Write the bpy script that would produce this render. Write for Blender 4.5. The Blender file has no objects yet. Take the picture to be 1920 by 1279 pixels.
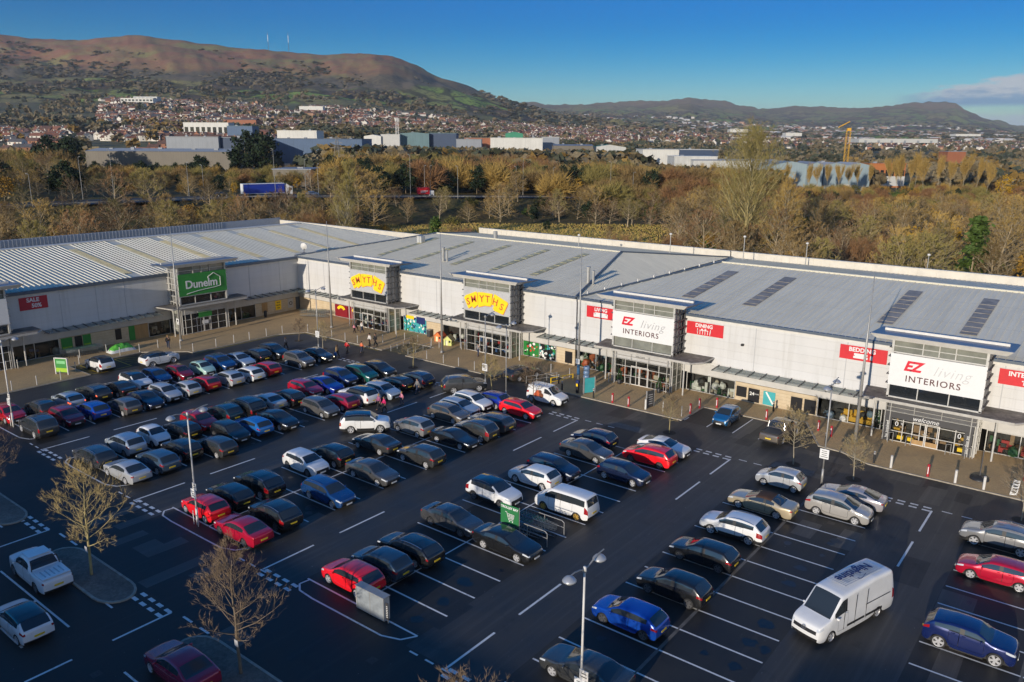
import bpy, bmesh, math, random
import numpy as np
from mathutils import Vector, Matrix, noise as mnoise
R = math.radians
HAZE = 4.8e-5
SC = bpy.context.scene
# ------------------------------------------------------------------ camera
cam_d = bpy.data.cameras.new('camera'); cam = bpy.data.objects.new('camera', cam_d)
SC.collection.objects.link(cam); SC.camera = cam
cam_d.sensor_width = 36.0; cam_d.lens = 28.003; cam_d.clip_start = 0.5; cam_d.clip_end = 40000
rt = Vector((0.786123, 0.618038, 0.006329)); dn = Vector((0.155109, -0.187361, -0.969968)); fw = Vector((-0.598291, 0.763495, -0.243152))
CAM = Vector((21.608, -34.324, 26.366))
m3 = Matrix((rt, -dn, -fw)).transposed()
cam.matrix_world = Matrix.Translation(CAM) @ m3.to_4x4()
# ------------------------------------------------------------------ world, sun
SUN_EL = R(11.3); LDIR = Vector((-0.115, 1.0, 0)).normalized()          # the way the light travels over the ground
sun_to = Vector((-LDIR.x*math.cos(SUN_EL), -LDIR.y*math.cos(SUN_EL), math.sin(SUN_EL)))
W = bpy.data.worlds.new('World'); SC.world = W; W.use_nodes = True
nt = W.node_tree; N = nt.nodes; LK = nt.links
bg = N['Background']
sky = N.new('ShaderNodeTexSky'); sky.sky_type = 'NISHITA'; sky.sun_disc = False
sky.sun_elevation = SUN_EL; sky.sun_rotation = math.atan2(sun_to.x, sun_to.y)
sky.altitude = 30; sky.air_density = 1.0; sky.dust_density = 0.25; sky.ozone_density = 4.0
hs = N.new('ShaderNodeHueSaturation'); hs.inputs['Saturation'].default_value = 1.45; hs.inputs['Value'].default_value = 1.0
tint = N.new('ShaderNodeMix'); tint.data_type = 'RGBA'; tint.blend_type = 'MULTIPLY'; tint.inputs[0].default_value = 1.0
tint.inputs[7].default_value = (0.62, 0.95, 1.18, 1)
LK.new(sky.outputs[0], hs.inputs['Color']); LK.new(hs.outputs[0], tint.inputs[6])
# a bank of cloud low in the north east, made of noise on the view direction of the sky itself
tc = N.new('ShaderNodeTexCoord'); sep = N.new('ShaderNodeSeparateXYZ'); LK.new(tc.outputs['Generated'], sep.inputs[0])
def wmath(op, a, b=None, c=None, clamp=False):
    n = N.new('ShaderNodeMath'); n.operation = op; n.use_clamp = clamp
    for i, v in enumerate((a, b, c)):
        if v is None: continue
        if isinstance(v, (int, float)): n.inputs[i].default_value = v
        else: LK.new(v, n.inputs[i])
    return n.outputs[0]
def wrange(v, a, b, lo=0.0, hi=1.0):
    n = N.new('ShaderNodeMapRange'); n.interpolation_type = 'SMOOTHSTEP'
    LK.new(v, n.inputs[0]); n.inputs[1].default_value = a; n.inputs[2].default_value = b; n.inputs[3].default_value = lo; n.inputs[4].default_value = hi
    return n.outputs[0]
az = wmath('ARCTAN2', sep.outputs[0], sep.outputs[1]); el = wmath('ARCSINE', sep.outputs[2])
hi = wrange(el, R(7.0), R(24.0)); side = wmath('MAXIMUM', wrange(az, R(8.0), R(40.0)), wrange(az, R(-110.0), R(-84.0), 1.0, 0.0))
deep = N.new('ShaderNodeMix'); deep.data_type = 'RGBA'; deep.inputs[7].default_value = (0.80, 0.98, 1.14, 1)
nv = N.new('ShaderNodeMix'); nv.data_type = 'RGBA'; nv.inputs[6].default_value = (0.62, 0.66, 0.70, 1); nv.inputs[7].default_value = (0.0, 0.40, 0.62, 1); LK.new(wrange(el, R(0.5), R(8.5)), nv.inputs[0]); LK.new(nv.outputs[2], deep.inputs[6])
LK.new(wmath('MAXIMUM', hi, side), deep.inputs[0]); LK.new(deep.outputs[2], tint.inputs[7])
cmb = N.new('ShaderNodeCombineXYZ'); LK.new(wmath('MULTIPLY', az, 7.0), cmb.inputs[0]); LK.new(wmath('MULTIPLY', el, 30.0), cmb.inputs[1])
cn = N.new('ShaderNodeTexNoise'); cn.inputs['Scale'].default_value = 3.4; cn.inputs['Detail'].default_value = 9; cn.inputs['Roughness'].default_value = 0.68
LK.new(cmb.outputs[0], cn.inputs['Vector'])
azm = wrange(az, R(-14.5), R(-10.5))
upe = wmath('SUBTRACT', el, wmath('MULTIPLY', wmath('SUBTRACT', az, R(-12.4)), 0.20))
band = wmath('MULTIPLY', wrange(el, R(2.05), R(2.45)), wrange(wmath('ADD', upe, wmath('MULTIPLY', wmath('SUBTRACT', cn.outputs[0], 0.5), 0.05)), R(2.7), R(3.2), 1.0, 0.0))
low = wmath('MULTIPLY', wmath('MULTIPLY', wrange(el, R(-1.0), R(0.3)), wrange(el, R(1.5), R(2.0), 1.0, 0.0)), wrange(cn.outputs[0], 0.32, 0.58, 0.4, 0.9))
cov = wmath('MULTIPLY', wmath('MAXIMUM', wmath('MULTIPLY', band, 0.95), low), azm)
# thin streaks just above the far ridge
cmb2 = N.new('ShaderNodeCombineXYZ'); LK.new(wmath('MULTIPLY', az, 9.0), cmb2.inputs[0]); LK.new(wmath('MULTIPLY', el, 60.0), cmb2.inputs[1])
cn2 = N.new('ShaderNodeTexNoise'); cn2.inputs['Scale'].default_value = 1.3; cn2.inputs['Detail'].default_value = 6
LK.new(cmb2.outputs[0], cn2.inputs['Vector'])
st = wmath('MULTIPLY', wmath('MULTIPLY', wrange(cn2.outputs[0], 0.5, 0.75), wrange(az, R(-28.0), R(-20.0))), wmath('MULTIPLY', wrange(el, R(1.7), R(2.7), 1.0, 0.0), 0.55))
cov = wmath('MAXIMUM', cov, st)
ccol = N.new('ShaderNodeMix'); ccol.data_type = 'RGBA'
ccol.inputs[6].default_value = (1.0, 1.9, 3.0, 1); ccol.inputs[7].default_value = (3.0, 3.25, 3.6, 1)
lowpale = wrange(el, R(1.9), R(2.1), 0.62, 0.0)
LK.new(wmath('MAXIMUM', wrange(wmath('ADD', el, wmath('MULTIPLY', wmath('SUBTRACT', cn.outputs[0], 0.5), 0.045)), R(2.5), R(3.3)), lowpale), ccol.inputs[0])
cm = N.new('ShaderNodeMix'); cm.data_type = 'RGBA'
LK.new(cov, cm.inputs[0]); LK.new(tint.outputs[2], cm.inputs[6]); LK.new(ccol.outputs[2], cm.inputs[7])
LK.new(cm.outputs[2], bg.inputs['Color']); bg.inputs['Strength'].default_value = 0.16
sun_d = bpy.data.lights.new('sun', 'SUN'); sun_d.energy = 4.4; sun_d.angle = R(0.5); sun_d.color = (1.0, 0.89, 0.74)
sun = bpy.data.objects.new('sun', sun_d); SC.collection.objects.link(sun)
sun.rotation_euler = (-sun_to).to_track_quat('-Z', 'Y').to_euler(); sun.location = (0, -200, 80)
vs = SC.view_settings; SC.display_settings.display_device = 'sRGB'
vs.view_transform = 'Standard'; vs.look = 'None'; vs.exposure = 0.0; vs.gamma = 1.0; vs.use_curve_mapping = False
# ------------------------------------------------------------------ helpers
COL = SC.collection
def tag(o, label=None, cat=None, group=None, kind=None):
    if label: o['label'] = label
    if cat: o['category'] = cat
    if group: o['group'] = group
    if kind: o['kind'] = kind
    return o
def thing(name, label, cat, loc=(0, 0, 0), rz=0.0, group=None):
    o = bpy.data.objects.new(name, None); COL.objects.link(o); o.empty_display_size = 0.3
    o.location = loc; o.rotation_euler = (0, 0, rz)
    return tag(o, label, cat, group)
def copy_tree(o, parent=None):
    c = o.copy(); COL.objects.link(c)
    if parent: c.parent = parent
    for ch in o.children: copy_tree(ch, c)
    return c
class MB:
    """collects faces, then becomes one mesh object"""
    def __init__(s): s.v = []; s.f = []; s.m = []
    def poly(s, pts, m=0):
        n = len(s.v); s.v += [tuple(p) for p in pts]; s.f.append(tuple(range(n, n+len(pts)))); s.m.append(m); return s
    def box(s, x0, x1, y0, y1, z0, z1, m=0):
        if x0 > x1: x0, x1 = x1, x0
        if y0 > y1: y0, y1 = y1, y0
        if z0 > z1: z0, z1 = z1, z0
        n = len(s.v)
        s.v += [(x, y, z) for z in (z0, z1) for x, y in ((x0, y0), (x1, y0), (x1, y1), (x0, y1))]
        for q in ((0, 3, 2, 1), (4, 5, 6, 7), (0, 1, 5, 4), (1, 2, 6, 5), (2, 3, 7, 6), (3, 0, 4, 7)):
            s.f.append(tuple(n+i for i in q)); s.m.append(m)
        return s
    def prism(s, pts, z0, z1, m=0, mtop=None):
        n = len(s.v); k = len(pts)
        a = sum(pts[i][0]*pts[(i+1) % k][1]-pts[(i+1) % k][0]*pts[i][1] for i in range(k))
        if a < 0: pts = pts[::-1]
        s.v += [(p[0], p[1], z0) for p in pts]+[(p[0], p[1], z1) for p in pts]
        s.f.append(tuple(n+k+i for i in range(k))); s.m.append(m if mtop is None else mtop)
        s.f.append(tuple(n+k-1-i for i in range(k))); s.m.append(m)
        for i in range(k):
            j = (i+1) % k; s.f.append((n+i, n+j, n+k+j, n+k+i)); s.m.append(m)
        return s
    def tube(s, p0, p1, r0, r1=None, n=6, m=0, caps=True):
        p0 = Vector(p0); p1 = Vector(p1); r1 = r0 if r1 is None else r1
        d = (p1-p0).normalized(); a = d.orthogonal().normalized(); b = d.cross(a); k = len(s.v)
        for p, r in ((p0, r0), (p1, r1)):
            for i in range(n):
                t = 2*math.pi*i/n; q = p+(a*math.cos(t)+b*math.sin(t))*r; s.v.append((q.x, q.y, q.z))
        for i in range(n):
            j = (i+1) % n; s.f.append((k+i, k+j, k+n+j, k+n+i)); s.m.append(m)
        if caps:
            s.f.append(tuple(k+n-1-i for i in range(n))); s.m.append(m); s.f.append(tuple(k+n+i for i in range(n))); s.m.append(m)
        return s
    def path(s, pts, r, n=6, m=0):
        for a, b in zip(pts[:-1], pts[1:]): s.tube(a, b, r, r, n, m)
        return s
    def lathe(s, prof, c=(0, 0, 0), n=16, m=0, axis='z'):
        k = len(s.v); q = len(prof)
        for i in range(n):
            t = 2*math.pi*i/n; ca, sa = math.cos(t), math.sin(t)
            for r, h in prof:
                p = (r*ca, r*sa, h) if axis == 'z' else (r*ca, h, r*sa)
                s.v.append((c[0]+p[0], c[1]+p[1], c[2]+p[2]))
        for i in range(n):
            j = (i+1) % n
            for a in range(q-1):
                f = (k+i*q+a, k+j*q+a, k+j*q+a+1, k+i*q+a+1)
                s.f.append(f if axis == 'z' else f[::-1]); s.m.append(m)
        return s
    def mesh(s, name, mats, smooth=False):
        me = bpy.data.meshes.new(name); me.from_pydata(s.v, [], s.f)
        for mm in (mats if isinstance(mats, (list, tuple)) else [mats]): me.materials.append(mm)
        if any(s.m): me.polygons.foreach_set('material_index', s.m)
        if smooth: me.polygons.foreach_set('use_smooth', [True]*len(me.polygons))
        me.update(); return me
    def build(s, name, mats, parent=None, smooth=False, loc=None):
        return link(name, s.mesh(name, mats, smooth), parent, loc)
def link(name, me, parent=None, loc=None):
    o = bpy.data.objects.new(name, me); COL.objects.link(o)
    if parent: o.parent = parent
    if loc: o.location = loc
    return o
def recenter(o):
    """moves a top-level mesh's origin to the foot of its own geometry"""
    v = np.array([x.co for x in o.data.vertices]); c = (v.min(0)+v.max(0))/2; c[2] = v[:, 2].min()
    o.data.transform(Matrix.Translation(-Vector(c))); o.location = c; return o
# ------------------------------------------------------------------ materials
def srgb(r, g, b): return tuple((c/255/12.92 if c <= 10 else ((c/255+0.055)/1.055)**2.4) for c in (r, g, b))
MATS = {}
def mat(name, col, rough=0.6, metal=0.0, var=0.15, scale=3.0, spec=0.5, coat=0.0, bump=0.0, bscale=None, emit=None, detail=4, stretch=None, var2=None):
    if name in MATS: return MATS[name]
    m = bpy.data.materials.new(name); m.use_nodes = True; n = m.node_tree.nodes; l = m.node_tree.links; b = n['Principled BSDF']
    b.inputs['Roughness'].default_value = rough; b.inputs['Metallic'].default_value = metal
    b.inputs['Specular IOR Level'].default_value = spec; b.inputs['Coat Weight'].default_value = coat; b.inputs['Coat Roughness'].default_value = 0.04
    b.inputs['Base Color'].default_value = (*col, 1)
    if var > 0:
        g = n.new('ShaderNodeNewGeometry'); src = g.outputs['Position']
        if stretch:
            mp = n.new('ShaderNodeMapping'); mp.inputs['Scale'].default_value = stretch; l.new(src, mp.inputs[0]); src = mp.outputs[0]
        t = n.new('ShaderNodeTexNoise'); t.inputs['Scale'].default_value = scale; t.inputs['Detail'].default_value = detail; t.inputs['Roughness'].default_value = 0.65
        l.new(src, t.inputs['Vector'])
        mr = n.new('ShaderNodeMapRange'); mr.inputs[1].default_value = 0.3; mr.inputs[2].default_value = 0.7; mr.inputs[3].default_value = 1-var; mr.inputs[4].default_value = 1+var
        l.new(t.outputs[0], mr.inputs[0]); val = mr.outputs[0]
        if var2:
            t2 = n.new('ShaderNodeTexNoise'); t2.inputs['Scale'].default_value = var2[1]; t2.inputs['Detail'].default_value = 5; l.new(g.outputs['Position'], t2.inputs['Vector'])
            m2 = n.new('ShaderNodeMapRange'); m2.inputs[1].default_value = 0.3; m2.inputs[2].default_value = 0.7; m2.inputs[3].default_value = 1-var2[0]; m2.inputs[4].default_value = 1+var2[0]
            l.new(t2.outputs[0], m2.inputs[0]); mu = n.new('ShaderNodeMath'); mu.operation = 'MULTIPLY'; l.new(val, mu.inputs[0]); l.new(m2.outputs[0], mu.inputs[1]); val = mu.outputs[0]
        mx = n.new('ShaderNodeVectorMath'); mx.operation = 'SCALE'; mx.inputs[0].default_value = col; l.new(val, mx.inputs['Scale'])
        l.new(mx.outputs[0], b.inputs['Base Color'])
        if bump:
            bp = n.new('ShaderNodeBump'); bp.inputs['Strength'].default_value = bump; bp.inputs['Distance'].default_value = 0.05
            if bscale:
                t3 = n.new('ShaderNodeTexNoise'); t3.inputs['Scale'].default_value = bscale; l.new(src, t3.inputs['Vector']); l.new(t3.outputs[0], bp.inputs['Height'])
            else: l.new(t.outputs[0], bp.inputs['Height'])
            l.new(bp.outputs[0], b.inputs['Normal'])
    if emit: b.inputs['Emission Color'].default_value = (*col, 1); b.inputs['Emission Strength'].default_value = emit
    MATS[name] = m; return m
class NB:
    """small node builder for the larger materials"""
    def __init__(s, name):
        s.m = bpy.data.materials.new(name); s.m.use_nodes = True; s.n = s.m.node_tree.nodes; s.l = s.m.node_tree.links; s.b = s.n['Principled BSDF']
        s.g = s.n.new('ShaderNodeNewGeometry'); s.pos = s.g.outputs['Position']; MATS[name] = s.m
        sp = s.n.new('ShaderNodeSeparateXYZ'); s.l.new(s.pos, sp.inputs[0]); s.x, s.y, s.z = sp.outputs
    def put(s, sock, v):
        if isinstance(v, (int, float)): sock.default_value = v
        elif isinstance(v, tuple): sock.default_value = (*v, 1) if len(v) == 3 and len(sock.default_value) == 4 else v
        else: s.l.new(v, sock)
    def math(s, op, a, b=0.0, clamp=False):
        n = s.n.new('ShaderNodeMath'); n.operation = op; n.use_clamp = clamp; s.put(n.inputs[0], a); s.put(n.inputs[1], b); return n.outputs[0]
    def noise(s, scale, detail=4, vec=None, rough=0.6):
        n = s.n.new('ShaderNodeTexNoise'); n.inputs['Scale'].default_value = scale; n.inputs['Detail'].default_value = detail; n.inputs['Roughness'].default_value = rough
        s.l.new(vec or s.pos, n.inputs['Vector']); return n.outputs[0]
    def rng(s, v, a, b, lo=0.0, hi=1.0):
        n = s.n.new('ShaderNodeMapRange'); s.put(n.inputs[0], v)
        for i, q in enumerate((a, b, lo, hi)): n.inputs[i+1].default_value = q
        return n.outputs[0]
    def mix(s, f, a, b, mode='MIX'):
        n = s.n.new('ShaderNodeMix'); n.data_type = 'RGBA'; n.blend_type = mode; s.put(n.inputs[0], f); s.put(n.inputs[6], a); s.put(n.inputs[7], b); return n.outputs[2]
    def scaled(s, vec3, v=None):
        mp = s.n.new('ShaderNodeMapping'); mp.inputs['Scale'].default_value = vec3; s.l.new(v or s.pos, mp.inputs[0]); return mp.outputs[0]
    def out(s, col, rough=0.6, spec=0.5, bump=None, bs=0.3, bd=0.05):
        s.put(s.b.inputs['Base Color'], col); s.put(s.b.inputs['Roughness'], rough); s.b.inputs['Specular IOR Level'].default_value = spec
        if bump is not None:
            bp = s.n.new('ShaderNodeBump'); bp.inputs['Strength'].default_value = bs; bp.inputs['Distance'].default_value = bd
            s.l.new(bump, bp.inputs['Height']); s.l.new(bp.outputs[0], s.b.inputs['Normal'])
        return s.m
def text_mesh(body, size, extrude=0.01, shear=0.0, bold=0.0, spacing=1.0, align='CENTER'):
    cu = bpy.data.curves.new('lettering', 'FONT'); cu.body = body; cu.size = size; cu.extrude = extrude; cu.shear = shear; cu.offset = bold
    cu.space_character = spacing; cu.align_x = align; cu.align_y = 'CENTER'; cu.resolution_u = 3
    o = bpy.data.objects.new('lettering', cu); COL.objects.link(o)
    dg = bpy.context.evaluated_depsgraph_get(); me = bpy.data.meshes.new_from_object(o.evaluated_get(dg))
    bpy.data.objects.remove(o); bpy.data.curves.remove(cu); return me
def lettering(parent, body, size, loc, m, face='S', name='lettering', **k):
    """raised lettering on a wall that faces south ('S', reads along +x) or east ('E', reads along +y)"""
    me = text_mesh(body, size, **k); me.materials.clear(); me.materials.append(m)
    o = link(name, me, parent); o.location = loc
    o.rotation_euler = (R(90), 0, 0 if face == 'S' else R(90)) if face in 'SE' else face
    return o
# ------------------------------------------------------------------ terrain
HF = Vector((fw.x, fw.y, 0)).normalized(); HR = Vector((rt.x, rt.y, 0)).normalized(); FPX = 1493.5
def z_for(D, y):
    k = (y-639.5)/FPX; return CAM.z-D*(0.96999*k+0.24315)/(0.96997-0.24315*k)
SKYL = [(-900, 60), (-300, 62), (0, 68), (60, 75), (110, 81), (160, 82), (200, 77), (260, 71), (300, 73), (380, 85), (470, 93), (560, 101), (620, 104), (700, 101), (740, 107), (780, 122), (820, 145), (850, 152), (880, 162), (920, 180), (960, 193), (1000, 205), (1060, 221), (1200, 238), (1500, 252), (1920, 256), (2800, 258)]
SKYR = [(-900, 190), (0, 190), (900, 194), (960, 192), (1040, 197), (1130, 194), (1200, 190), (1250, 184), (1290, 181), (1330, 185), (1380, 195), (1417, 202), (1440, 200), (1485, 194.5), (1537, 195.5), (1575, 199), (1631, 194), (1687, 189), (1781, 187), (1792, 195), (1837, 216), (1894, 231), (1940, 234), (2100, 240), (2800, 244)]
def curve(tab): a = np.array(tab, float); return lambda p: np.interp(p, a[:, 0], a[:, 1])
ROWS = [(600, [(-900, 297), (0, 298), (300, 302), (600, 318), (800, 325), (960, 331), (1200, 335), (2800, 335)]),
        (900, [(-900, 262), (0, 264), (300, 262), (600, 270), (800, 276), (960, 288), (1200, 300), (1500, 309), (2800, 310)]),
        (1300, [(-900, 230), (0, 231), (300, 231), (600, 240), (800, 250), (960, 259), (1060, 265), (1200, 273), (1500, 283), (2800, 288)]),
        (1900, [(-900, 193), (0, 194), (300, 197), (600, 208), (800, 222), (960, 236), (1060, 244), (1200, 253), (1500, 267), (2800, 271)]),
        (2500, [(-900, 145), (0, 148), (300, 150), (600, 160), (740, 175), (800, 188), (900, 206), (960, 218), (1060, 233), (1200, 245), (1500, 259), (2800, 263)]),
        (3100, SKYL),
        (3500, [(-900, 75), (0, 84), (260, 84), (600, 116), (740, 120), (850, 165), (960, 203), (1060, 221), (1200, 236), (1500, 250), (2800, 256)]),
        (4800, [(-900, 160), (0, 160), (800, 190), (960, 212), (1060, 218), (1200, 224), (1500, 241), (1700, 241), (1920, 248), (2800, 250)]),
        (6200, [(-900, 190), (800, 205), (960, 203), (1060, 207), (1200, 207), (1290, 200), (1420, 217), (1500, 220), (1631, 217), (1781, 215), (1900, 241), (2800, 247)]),
        (7500, SKYR),
        (9500, [(-900, 215), (2800, 250)])]
RC = [(d, curve(t)) for d, t in ROWS]
def motorway(px): return 215+0.1*np.clip(px, -400, 1900)
def tz_np(px, D):
    """height of the land at forward distance D along the bearing px"""
    px = np.asarray(px, float); D = np.asarray(D, float)
    ds = np.array([0, 430.0]+[d for d, _ in RC])
    zs = [np.full(px.shape, -0.12), np.full(px.shape, -0.12)]+[np.maximum(z_for(d, c(px)), -0.12) for d, c in RC]
    zs = np.array(zs); i = np.clip(np.searchsorted(ds, D)-1, 0, len(ds)-2)
    t = np.clip((D-ds[i])/(ds[i+1]-ds[i]), 0, 1)
    flat = zs.reshape(len(ds), -1); j = np.arange(flat.shape[1]); i1 = i.reshape(-1)
    z = (flat[i1, j]*(1-t.reshape(-1))+flat[i1+1, j]*t.reshape(-1)).reshape(px.shape)
    # the motorway runs on a bank behind the shops; the land stays up beyond it
    dm = motorway(px); h = np.interp(px, [-900, 490, 1150, 1500, 2800], [9.5, 8.4, 4.5, 1.5, 0.5])
    up = np.clip((D-(dm-30))/20, 0, 1); up = up*up*(3-2*up)
    return np.maximum(z, -0.12+up*h)
def to_pxD(x, y):
    dx = np.asarray(x)-CAM.x; dy = np.asarray(y)-CAM.y
    f = dx*HF.x+dy*HF.y; r = dx*HR.x+dy*HR.y
    f2 = np.maximum(f, 1.0); return np.clip(960+FPX*r/f2/0.97, -900, 2800), f
def tz(x, y):
    p, D = to_pxD(np.array([x]), np.array([y])); return float(tz_np(p, D)[0])
def gpt(px, D):
    """the point of the land at bearing px and forward distance D"""
    r = (px-960)*0.97/FPX*D; x = CAM.x+HF.x*D+HR.x*r; y = CAM.y+HF.y*D+HR.y*r; return Vector((x, y, float(tz_np(np.array([px]), np.array([D]))[0])))
def fbm(pts, oct=4):
    return np.array([mnoise.fractal(Vector(p), 0.9, 2.1, oct) for p in pts])
def build_terrain():
    rad = np.concatenate([np.linspace(5, 380, 26), np.geomspace(395, 3000, 90), np.linspace(3030, 4000, 22), np.geomspace(4100, 11000, 60)])
    base = math.atan2(HF.x, HF.y)
    ang = np.concatenate([np.linspace(-42, 42, 620), np.linspace(43.5, 316.5, 90)])*math.pi/180
    A, Rr = np.meshgrid(ang, rad, indexing='ij')
    X = CAM.x+np.sin(base+A)*Rr; Y = CAM.y+np.cos(base+A)*Rr
    p, D = to_pxD(X, Y); D2 = np.where(D > 0.55*Rr, D, 0.55*Rr)
    back = np.clip((np.cos(A)-0.1)/0.5, 0, 1)
    Z = tz_np(p, D2); Z = -0.12+(Z+0.12)*back
    n1 = fbm(np.stack([X.ravel()/420, Y.ravel()/420, 0*X.ravel()], 1)).reshape(X.shape)
    n2 = fbm(np.stack([X.ravel()/95+7, Y.ravel()/95, 0*X.ravel()], 1), 3).reshape(X.shape)
    amp = np.clip((D-1700)/900, 0, 1)*back*np.clip(1-np.abs(D-3100)/220, 0, 1)*-1+np.clip((D-1700)/900, 0, 1)*back
    Z = Z+amp*(n1*26+n2*9)+np.clip((D-900)/800, 0, 1)*back*n2*2.0+np.clip((D-2900)/100, 0, 1)*back*n2*3.0
    na, nr = X.shape
    verts = np.stack([X, Y, Z], -1).reshape(-1, 3).tolist(); k0 = len(verts)
    verts.append((CAM.x, CAM.y, -0.12))
    faces = []
    for i in range(na):
        j = (i+1) % na; faces.append((i*nr, k0, j*nr))
        for k in range(nr-1): faces.append((i*nr+k, j*nr+k, j*nr+k+1, i*nr+k+1))
    me = bpy.data.meshes.new('ground'); me.from_pydata(verts, [], [f[::-1] for f in faces]); me.update()
    me.polygons.foreach_set('use_smooth', [True]*len(me.polygons))
    b = NB('land')
    nA = b.noise(0.0022, 6); nB = b.noise(0.012, 6); nC = b.noise(0.09, 5); nD = b.noise(0.9, 5)
    vor = b.n.new('ShaderNodeTexVoronoi'); vor.inputs['Scale'].default_value = 0.0068; vor.inputs['Randomness'].default_value = 0.85
    wv = b.n.new('ShaderNodeVectorMath'); wv.operation = 'ADD'; b.l.new(b.pos, wv.inputs[0])
    nz = b.n.new('ShaderNodeTexNoise'); nz.inputs['Scale'].default_value = 0.01; b.l.new(b.pos, nz.inputs['Vector'])
    sv = b.n.new('ShaderNodeVectorMath'); sv.operation = 'SCALE'; sv.inputs['Scale'].default_value = 70; b.l.new(nz.outputs['Color'], sv.inputs[0]); b.l.new(sv.outputs[0], wv.inputs[1])
    flat = b.scaled((1, 1, 0), wv.outputs[0]); b.l.new(flat, vor.inputs['Vector'])
    ve = b.n.new('ShaderNodeTexVoronoi'); ve.feature = 'DISTANCE_TO_EDGE'; ve.inputs['Scale'].default_value = 0.0068; ve.inputs['Randomness'].default_value = 0.85; b.l.new(flat, ve.inputs['Vector'])
    sepc = b.n.new('ShaderNodeSeparateColor'); b.l.new(vor.outputs['Color'], sepc.inputs[0])
    field = b.mix(b.rng(sepc.outputs[0], 0.25, 0.6), (0.24, 0.33, 0.06), (0.30, 0.25, 0.09))
    field = b.mix(b.rng(sepc.outputs[1], 0.72, 0.76), field, (0.13, 0.085, 0.05))
    hedge = b.math('MULTIPLY', b.rng(ve.outputs['Distance'], 0.03, 0.07, 1.0, 0.0), 0.85)
    field = b.mix(hedge, field, (0.04, 0.038, 0.018))
    field = b.mix(b.rng(nC, 0.5, 0.62), field, (0.055, 0.05, 0.022))
    wood = b.mix(b.rng(nC, 0.35, 0.65), (0.075, 0.068, 0.05), (0.16, 0.13, 0.08))
    wood = b.mix(b.rng(nB, 0.52, 0.62), wood, (0.18, 0.14, 0.09))
    heath = b.mix(b.rng(nB, 0.4, 0.62), (0.29, 0.13, 0.075), (0.27, 0.19, 0.085))
    heath = b.mix(b.rng(b.noise(0.0045, 5), 0.56, 0.66), heath, (0.25, 0.23, 0.08))
    heath = b.mix(b.rng(nC, 0.4, 0.7), heath, b.mix(0.5, heath, (0.14, 0.075, 0.045)))
    zz = b.math('ADD', b.z, b.math('MULTIPLY', b.math('SUBTRACT', nA, 0.5), 210.0))
    zz = b.math('ADD', zz, b.math('MULTIPLY', b.math('SUBTRACT', nB, 0.5), 90.0))
    hill = b.mix(b.rng(zz, 178, 205), field, wood)
    hill = b.mix(b.rng(zz, 232, 262), hill, heath)
    # far hills beyond five kilometres keep their fields higher up
    dist = b.n.new('ShaderNodeVectorMath'); dist.operation = 'LENGTH'; b.l.new(b.pos, dist.inputs[0])
    far = b.mix(b.rng(zz, 270, 340), b.mix(b.rng(zz, 90, 250), field, b.mix(0.35, field, (0.20, 0.15, 0.07))), b.mix(0.5, heath, (0.19, 0.16, 0.07)))
    hill = b.mix(b.rng(dist.outputs['Value'], 4200, 5000), hill, far)
    # near land: rough golden grass and scrub
    near = b.mix(b.rng(nC, 0.38, 0.62), (0.10, 0.07, 0.03), (0.075, 0.075, 0.022))
    near = b.mix(b.rng(b.noise(0.35, 6), 0.5, 0.7), near, (0.05, 0.036, 0.018))
    near = b.mix(b.rng(nD, 0.3, 0.7), near, b.mix(0.35, near, (0.20, 0.14, 0.05)))
    town = b.mix(b.rng(nC, 0.42, 0.58), (0.12, 0.12, 0.05), (0.17, 0.145, 0.09))
    mid = b.mix(b.rng(dist.outputs['Value'], 440, 560), near, town)
    col = b.mix(b.rng(b.math('ADD', dist.outputs['Value'], b.math('MULTIPLY', b.math('SUBTRACT', nB, 0.5), 500.0)), 1900, 2150), mid, hill)
    b.out(col, 0.9, 0.15, nC, 0.5, 2.0)
    me.materials.append(b.m)
    tag(link('ground', me), kind='structure')
build_terrain()
# ------------------------------------------------------------------ car park surface
def asphalt_mat():
    b = NB('asphalt')
    n1 = b.noise(0.12, 5); n2 = b.noise(1.1, 5); n3 = b.noise(38, 3)
    st = b.noise(1.0, 4, b.scaled((2.2, 0.05, 1)))                  # tyre wear running along the aisles
    c = b.mix(b.rng(n1, 0.35, 0.65), (0.018, 0.0175, 0.017), (0.038, 0.036, 0.032))
    c = b.mix(b.math('MULTIPLY', b.rng(st, 0.55, 0.75), 0.45), c, (0.056, 0.052, 0.047))
    c = b.mix(b.math('MULTIPLY', b.rng(n2, 0.55, 0.8), 0.5), c, (0.012, 0.012, 0.0125))
    c = b.mix(b.math('MULTIPLY', b.rng(n3, 0.4, 0.75), 0.3), c, (0.06, 0.057, 0.053))
    spk = b.noise(6.5, 2); c = b.mix(b.rng(spk, 0.755, 0.77), c, (0.3, 0.29, 0.27))
    return b.out(c, b.rng(n1, 0.3, 0.7, 0.45, 0.7), 0.3, n3, 0.35, 0.01)
M_ASPH = asphalt_mat()
g = MB(); g.poly([(-140, -62, 0), (90, -62, 0), (90, 100, 0), (-140, 100, 0)]); tag(g.build('car_park_surface', M_ASPH), kind='structure')
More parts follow.
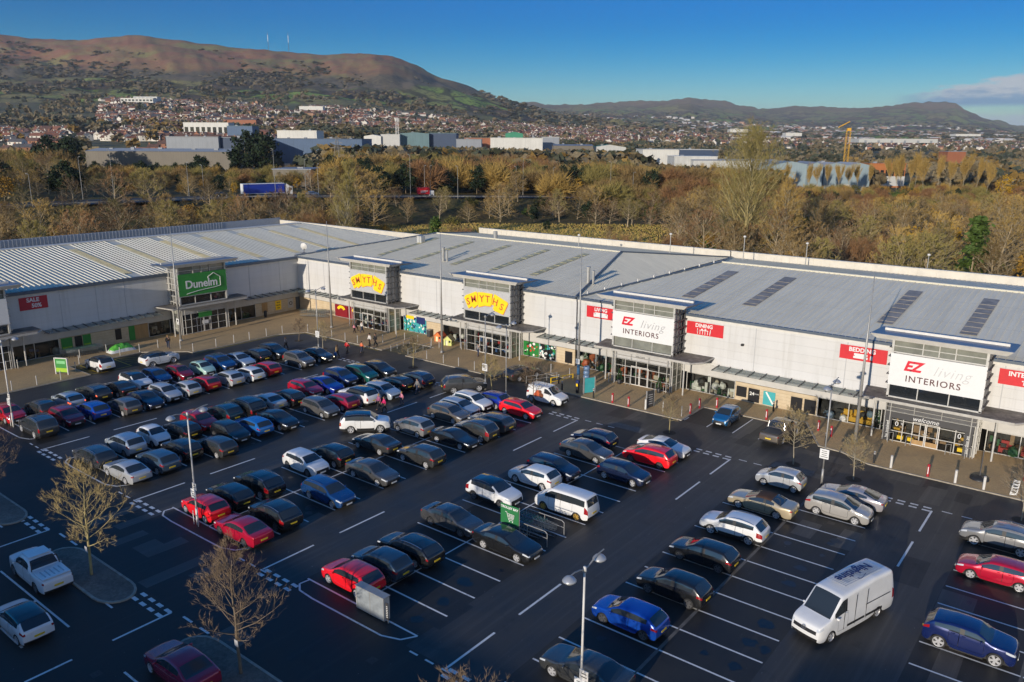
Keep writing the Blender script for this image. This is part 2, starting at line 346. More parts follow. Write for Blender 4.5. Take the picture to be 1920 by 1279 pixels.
def lane_mat(name, a, c2, sc):
    b = NB(name); n1 = b.noise(0.3, 6, rough=0.7); st = b.noise(1.0, 5, b.scaled((2.6, 0.06, 1))); n3 = b.noise(30, 3); bl = b.noise(0.9, 5)
    c = b.mix(b.rng(n1, 0.35, 0.65), a, c2); c = b.mix(b.math('MULTIPLY', b.rng(st, 0.5, 0.72), 0.55), c, tuple(q*1.75 for q in c2)); c = b.mix(b.math('MULTIPLY', b.rng(bl, 0.58, 0.72), 0.6), c, tuple(q*.5 for q in a))
    c = b.mix(b.math('MULTIPLY', b.rng(n3, 0.4, 0.75), 0.35), c, tuple(q*2.2 for q in c2)); spk = b.noise(6.0, 2); c = b.mix(b.rng(spk, 0.745, 0.765), c, (0.32, 0.31, 0.29))
    return b.out(c, b.rng(n1, 0.3, 0.7, 0.42, 0.66), 0.35, n3, 0.35, 0.01)
LANE = lane_mat('lane_tarmac', (0.027, 0.0265, 0.026), (0.050, 0.047, 0.043), 1); PATCH = lane_mat('patched_tarmac', (0.013, 0.013, 0.0135), (0.022, 0.022, 0.022), 1); PATCHL = lane_mat('worn_tarmac', (0.05, 0.046, 0.041), (0.075, 0.068, 0.06), 1)
ln = MB()
for a0, a1 in ((-70.2, -63.3), (-53.7, -47.1), (-37.6, -31.5), (-21.6, -15.7), (-6.0, -0.1), (9.7, 15.5), (25.3, 32)): ln.poly([(a0, -8.2, .002), (a1, -8.2, .002), (a1, 28.2, .002), (a0, 28.2, .002)])
ln.poly([(-70.2, 28.2, .002), (80, 28.2, .002), (80, 33.9, .002), (-70.2, 33.9, .002)])
tag(ln.build('aisle_surface', LANE), kind='structure')
pa_ = MB(); pb_ = MB(); rp_ = random.Random(31)
for i in range(60):
    x, y = rp_.uniform(-66, 24), rp_.choice((rp_.uniform(-24, 33), rp_.uniform(-14, -9), rp_.uniform(28.5, 33))); w, h = rp_.uniform(.6, 2.2), rp_.uniform(1.0, 7)
    (pa_ if i % 2 else pb_).poly([(x, y, .0031+.00002*i), (x+w, y+rp_.uniform(-.1, .1), .0031+.00002*i), (x+w+rp_.uniform(-.15, .15), y+h, .0031+.00002*i), (x+rp_.uniform(-.1, .1), y+h, .0031+.00002*i)])
tag(pa_.build('tarmac_repair', PATCH), kind='structure'); tag(pb_.build('worn_tarmac', PATCHL), kind='structure')
oil = MB()
for i in range(170):
    nm_ = rp_.choice(list(BLOCKS)) if 'BLOCKS' in globals() else None
    a0, a1 = rp_.choice(((-63, -53.8), (-47, -37.7), (-31.4, -21.7), (-15.6, -6.1), (0, 9.6), (15.6, 25))); x = rp_.choice((a0+rp_.uniform(1.0, 1.8), a1-rp_.uniform(1.0, 1.8), rp_.uniform(a0, a1))); y = -6+2.4*rp_.randrange(13)+rp_.uniform(-.5, .5); r = rp_.uniform(.15, .55)
    oil.poly([(x+r*rp_.uniform(.6, 1.2)*math.cos(t), y+r*rp_.uniform(.6, 1.2)*math.sin(t), .0034+i*.000004) for t in np.linspace(0, 6.283, 12)[:-1]])
tag(oil.build('oil_stains', mat('oil_stain', (.006, .006, .0065), .35, var=.3, scale=6)), kind='structure')
mh = MB()
for i in range(26):
    x, y = rp_.uniform(-64, 22), rp_.uniform(-20, 32); mh.poly([(x, y, .0045), (x+.5, y, .0045), (x+.5, y+.5, .0045), (x, y+.5, .0045)])
tag(mh.build('drain_covers', mat('iron_cover', (.05, .045, .042), .5, metal=.4, var=.3, scale=9)), kind='structure')
def paving_mat():
    b = NB('block_paving')
    br = b.n.new('ShaderNodeTexBrick'); br.inputs['Scale'].default_value = 4.6; br.inputs['Mortar Size'].default_value = 0.012
    b.put(br.inputs['Color1'], (0.66, 0.45, 0.22)); b.put(br.inputs['Color2'], (0.54, 0.355, 0.165)); b.put(br.inputs['Mortar'], (0.2, 0.14, 0.08)); b.l.new(b.pos, br.inputs['Vector'])
    n = b.noise(0.35, 6); c = b.mix(b.rng(n, 0.3, 0.7), b.mix(0.4, br.outputs[0], (0.26, 0.19, 0.11)), br.outputs[0])
    c = b.mix(b.math('MULTIPLY', b.rng(b.noise(2.2, 4), 0.55, 0.7), 0.4), c, (0.36, 0.27, 0.16))
    s = b.noise(5.0, 2); c = b.mix(b.rng(s, 0.74, 0.76), c, (0.2, 0.16, 0.11))
    return b.out(c, 0.85, 0.25, br.outputs['Fac'], 0.3, 0.01)
M_PAVE = paving_mat()
M_KERB = mat('kerb_stone', (0.33, 0.29, 0.23), 0.85, var=0.25, scale=2.0)
PZ = 0.10
PAVE = [[(-82.7, -40), (-70.5, -40), (-70.5, 4.9), (-75.8, 4.9), (-75.8, 13.6), (-71.6, 17.5), (-70.5, 17.6), (-70.5, 30.5), (-68.6, 33.7), (-53.1, 33.7), (-53.1, 38.9), (-48.8, 38.9), (-48.8, 33.7), (-34.2, 33.7), (-34.2, 38.4), (-27.6, 38.4), (-27.6, 35.4), (-25.4, 33.8), (-10.7, 33.8), (-10.7, 38.9), (-3.4, 38.9), (-3.0, 41.4), (-1.0, 40.9), (1.9, 35.4), (4.0, 35.2), (6.6, 33.8), (80, 33.8), (80, 43.4), (-82.7, 43.4)]]
def offset_poly(pts, d):
    k = len(pts); o = []
    a = sum(pts[i][0]*pts[(i+1) % k][1]-pts[(i+1) % k][0]*pts[i][1] for i in range(k)); s = 1 if a > 0 else -1
    for i in range(k):
        p0, p1, p2 = (Vector(pts[(i+j) % k]) for j in (-1, 0, 1))
        e1 = (p1-p0).normalized(); e2 = (p2-p1).normalized(); n1 = Vector((-e1.y, e1.x))*s; n2 = Vector((-e2.y, e2.x))*s
        b = (n1+n2); b = b/max(b.length, 1e-6); c = max(b.dot(n1), 0.35); q = p1+b*(d/c); o.append((q.x, q.y))
    return o
def kerbed(name, pts, m, h=PZ, kw=0.14):
    inn = offset_poly(pts, kw); b = MB(); b.prism(inn, -0.06, h-0.012); tag(b.build(name, m), kind='structure')
    k = MB(); n = len(pts)
    for i in range(n):
        j = (i+1) % n
        k.poly([(*pts[i], h), (*pts[j], h), (*inn[j], h), (*inn[i], h)]); k.poly([(*pts[i], -0.06), (*pts[j], -0.06), (*pts[j], h), (*pts[i], h)]); k.poly([(*inn[i], h), (*inn[j], h), (*inn[j], h-0.03), (*inn[i], h-0.03)])
    me = k.mesh('kerb', M_KERB); bm = bmesh.new(); bm.from_mesh(me); bmesh.ops.recalc_face_normals(bm, faces=bm.faces); bm.to_mesh(me); bm.free()
    tag(link('kerb', me), kind='structure')
for P in PAVE: kerbed('pavement', P, M_PAVE)
def island(x0, x1, y0, y1, rl, rr):
    pts = []; ym = (y0+y1)/2; h = (y1-y0)/2
    if rr: pts += [(x1-1.7+1.7*math.sin(t), ym-h*math.cos(t)) for t in np.linspace(0, math.pi, 11)]
    else: pts += [(x1, y0), (x1, y1)]
    if rl: pts += [(x0+1.7-1.7*math.sin(t), ym+h*math.cos(t)) for t in np.linspace(0, math.pi, 11)]
    else: pts += [(x0, y1), (x0, y0)]
    return pts
M_SETT = mat('island_setts', (0.17, 0.13, 0.10), 0.85, var=0.35, scale=6.0, var2=(0.3, 0.5))
for a in ((-31.3, -21.9, -16.6, -14.2, True, True), (-47.2, -37.5, -16.6, -14.2, True, True), (-15.7, -6.2, -16.6, -14.2, True, True), (0.0, 9.6, -16.6, -14.2, True, True)):
    kerbed('paved_island', island(*a), M_SETT)
def paint_mat(name, col):
    b = NB(name); n = b.noise(2.6, 6, rough=0.75); n2 = b.noise(0.4, 3)
    w = b.rng(b.math('ADD', n, b.math('MULTIPLY', n2, 0.35)), 0.40, 0.62)
    return b.out(b.mix(b.math('MULTIPLY', w, 0.92), (0.10, 0.10, 0.10), col), 0.6, 0.3)
M_WHITE_PAINT = paint_mat('road_paint', (0.78, 0.77, 0.74)); M_YELLOW_PAINT = paint_mat('yellow_road_paint', (0.55, 0.4, 0.05))
mk = MB()
def line(b, x0, y0, x1, y1, w=0.1, z=0.006):
    w = w*1.2
    d = Vector((x1-x0, y1-y0)).normalized(); n = Vector((-d.y, d.x))*w/2
    b.poly([(x0-n.x, y0-n.y, z), (x1-n.x, y1-n.y, z), (x1+n.x, y1+n.y, z), (x0+n.x, y0+n.y, z)])
BLOCKS = {'J': (-63.2, -58.5, -53.8), 'K': (-47.0, -42.4, -37.7), 'N': (-31.4, -26.6, -21.7), 'M': (-15.6, -11.0, -6.1), 'R': (0.0, 4.8, 9.6), 'RR': (15.6, 20.4, 25.2)}
for nm, (a, c, e) in BLOCKS.items():
    top = {'J': 14, 'R': 13}.get(nm, 14)
    for k in range(top):
        y = -7.2+2.4*k
        line(mk, a, y, c-0.05, y); line(mk, c+0.05, y, e, y)
    if nm in ('M', 'N'): line(mk, c, -7.2, c, 24.0, 0.09, 0.0066)
    # rounded end line of each block
    pts = [(a+0.2, -7.2), (a+0.1, -7.9), (a+0.7, -8.35), (a+2.0, -8.45), (e-1.6, -8.4), (e-0.5, -8.0), (e, -7.2)]
    for p, q in zip(pts[:-1], pts[1:]): line(mk, *p, *q, 0.1, 0.0063)
    for x in np.arange(e+0.6, e+3.0, 1.15): line(mk, x, -8.4, x+0.6, -8.4, 0.1)
for x0, x1 in ((-31.3, -21.8), (-47.0, -37.6), (-15.6, -6.1), (0, 9.6)):
    for k in range(8):
        y = -16.3-2.4*k; line(mk, x0, y, (x0+x1)/2, y); line(mk, (x0+x1)/2, y, x1, y)
    for x in np.arange(x1+4.0, x1+6.4, 1.7): line(mk, x, -14.2, x+0.9, -14.2, 0.12)
seam = MB()
for nm in ('R', 'RR', 'J', 'K'): line(seam, BLOCKS[nm][1], -7.0, BLOCKS[nm][1], 26.2, 0.16, 0.004)
for x0, x1 in ((-15.9, -12.2), (-31.2, -28.0), (0.2, 3.6)): line(seam, x0, 28.9, x1, 28.9, 1.0, 0.004)
tag(seam.build('drain_channel', mat('drain_concrete', (0.13, 0.12, 0.105), 0.8, var=0.3, scale=1.5)), kind='structure')
gw = MB()
for x in (-50.8, -34.7, -18.7, -3.0, 12.7):
    for y0, y1 in ((-8.3, -4.3), (-2.1, 2.1), (17.4, 21.6), (23.5, 27.6)): line(mk, x, y0, x, y1, 0.12)
    line(mk, x, -17.8, x, -14.4, 0.12); line(mk, x, -22.2, x, -19.9, 0.12)
    for k in range(4):
        xb = x+0.15+k*0.9; xt = x-0.1-k*0.9; xc = x-0.05-k*0.9
        for dy in (0, 0.55):
            line(gw, xb, -8.75+dy, xb+0.55, -8.75+dy, 0.2); line(gw, xt-0.55, 27.45+dy, xt, 27.45+dy, 0.18); line(gw, xc-0.55, -15.0+dy, xc, -15.0+dy, 0.2)
    for k in range(3): line(mk, x+0.6+k*1.3, 28.0, x+1.3+k*1.3, 28.0, 0.1)
for x in (-10.6, -8.05, -5.45, -2.95): line(mk, x, 33.75 if x > -10 else 34.2, x, 38.7 if x in (-5.45,) else 35.2, 0.1)
tag(mk.build('parking_bay_lines', M_WHITE_PAINT), kind='structure'); tag(gw.build('give_way_lines', M_WHITE_PAINT), kind='structure')
yl = MB()
for q in ((-75.8, 6.0, -70.6, 5.9), (-70.6, 5.9, -70.9, 9.8), (-75.2, 9.9, -70.8, 9.8), (-75.8, 4.9, -75.8, 9.9)): line(yl, *q, 0.12, 0.0075)
for k in range(6): line(yl, -75.6+k*0.85, 5.0, -75.0+k*0.85, 5.9, 0.1, 0.0075)
for k in range(4): line(yl, -75.4+k*1.1, 10.2, -73.8+k*1.1, 12.6, 0.08, 0.0075)
tag(yl.build('yellow_bay_markings', M_YELLOW_PAINT), kind='structure')
dk = MB()                                                            # double yellow edging along the far kerb
line(dk, -70.2, 17.8, -70.2, 30.4, 0.1, 0.007); line(dk, -70.2, 30.4, -68.4, 33.4, 0.1, 0.0072); line(dk, -68.4, 33.4, -53.4, 33.4, 0.1, 0.007)
tag(dk.build('yellow_kerb_line', M_YELLOW_PAINT), kind='structure')
CARS = [
 ('suv', 'white/black', -72.16, 6.74, 180, 'white crossover with black roof parked in the yellow hatched bay by the kerb'),
 ('coupesuv', 'white/black', -69.03, 12.35, 90, 'white sloping-roof crossover with black roof standing along the kerb beside the bollards'),
 ('hatch', 'red', -61.48, -6.93, 0, 'red hatchback at the far left end of its row, behind the lamp post'),
 ('hatch', 'charcoal', -60.62, -4.35, 180, 'dark grey hatchback between the red hatchback by the lamp post and a pale blue-silver car'),
 ('hatch', 'silverblue', -61.20, -1.58, 180, 'pale silver-blue hatchback beside the dark grey estate with a lit brake light'),
 ('bigsuv', 'gunmetal', -55.29, -6.75, 180, 'dark grey luxury off-roader next to the painted corner line at the left'),
 ('hatch', 'darkred', -56.27, -3.84, 0, 'dark red hatchback between the grey off-roader and the bright blue hatchback'),
 ('hatch', 'brightblue', -56.17, -1.47, 180, 'bright blue hatchback between the dark red hatchback and the grey one'),
 ('estate', 'charcoal', -61.77, 1.20, 180, 'dark grey estate car with a lit brake light beside the pale silver-blue hatchback'),
 ('saloon', 'black', -61.25, 3.70, 180, 'black low car half hidden behind the grey hatchback in the far left row'),
 ('hatch', 'grey', -55.05, 1.12, 180, 'mid grey hatchback tail out between the bright blue hatchback and the navy saloon'),
 ('saloon', 'navy', -55.34, 3.46, 0, 'navy blue saloon nose out between the grey hatchback and the wide grilled silver one'),
 ('suv', 'white/black', -62.22, 5.95, 0, 'white crossover with a black roof, nose out with paper behind its windscreen'),
 ('hatch', 'blue', -62.46, 8.45, 0, 'mid blue hatchback between the white black-roofed crossover and the dark red small car'),
 ('hatch', 'silver', -55.96, 5.88, 0, 'silver hatchback with a wide grille beside the navy saloon'),
 ('small', 'silver', -55.64, 8.07, 180, 'small silver hatchback tail out between the wide grilled silver one and the red hatchback'),
 ('small', 'darkred', -61.73, 10.80, 0, 'small dark red car nose out beside the mint green city car'),
 ('hatch', 'red', -56.09, 10.38, 180, 'red hatchback tail out between two silver hatchbacks'),
 ('city', 'mint', -61.27, 13.34, 0, 'tiny mint green rounded city car'),
 ('suv', 'blue', -61.67, 15.89, 0, 'blue crossover beside the mint green city car'),
 ('hatch', 'silver', -55.51, 13.04, 180, 'silver hatchback tail out just right of the red hatchback'),
 ('hatch', 'white', -55.47, 15.56, 180, 'white hatchback tail out in front of the silver-blue saloon'),
 ('saloon', 'silverblue', -61.49, 18.33, 0, 'silver-blue saloon nose out behind the white hatchback'),
 ('estate', 'black', -61.73, 20.80, 180, 'black estate tail out between the silver-blue saloon and the black off-roader'),
 ('hatch', 'red', -55.73, 18.01, 180, 'bright red hatchback tail out at the right end of the near left row'),
 ('suv', 'black', -61.22, 23.00, 0, 'black off-roader nose out near the woman with the pram'),
 ('suv', 'grey', -55.57, 22.62, 0, 'grey crossover with lit silver flank, second from the end of its row'),
 ('saloon', 'black', -56.07, 25.76, 0, 'black saloon with headlights on at the end of its row'),
 ('hatch', 'red', -45.40, 3.44, 0, 'red hatchback nose out behind the tall lamp head'),
 ('hatch', 'black', -44.55, 1.15, 180, 'black hatchback tail out beside the small white city car'),
 ('city', 'white', -44.92, -1.31, 0, 'small white city car nose out behind the pale silver people carrier'),
 ('mpv', 'silverblue', -44.81, -3.91, 180, 'pale silver people carrier with tall rear window next to the small white city car'),
 ('estate', 'gunmetal', -44.48, -6.73, 180, 'dark grey estate at the rounded left end of its block behind the bare tree'),
 ('saloon', 'silver', -39.25, -6.58, 180, 'silver saloon on the painted end line beside the bare tree'),
 ('hatch', 'slate', -39.20, -4.03, 180, 'slate blue hatchback right of the silver saloon'),
 ('hatch', 'black', -40.14, -1.39, 180, 'black hatchback behind the slim lamp column, right of the slate blue one'),
 ('hatch', 'charcoal', -38.53, 0.87, 180, 'charcoal hatchback tail out right of the slim lamp column'),
 ('hatch', 'black', -40.51, 3.55, 0, 'black hatchback nose out beside the charcoal one'),
 ('hatch', 'skyblue', -40.42, 5.89, 180, 'bright sky blue hatchback tail out beside the black saloon'),
 ('suv', 'teal', -45.50, 6.12, 180, 'dark teal crossover just right of the red hatchback behind the lamp head'),
 ('bigsuv', 'black', -45.18, 8.29, 180, 'tall black off-roader tail out in the middle of the second block'),
 ('saloon', 'silver', -45.34, 10.89, 180, 'silver saloon tail out between the tall black off-roader and a black hatchback'),
 ('saloon', 'black', -40.04, 8.31, 0, 'black saloon nose out right of the sky blue hatchback'),
 ('hatch', 'black', -44.99, 13.07, 180, 'black hatchback with bright red tail lights behind the grey people carrier'),
 ('mpv', 'grey', -39.63, 13.04, 0, 'grey people carrier nose out with sunlit silver flank beside an empty bay'),
 ('hatch', 'crimson', -46.02, 16.20, 0, 'crimson hatchback with a faded roof beside the royal blue saloon'),
 ('saloon', 'royal', -45.51, 18.35, 0, 'royal blue saloon nose out between the crimson hatchback and the blue crossover'),
 ('suv', 'navyblue', -46.07, 21.02, 0, 'deep blue crossover with roof rails beside the teal people carrier'),
 ('mpv', 'green', -45.45, 23.48, 0, 'teal green people carrier nose out'),
 ('suv', 'black', -45.04, 25.84, 0, 'black crossover with sunlit roof edge nearest the cross road, beside the teal people carrier'),
 ('hatch', 'maroon', -39.74, 15.67, 180, 'maroon hatchback tail out left of the tall white off-roader'),
 ('bigsuv', 'white/pano', -39.49, 17.95, 180, 'large white off-roader with glass roof, tail out near the people in pink'),
 ('hatch', 'silverblue', -38.86, 20.66, 0, 'silver-white hatchback nose out by the people in pink'),
 ('hatch', 'black', -39.90, 23.59, 180, 'black hatchback with red tail lights, second from the end by the cross road'),
 ('suv', 'darkblue', -39.04, 25.75, 180, 'dark blue crossover at the end of the row under the small bare tree'),
 ('bigsuv', 'slategrey', -33.69, 27.77, 55, 'dark grey off-roader driving past the row ends near the pavement'),
 ('bigsuv', 'white/pano', -32.62, 12.68, 45, 'white off-roader with black glass roof rolling along the aisle'),
 ('hatch', 'silvergrey', -28.67, 15.11, 180, 'silver-grey hatchback tail out right of the moving white off-roader'),
 ('saloon', 'charcoal', -28.26, 10.09, 180, 'charcoal saloon tail out below the moving white off-roader'),
 ('hatch', 'charcoal', -23.23, 10.53, 180, 'charcoal hatchback with wide red lamps at the aisle end of the charcoal saloon'),
 ('coupe', 'black', -23.89, 15.44, 0, 'black coupe nose out beside the black crossover with tall red lamps'),
 ('suv', 'charcoal', -23.41, 17.86, 180, 'dark crossover with tall vertical red tail lamps beside the black coupe'),
 ('estate', 'slategrey', -23.89, 20.66, 180, 'slate grey estate with tall red tail lamps in front of the red hatchback'),
 ('hatch', 'bronze', -28.65, 19.90, 0, 'bronze-grey hatchback nose out at the left of its row'),
 ('hatch', 'silverblue', -29.11, 21.90, 0, 'pale blue-silver car mostly hidden behind the bronze-grey hatchback'),
 ('suv', 'white', -29.14, 23.90, 0, 'white crossover nose out beside the small deep blue hatchback'),
 ('hatch', 'royal', -28.30, 25.80, 180, 'small deep blue hatchback between the white crossover and the red hatchback'),
 ('hatch', 'brightred', -23.99, 25.32, 0, 'bright red hatchback nose out at the end of the row, beside the decorated van'),
 ('smallvan', 'white', -24.25, 30.27, 0, 'small white van with an orange picture on its side behind a bare tree'),
 ('estate', 'umber', -31.59, 35.52, 80, 'brown-grey estate with roof rails parked in the bay by the toy shop'),
 ('hatch', 'white', -29.43, 3.40, 0, 'white hatchback nose out beside the black hatchback and the blue estate'),
 ('hatch', 'black', -29.16, 5.84, 180, 'black hatchback tail out between the white hatchback and the grey saloon'),
 ('saloon', 'slategrey', -23.86, 5.64, 0, 'dark grey saloon nose out with alloy wheels by the aisle'),
 ('estate', 'blue', -23.49, 0.88, 0, 'blue estate nose out with roof rails at the near side of its row'),
 ('suv', 'black', -28.83, -1.51, 180, 'black crossover with tall red tail lamps beside the black hatchback near the lamp post'),
 ('hatch', 'black', -28.85, -4.01, 180, 'large black hatchback between the two red cars and the black crossover'),
 ('hatch', 'brightred', -28.48, -6.26, 180, 'bright red hatchback with a black roof beside the lamp post'),
 ('suv', 'black', -23.53, -3.86, 180, 'black crossover with silver roof rails beside the red saloon'),
 ('saloon', 'crimson', -23.39, -6.55, 180, 'crimson red saloon on the end line of its block beside the lamp post'),
 ('suv', 'white/pano', -13.67, 8.61, 0, 'white crossover with black glass roof beside the green trolley bay sign'),
 ('saloon', 'slategrey', -13.29, 3.54, 0, 'dark grey saloon left of the black saloon at the trolley bay'),
 ('saloon', 'black', -8.22, 3.34, 0, 'black saloon parked against the trolley bay'),
 ('hatch', 'white', -13.16, 13.06, 180, 'white hatchback tail out with a neighbour car shadow on its side'),
 ('hatch', 'darkblue', -12.99, 15.42, 0, 'dark navy hatchback nose out behind the white hatchback'),
 ('minivan', 'white', -8.34, 10.50, 180, 'white boxy minivan with gold wheels'),
 ('hatch', 'brightred', -12.84, -5.94, 180, 'bright red hatchback beside the grey metal cabinet'),
 ('hatch', 'slateblue', -12.66, -3.72, 180, 'slate blue hatchback between the bright red hatchback and the black estate'),
 ('estate', 'black', -12.57, -1.31, 180, 'black estate tail out right of the slate blue hatchback'),
 ('hatch', 'navy', -13.94, 23.07, 180, 'navy hatchback tail out at the far end by the paved strip'),
 ('saloon', 'slategrey', -12.91, 20.23, 0, 'grey sleek saloon nose out in front of the navy hatchback'),
 ('hatch', 'navy', -7.98, 18.13, 0, 'navy blue hatchback nose out with sunlit wheel rims'),
 ('mpv', 'brightred', -8.10, 22.64, 180, 'bright red people carrier tail out beside the white coupe'),
 ('coupe', 'white', -8.22, 25.42, 0, 'white coupe nose out behind the red people carrier'),
 ('small', 'blue2', -7.19, 36.33, -88, 'small blue hatchback facing out of the bay by the shop wall'),
 ('pickup', 'bronze', -1.57, 35.32, 88, 'bronze pickup with open load bed parked by the shop pavement'),
 ('small', 'silver', 2.33, 24.92, 180, 'small silver three door hatchback at the top of its row'),
 ('convertible', 'gold', 2.83, 19.84, 180, 'gold convertible with brown fabric roof'),
 ('suv', 'white', 2.74, 14.83, 180, 'white crossover below the gold convertible'),
 ('hatch', 'black', 2.66, 10.17, 180, 'black hatchback between the white crossover and another black hatchback'),
 ('hatch', 'black', 2.97, 5.34, 180, 'black hatchback just above the bright blue hatchback'),
 ('hatch', 'brightblue', 2.45, 1.03, 180, 'bright blue hatchback right of the double lamp post'),
 ('saloon', 'gunmetal', 3.12, -4.50, 180, 'dark luxury saloon at the bottom behind the double lamp post'),
 ('mpv', 'silver2', 7.49, 22.46, 0, 'silver people carrier nose out beside the grey coupe'),
 ('coupe', 'lilac', 7.68, 25.15, 180, 'pale grey coupe tail out by the give way line'),
 ('suv', 'silvergrey', 17.38, 24.52, 180, 'grey crossover at the right edge above the red hatchback'),
 ('hatch', 'crimson', 17.87, 19.53, 180, 'crimson hatchback at the right edge'),
 ('coupesuv', 'deepblue', 17.81, 10.50, 0, 'dark blue sloping-roof crossover at the lower right'),
 ('pickupc', 'white', -28.27, -17.51, 180, 'white pickup with covered load bed at the lower left'),
 ('hatch', 'white/pano', -23.52, -20.33, 180, 'white hatchback with black roof at the lower left edge'),
 ('saloon', 'maroon', -12.96, -17.05, 180, 'maroon saloon at the bottom beside the bare tree'),
]
# ------------------------------------------------------------------ cars
GLASS = mat('car_glass', (0.028, 0.035, 0.04), 0.05, var=0.0, spec=0.9)
DARK = mat('black_plastic', (0.015, 0.015, 0.016), 0.55, var=0.0)
TYRE = mat('tyre_rubber', (0.02, 0.02, 0.02), 0.8, var=0.2)
RIM = mat('alloy', (0.56, 0.56, 0.57), 0.3, metal=0.35, var=0.0); RIMG = mat('gold_alloy', (0.62, 0.38, 0.08), 0.3, metal=0.4, var=0.0)
CHROME = mat('bright_trim', (0.6, 0.6, 0.62), 0.2, metal=0.9, var=0.0)
HEADL = mat('headlamp', (0.55, 0.58, 0.62), 0.08, var=0.0, spec=0.9); TAILL = mat('tail_lamp', (0.30, 0.008, 0.012), 0.1, var=0.0, spec=0.8)
HEADON = mat('headlamp_lit', (1.0, 0.86, 0.6), 0.2, var=0.0, emit=4.0); BRAKEON = mat('brake_lamp_lit', (1.0, 0.12, 0.03), 0.2, var=0.0, emit=2.0)
PLY = mat('yellow_plate', (0.72, 0.5, 0.03), 0.4, var=0.0); PLW = mat('white_plate', (0.7, 0.7, 0.68), 0.4, var=0.0)
FABRIC = mat('brown_fabric', (0.06, 0.028, 0.016), 0.9, var=0.15)
PAINTS = dict(white=(.74, .74, .73), black=(.017, .018, .02), charcoal=(.055, .055, .054), gunmetal=(.06, .062, .062), grey=(.13, .125, .12), slategrey=(.085, .085, .086),
    silver=(.5, .51, .52), silver2=(.42, .40, .37), silverblue=(.40, .46, .52), silvergrey=(.26, .26, .26), red=(.62, .012, .02), brightred=(.85, .012, .02), crimson=(.55, .01, .04),
    darkred=(.28, .008, .022), maroon=(.34, .014, .05), blue=(.012, .06, .2), blue2=(.012, .13, .32), brightblue=(.008, .07, .42), skyblue=(.02, .17, .5), royal=(.008, .025, .3),
    navy=(.01, .018, .055), navyblue=(.01, .03, .13), darkblue=(.015, .022, .05), deepblue=(.008, .02, .11), slate=(.06, .1, .15), slateblue=(.03, .055, .085), teal=(.02, .05, .06),
    green=(.012, .12, .1), mint=(.36, .55, .47), bronze=(.16, .135, .11), umber=(.085, .066, .05), gold=(.46, .38, .25), lilac=(.38, .36, .38))
METAL = {'white': 0.0, 'brightred': 0.05, 'mint': 0.0}
def paint(k): return mat('paint_'+k, PAINTS[k], 0.26, metal=METAL.get(k, 0.3), var=0.05, scale=1.2, coat=1.0, spec=0.5)
BLACKROOF = mat('black_roof', (0.012, 0.013, 0.015), 0.06, var=0.0, coat=1.0)
# name: L W H wheelbase front_overhang wheel_r nose_z cowl_z belt_f belt_r cowl roof0 roof1 rear tail_top tail_z roof_front_z roof_rear_z  B  C(glass end)
CAR = dict(
 hatch=(4.25, 1.79, 1.49, 2.62, .84, .325, .72, 1.0, .94, 1.03, 1.05, 1.80, 3.70, 4.16, .99, .99, 1.43, 1.41, 2.35, 3.62),
 small=(3.72, 1.66, 1.50, 2.42, .72, .30, .72, 1.02, .95, 1.03, .85, 1.55, 3.15, 3.60, .98, .98, 1.45, 1.40, 2.15, 3.10),
 city=(3.50, 1.62, 1.49, 2.32, .66, .29, .70, 1.03, .95, 1.0, .80, 1.45, 2.85, 3.36, .98, .96, 1.44, 1.38, 2.15, 2.85),
 saloon=(4.72, 1.82, 1.43, 2.78, .88, .325, .68, .96, .91, .98, 1.25, 2.10, 3.40, 4.10, 1.04, 1.02, 1.37, 1.35, 2.55, 3.60),
 coupe=(4.60, 1.82, 1.37, 2.78, .84, .33, .66, .93, .89, .96, 1.28, 2.12, 3.15, 4.10, .99, .97, 1.31, 1.28, 2.72, 3.45),
 convertible=(4.70, 1.83, 1.40, 2.78, .86, .325, .68, .95, .91, .96, 1.28, 2.12, 3.20, 3.85, 1.02, 1.0, 1.34, 1.31, 2.70, 3.40),
 estate=(4.68, 1.82, 1.48, 2.70, .88, .325, .70, .97, .93, 1.0, 1.15, 1.95, 4.12, 4.56, 1.0, .98, 1.42, 1.40, 2.48, 4.20),
 suv=(4.42, 1.85, 1.65, 2.66, .86, .36, .84, 1.12, 1.06, 1.14, 1.10, 1.82, 3.85, 4.28, 1.08, 1.08, 1.57, 1.54, 2.42, 3.80),
 coupesuv=(4.38, 1.90, 1.62, 2.66, .86, .385, .94, 1.18, 1.12, 1.22, 1.20, 1.78, 3.90, 4.26, 1.14, 1.14, 1.55, 1.47, 2.45, 3.80),
 bigsuv=(4.75, 1.93, 1.76, 2.80, .90, .385, .90, 1.18, 1.12, 1.19, 1.18, 1.88, 4.25, 4.62, 1.14, 1.14, 1.69, 1.66, 2.58, 4.20),
 mpv=(4.45, 1.82, 1.62, 2.70, .86, .32, .76, 1.06, .99, 1.07, .92, 1.85, 3.92, 4.32, 1.04, 1.04, 1.55, 1.51, 2.42, 3.92),
 minivan=(4.62, 1.70, 1.86, 2.85, .82, .31, .84, 1.12, 1.06, 1.10, .68, 1.45, 4.38, 4.54, 1.06, 1.06, 1.80, 1.79, 2.05, 4.30),
 smallvan=(4.25, 1.75, 1.80, 2.70, .86, .32, .80, 1.08, 1.02, 1.06, .90, 1.65, 4.05, 4.19, 1.04, 1.04, 1.74, 1.74, 2.05, 2.08))
def lerp(a, b, t): return a+(b-a)*t
def pl(x, xs, ys): return float(np.interp(x, xs, ys))
BODY, ROOF, WS, RW, FLW, FRW, RLW, RRW, FLD, FRD, RLD, RRD, HLL, HLR, TLL, TLR, GRL, LOW, BP = range(19)
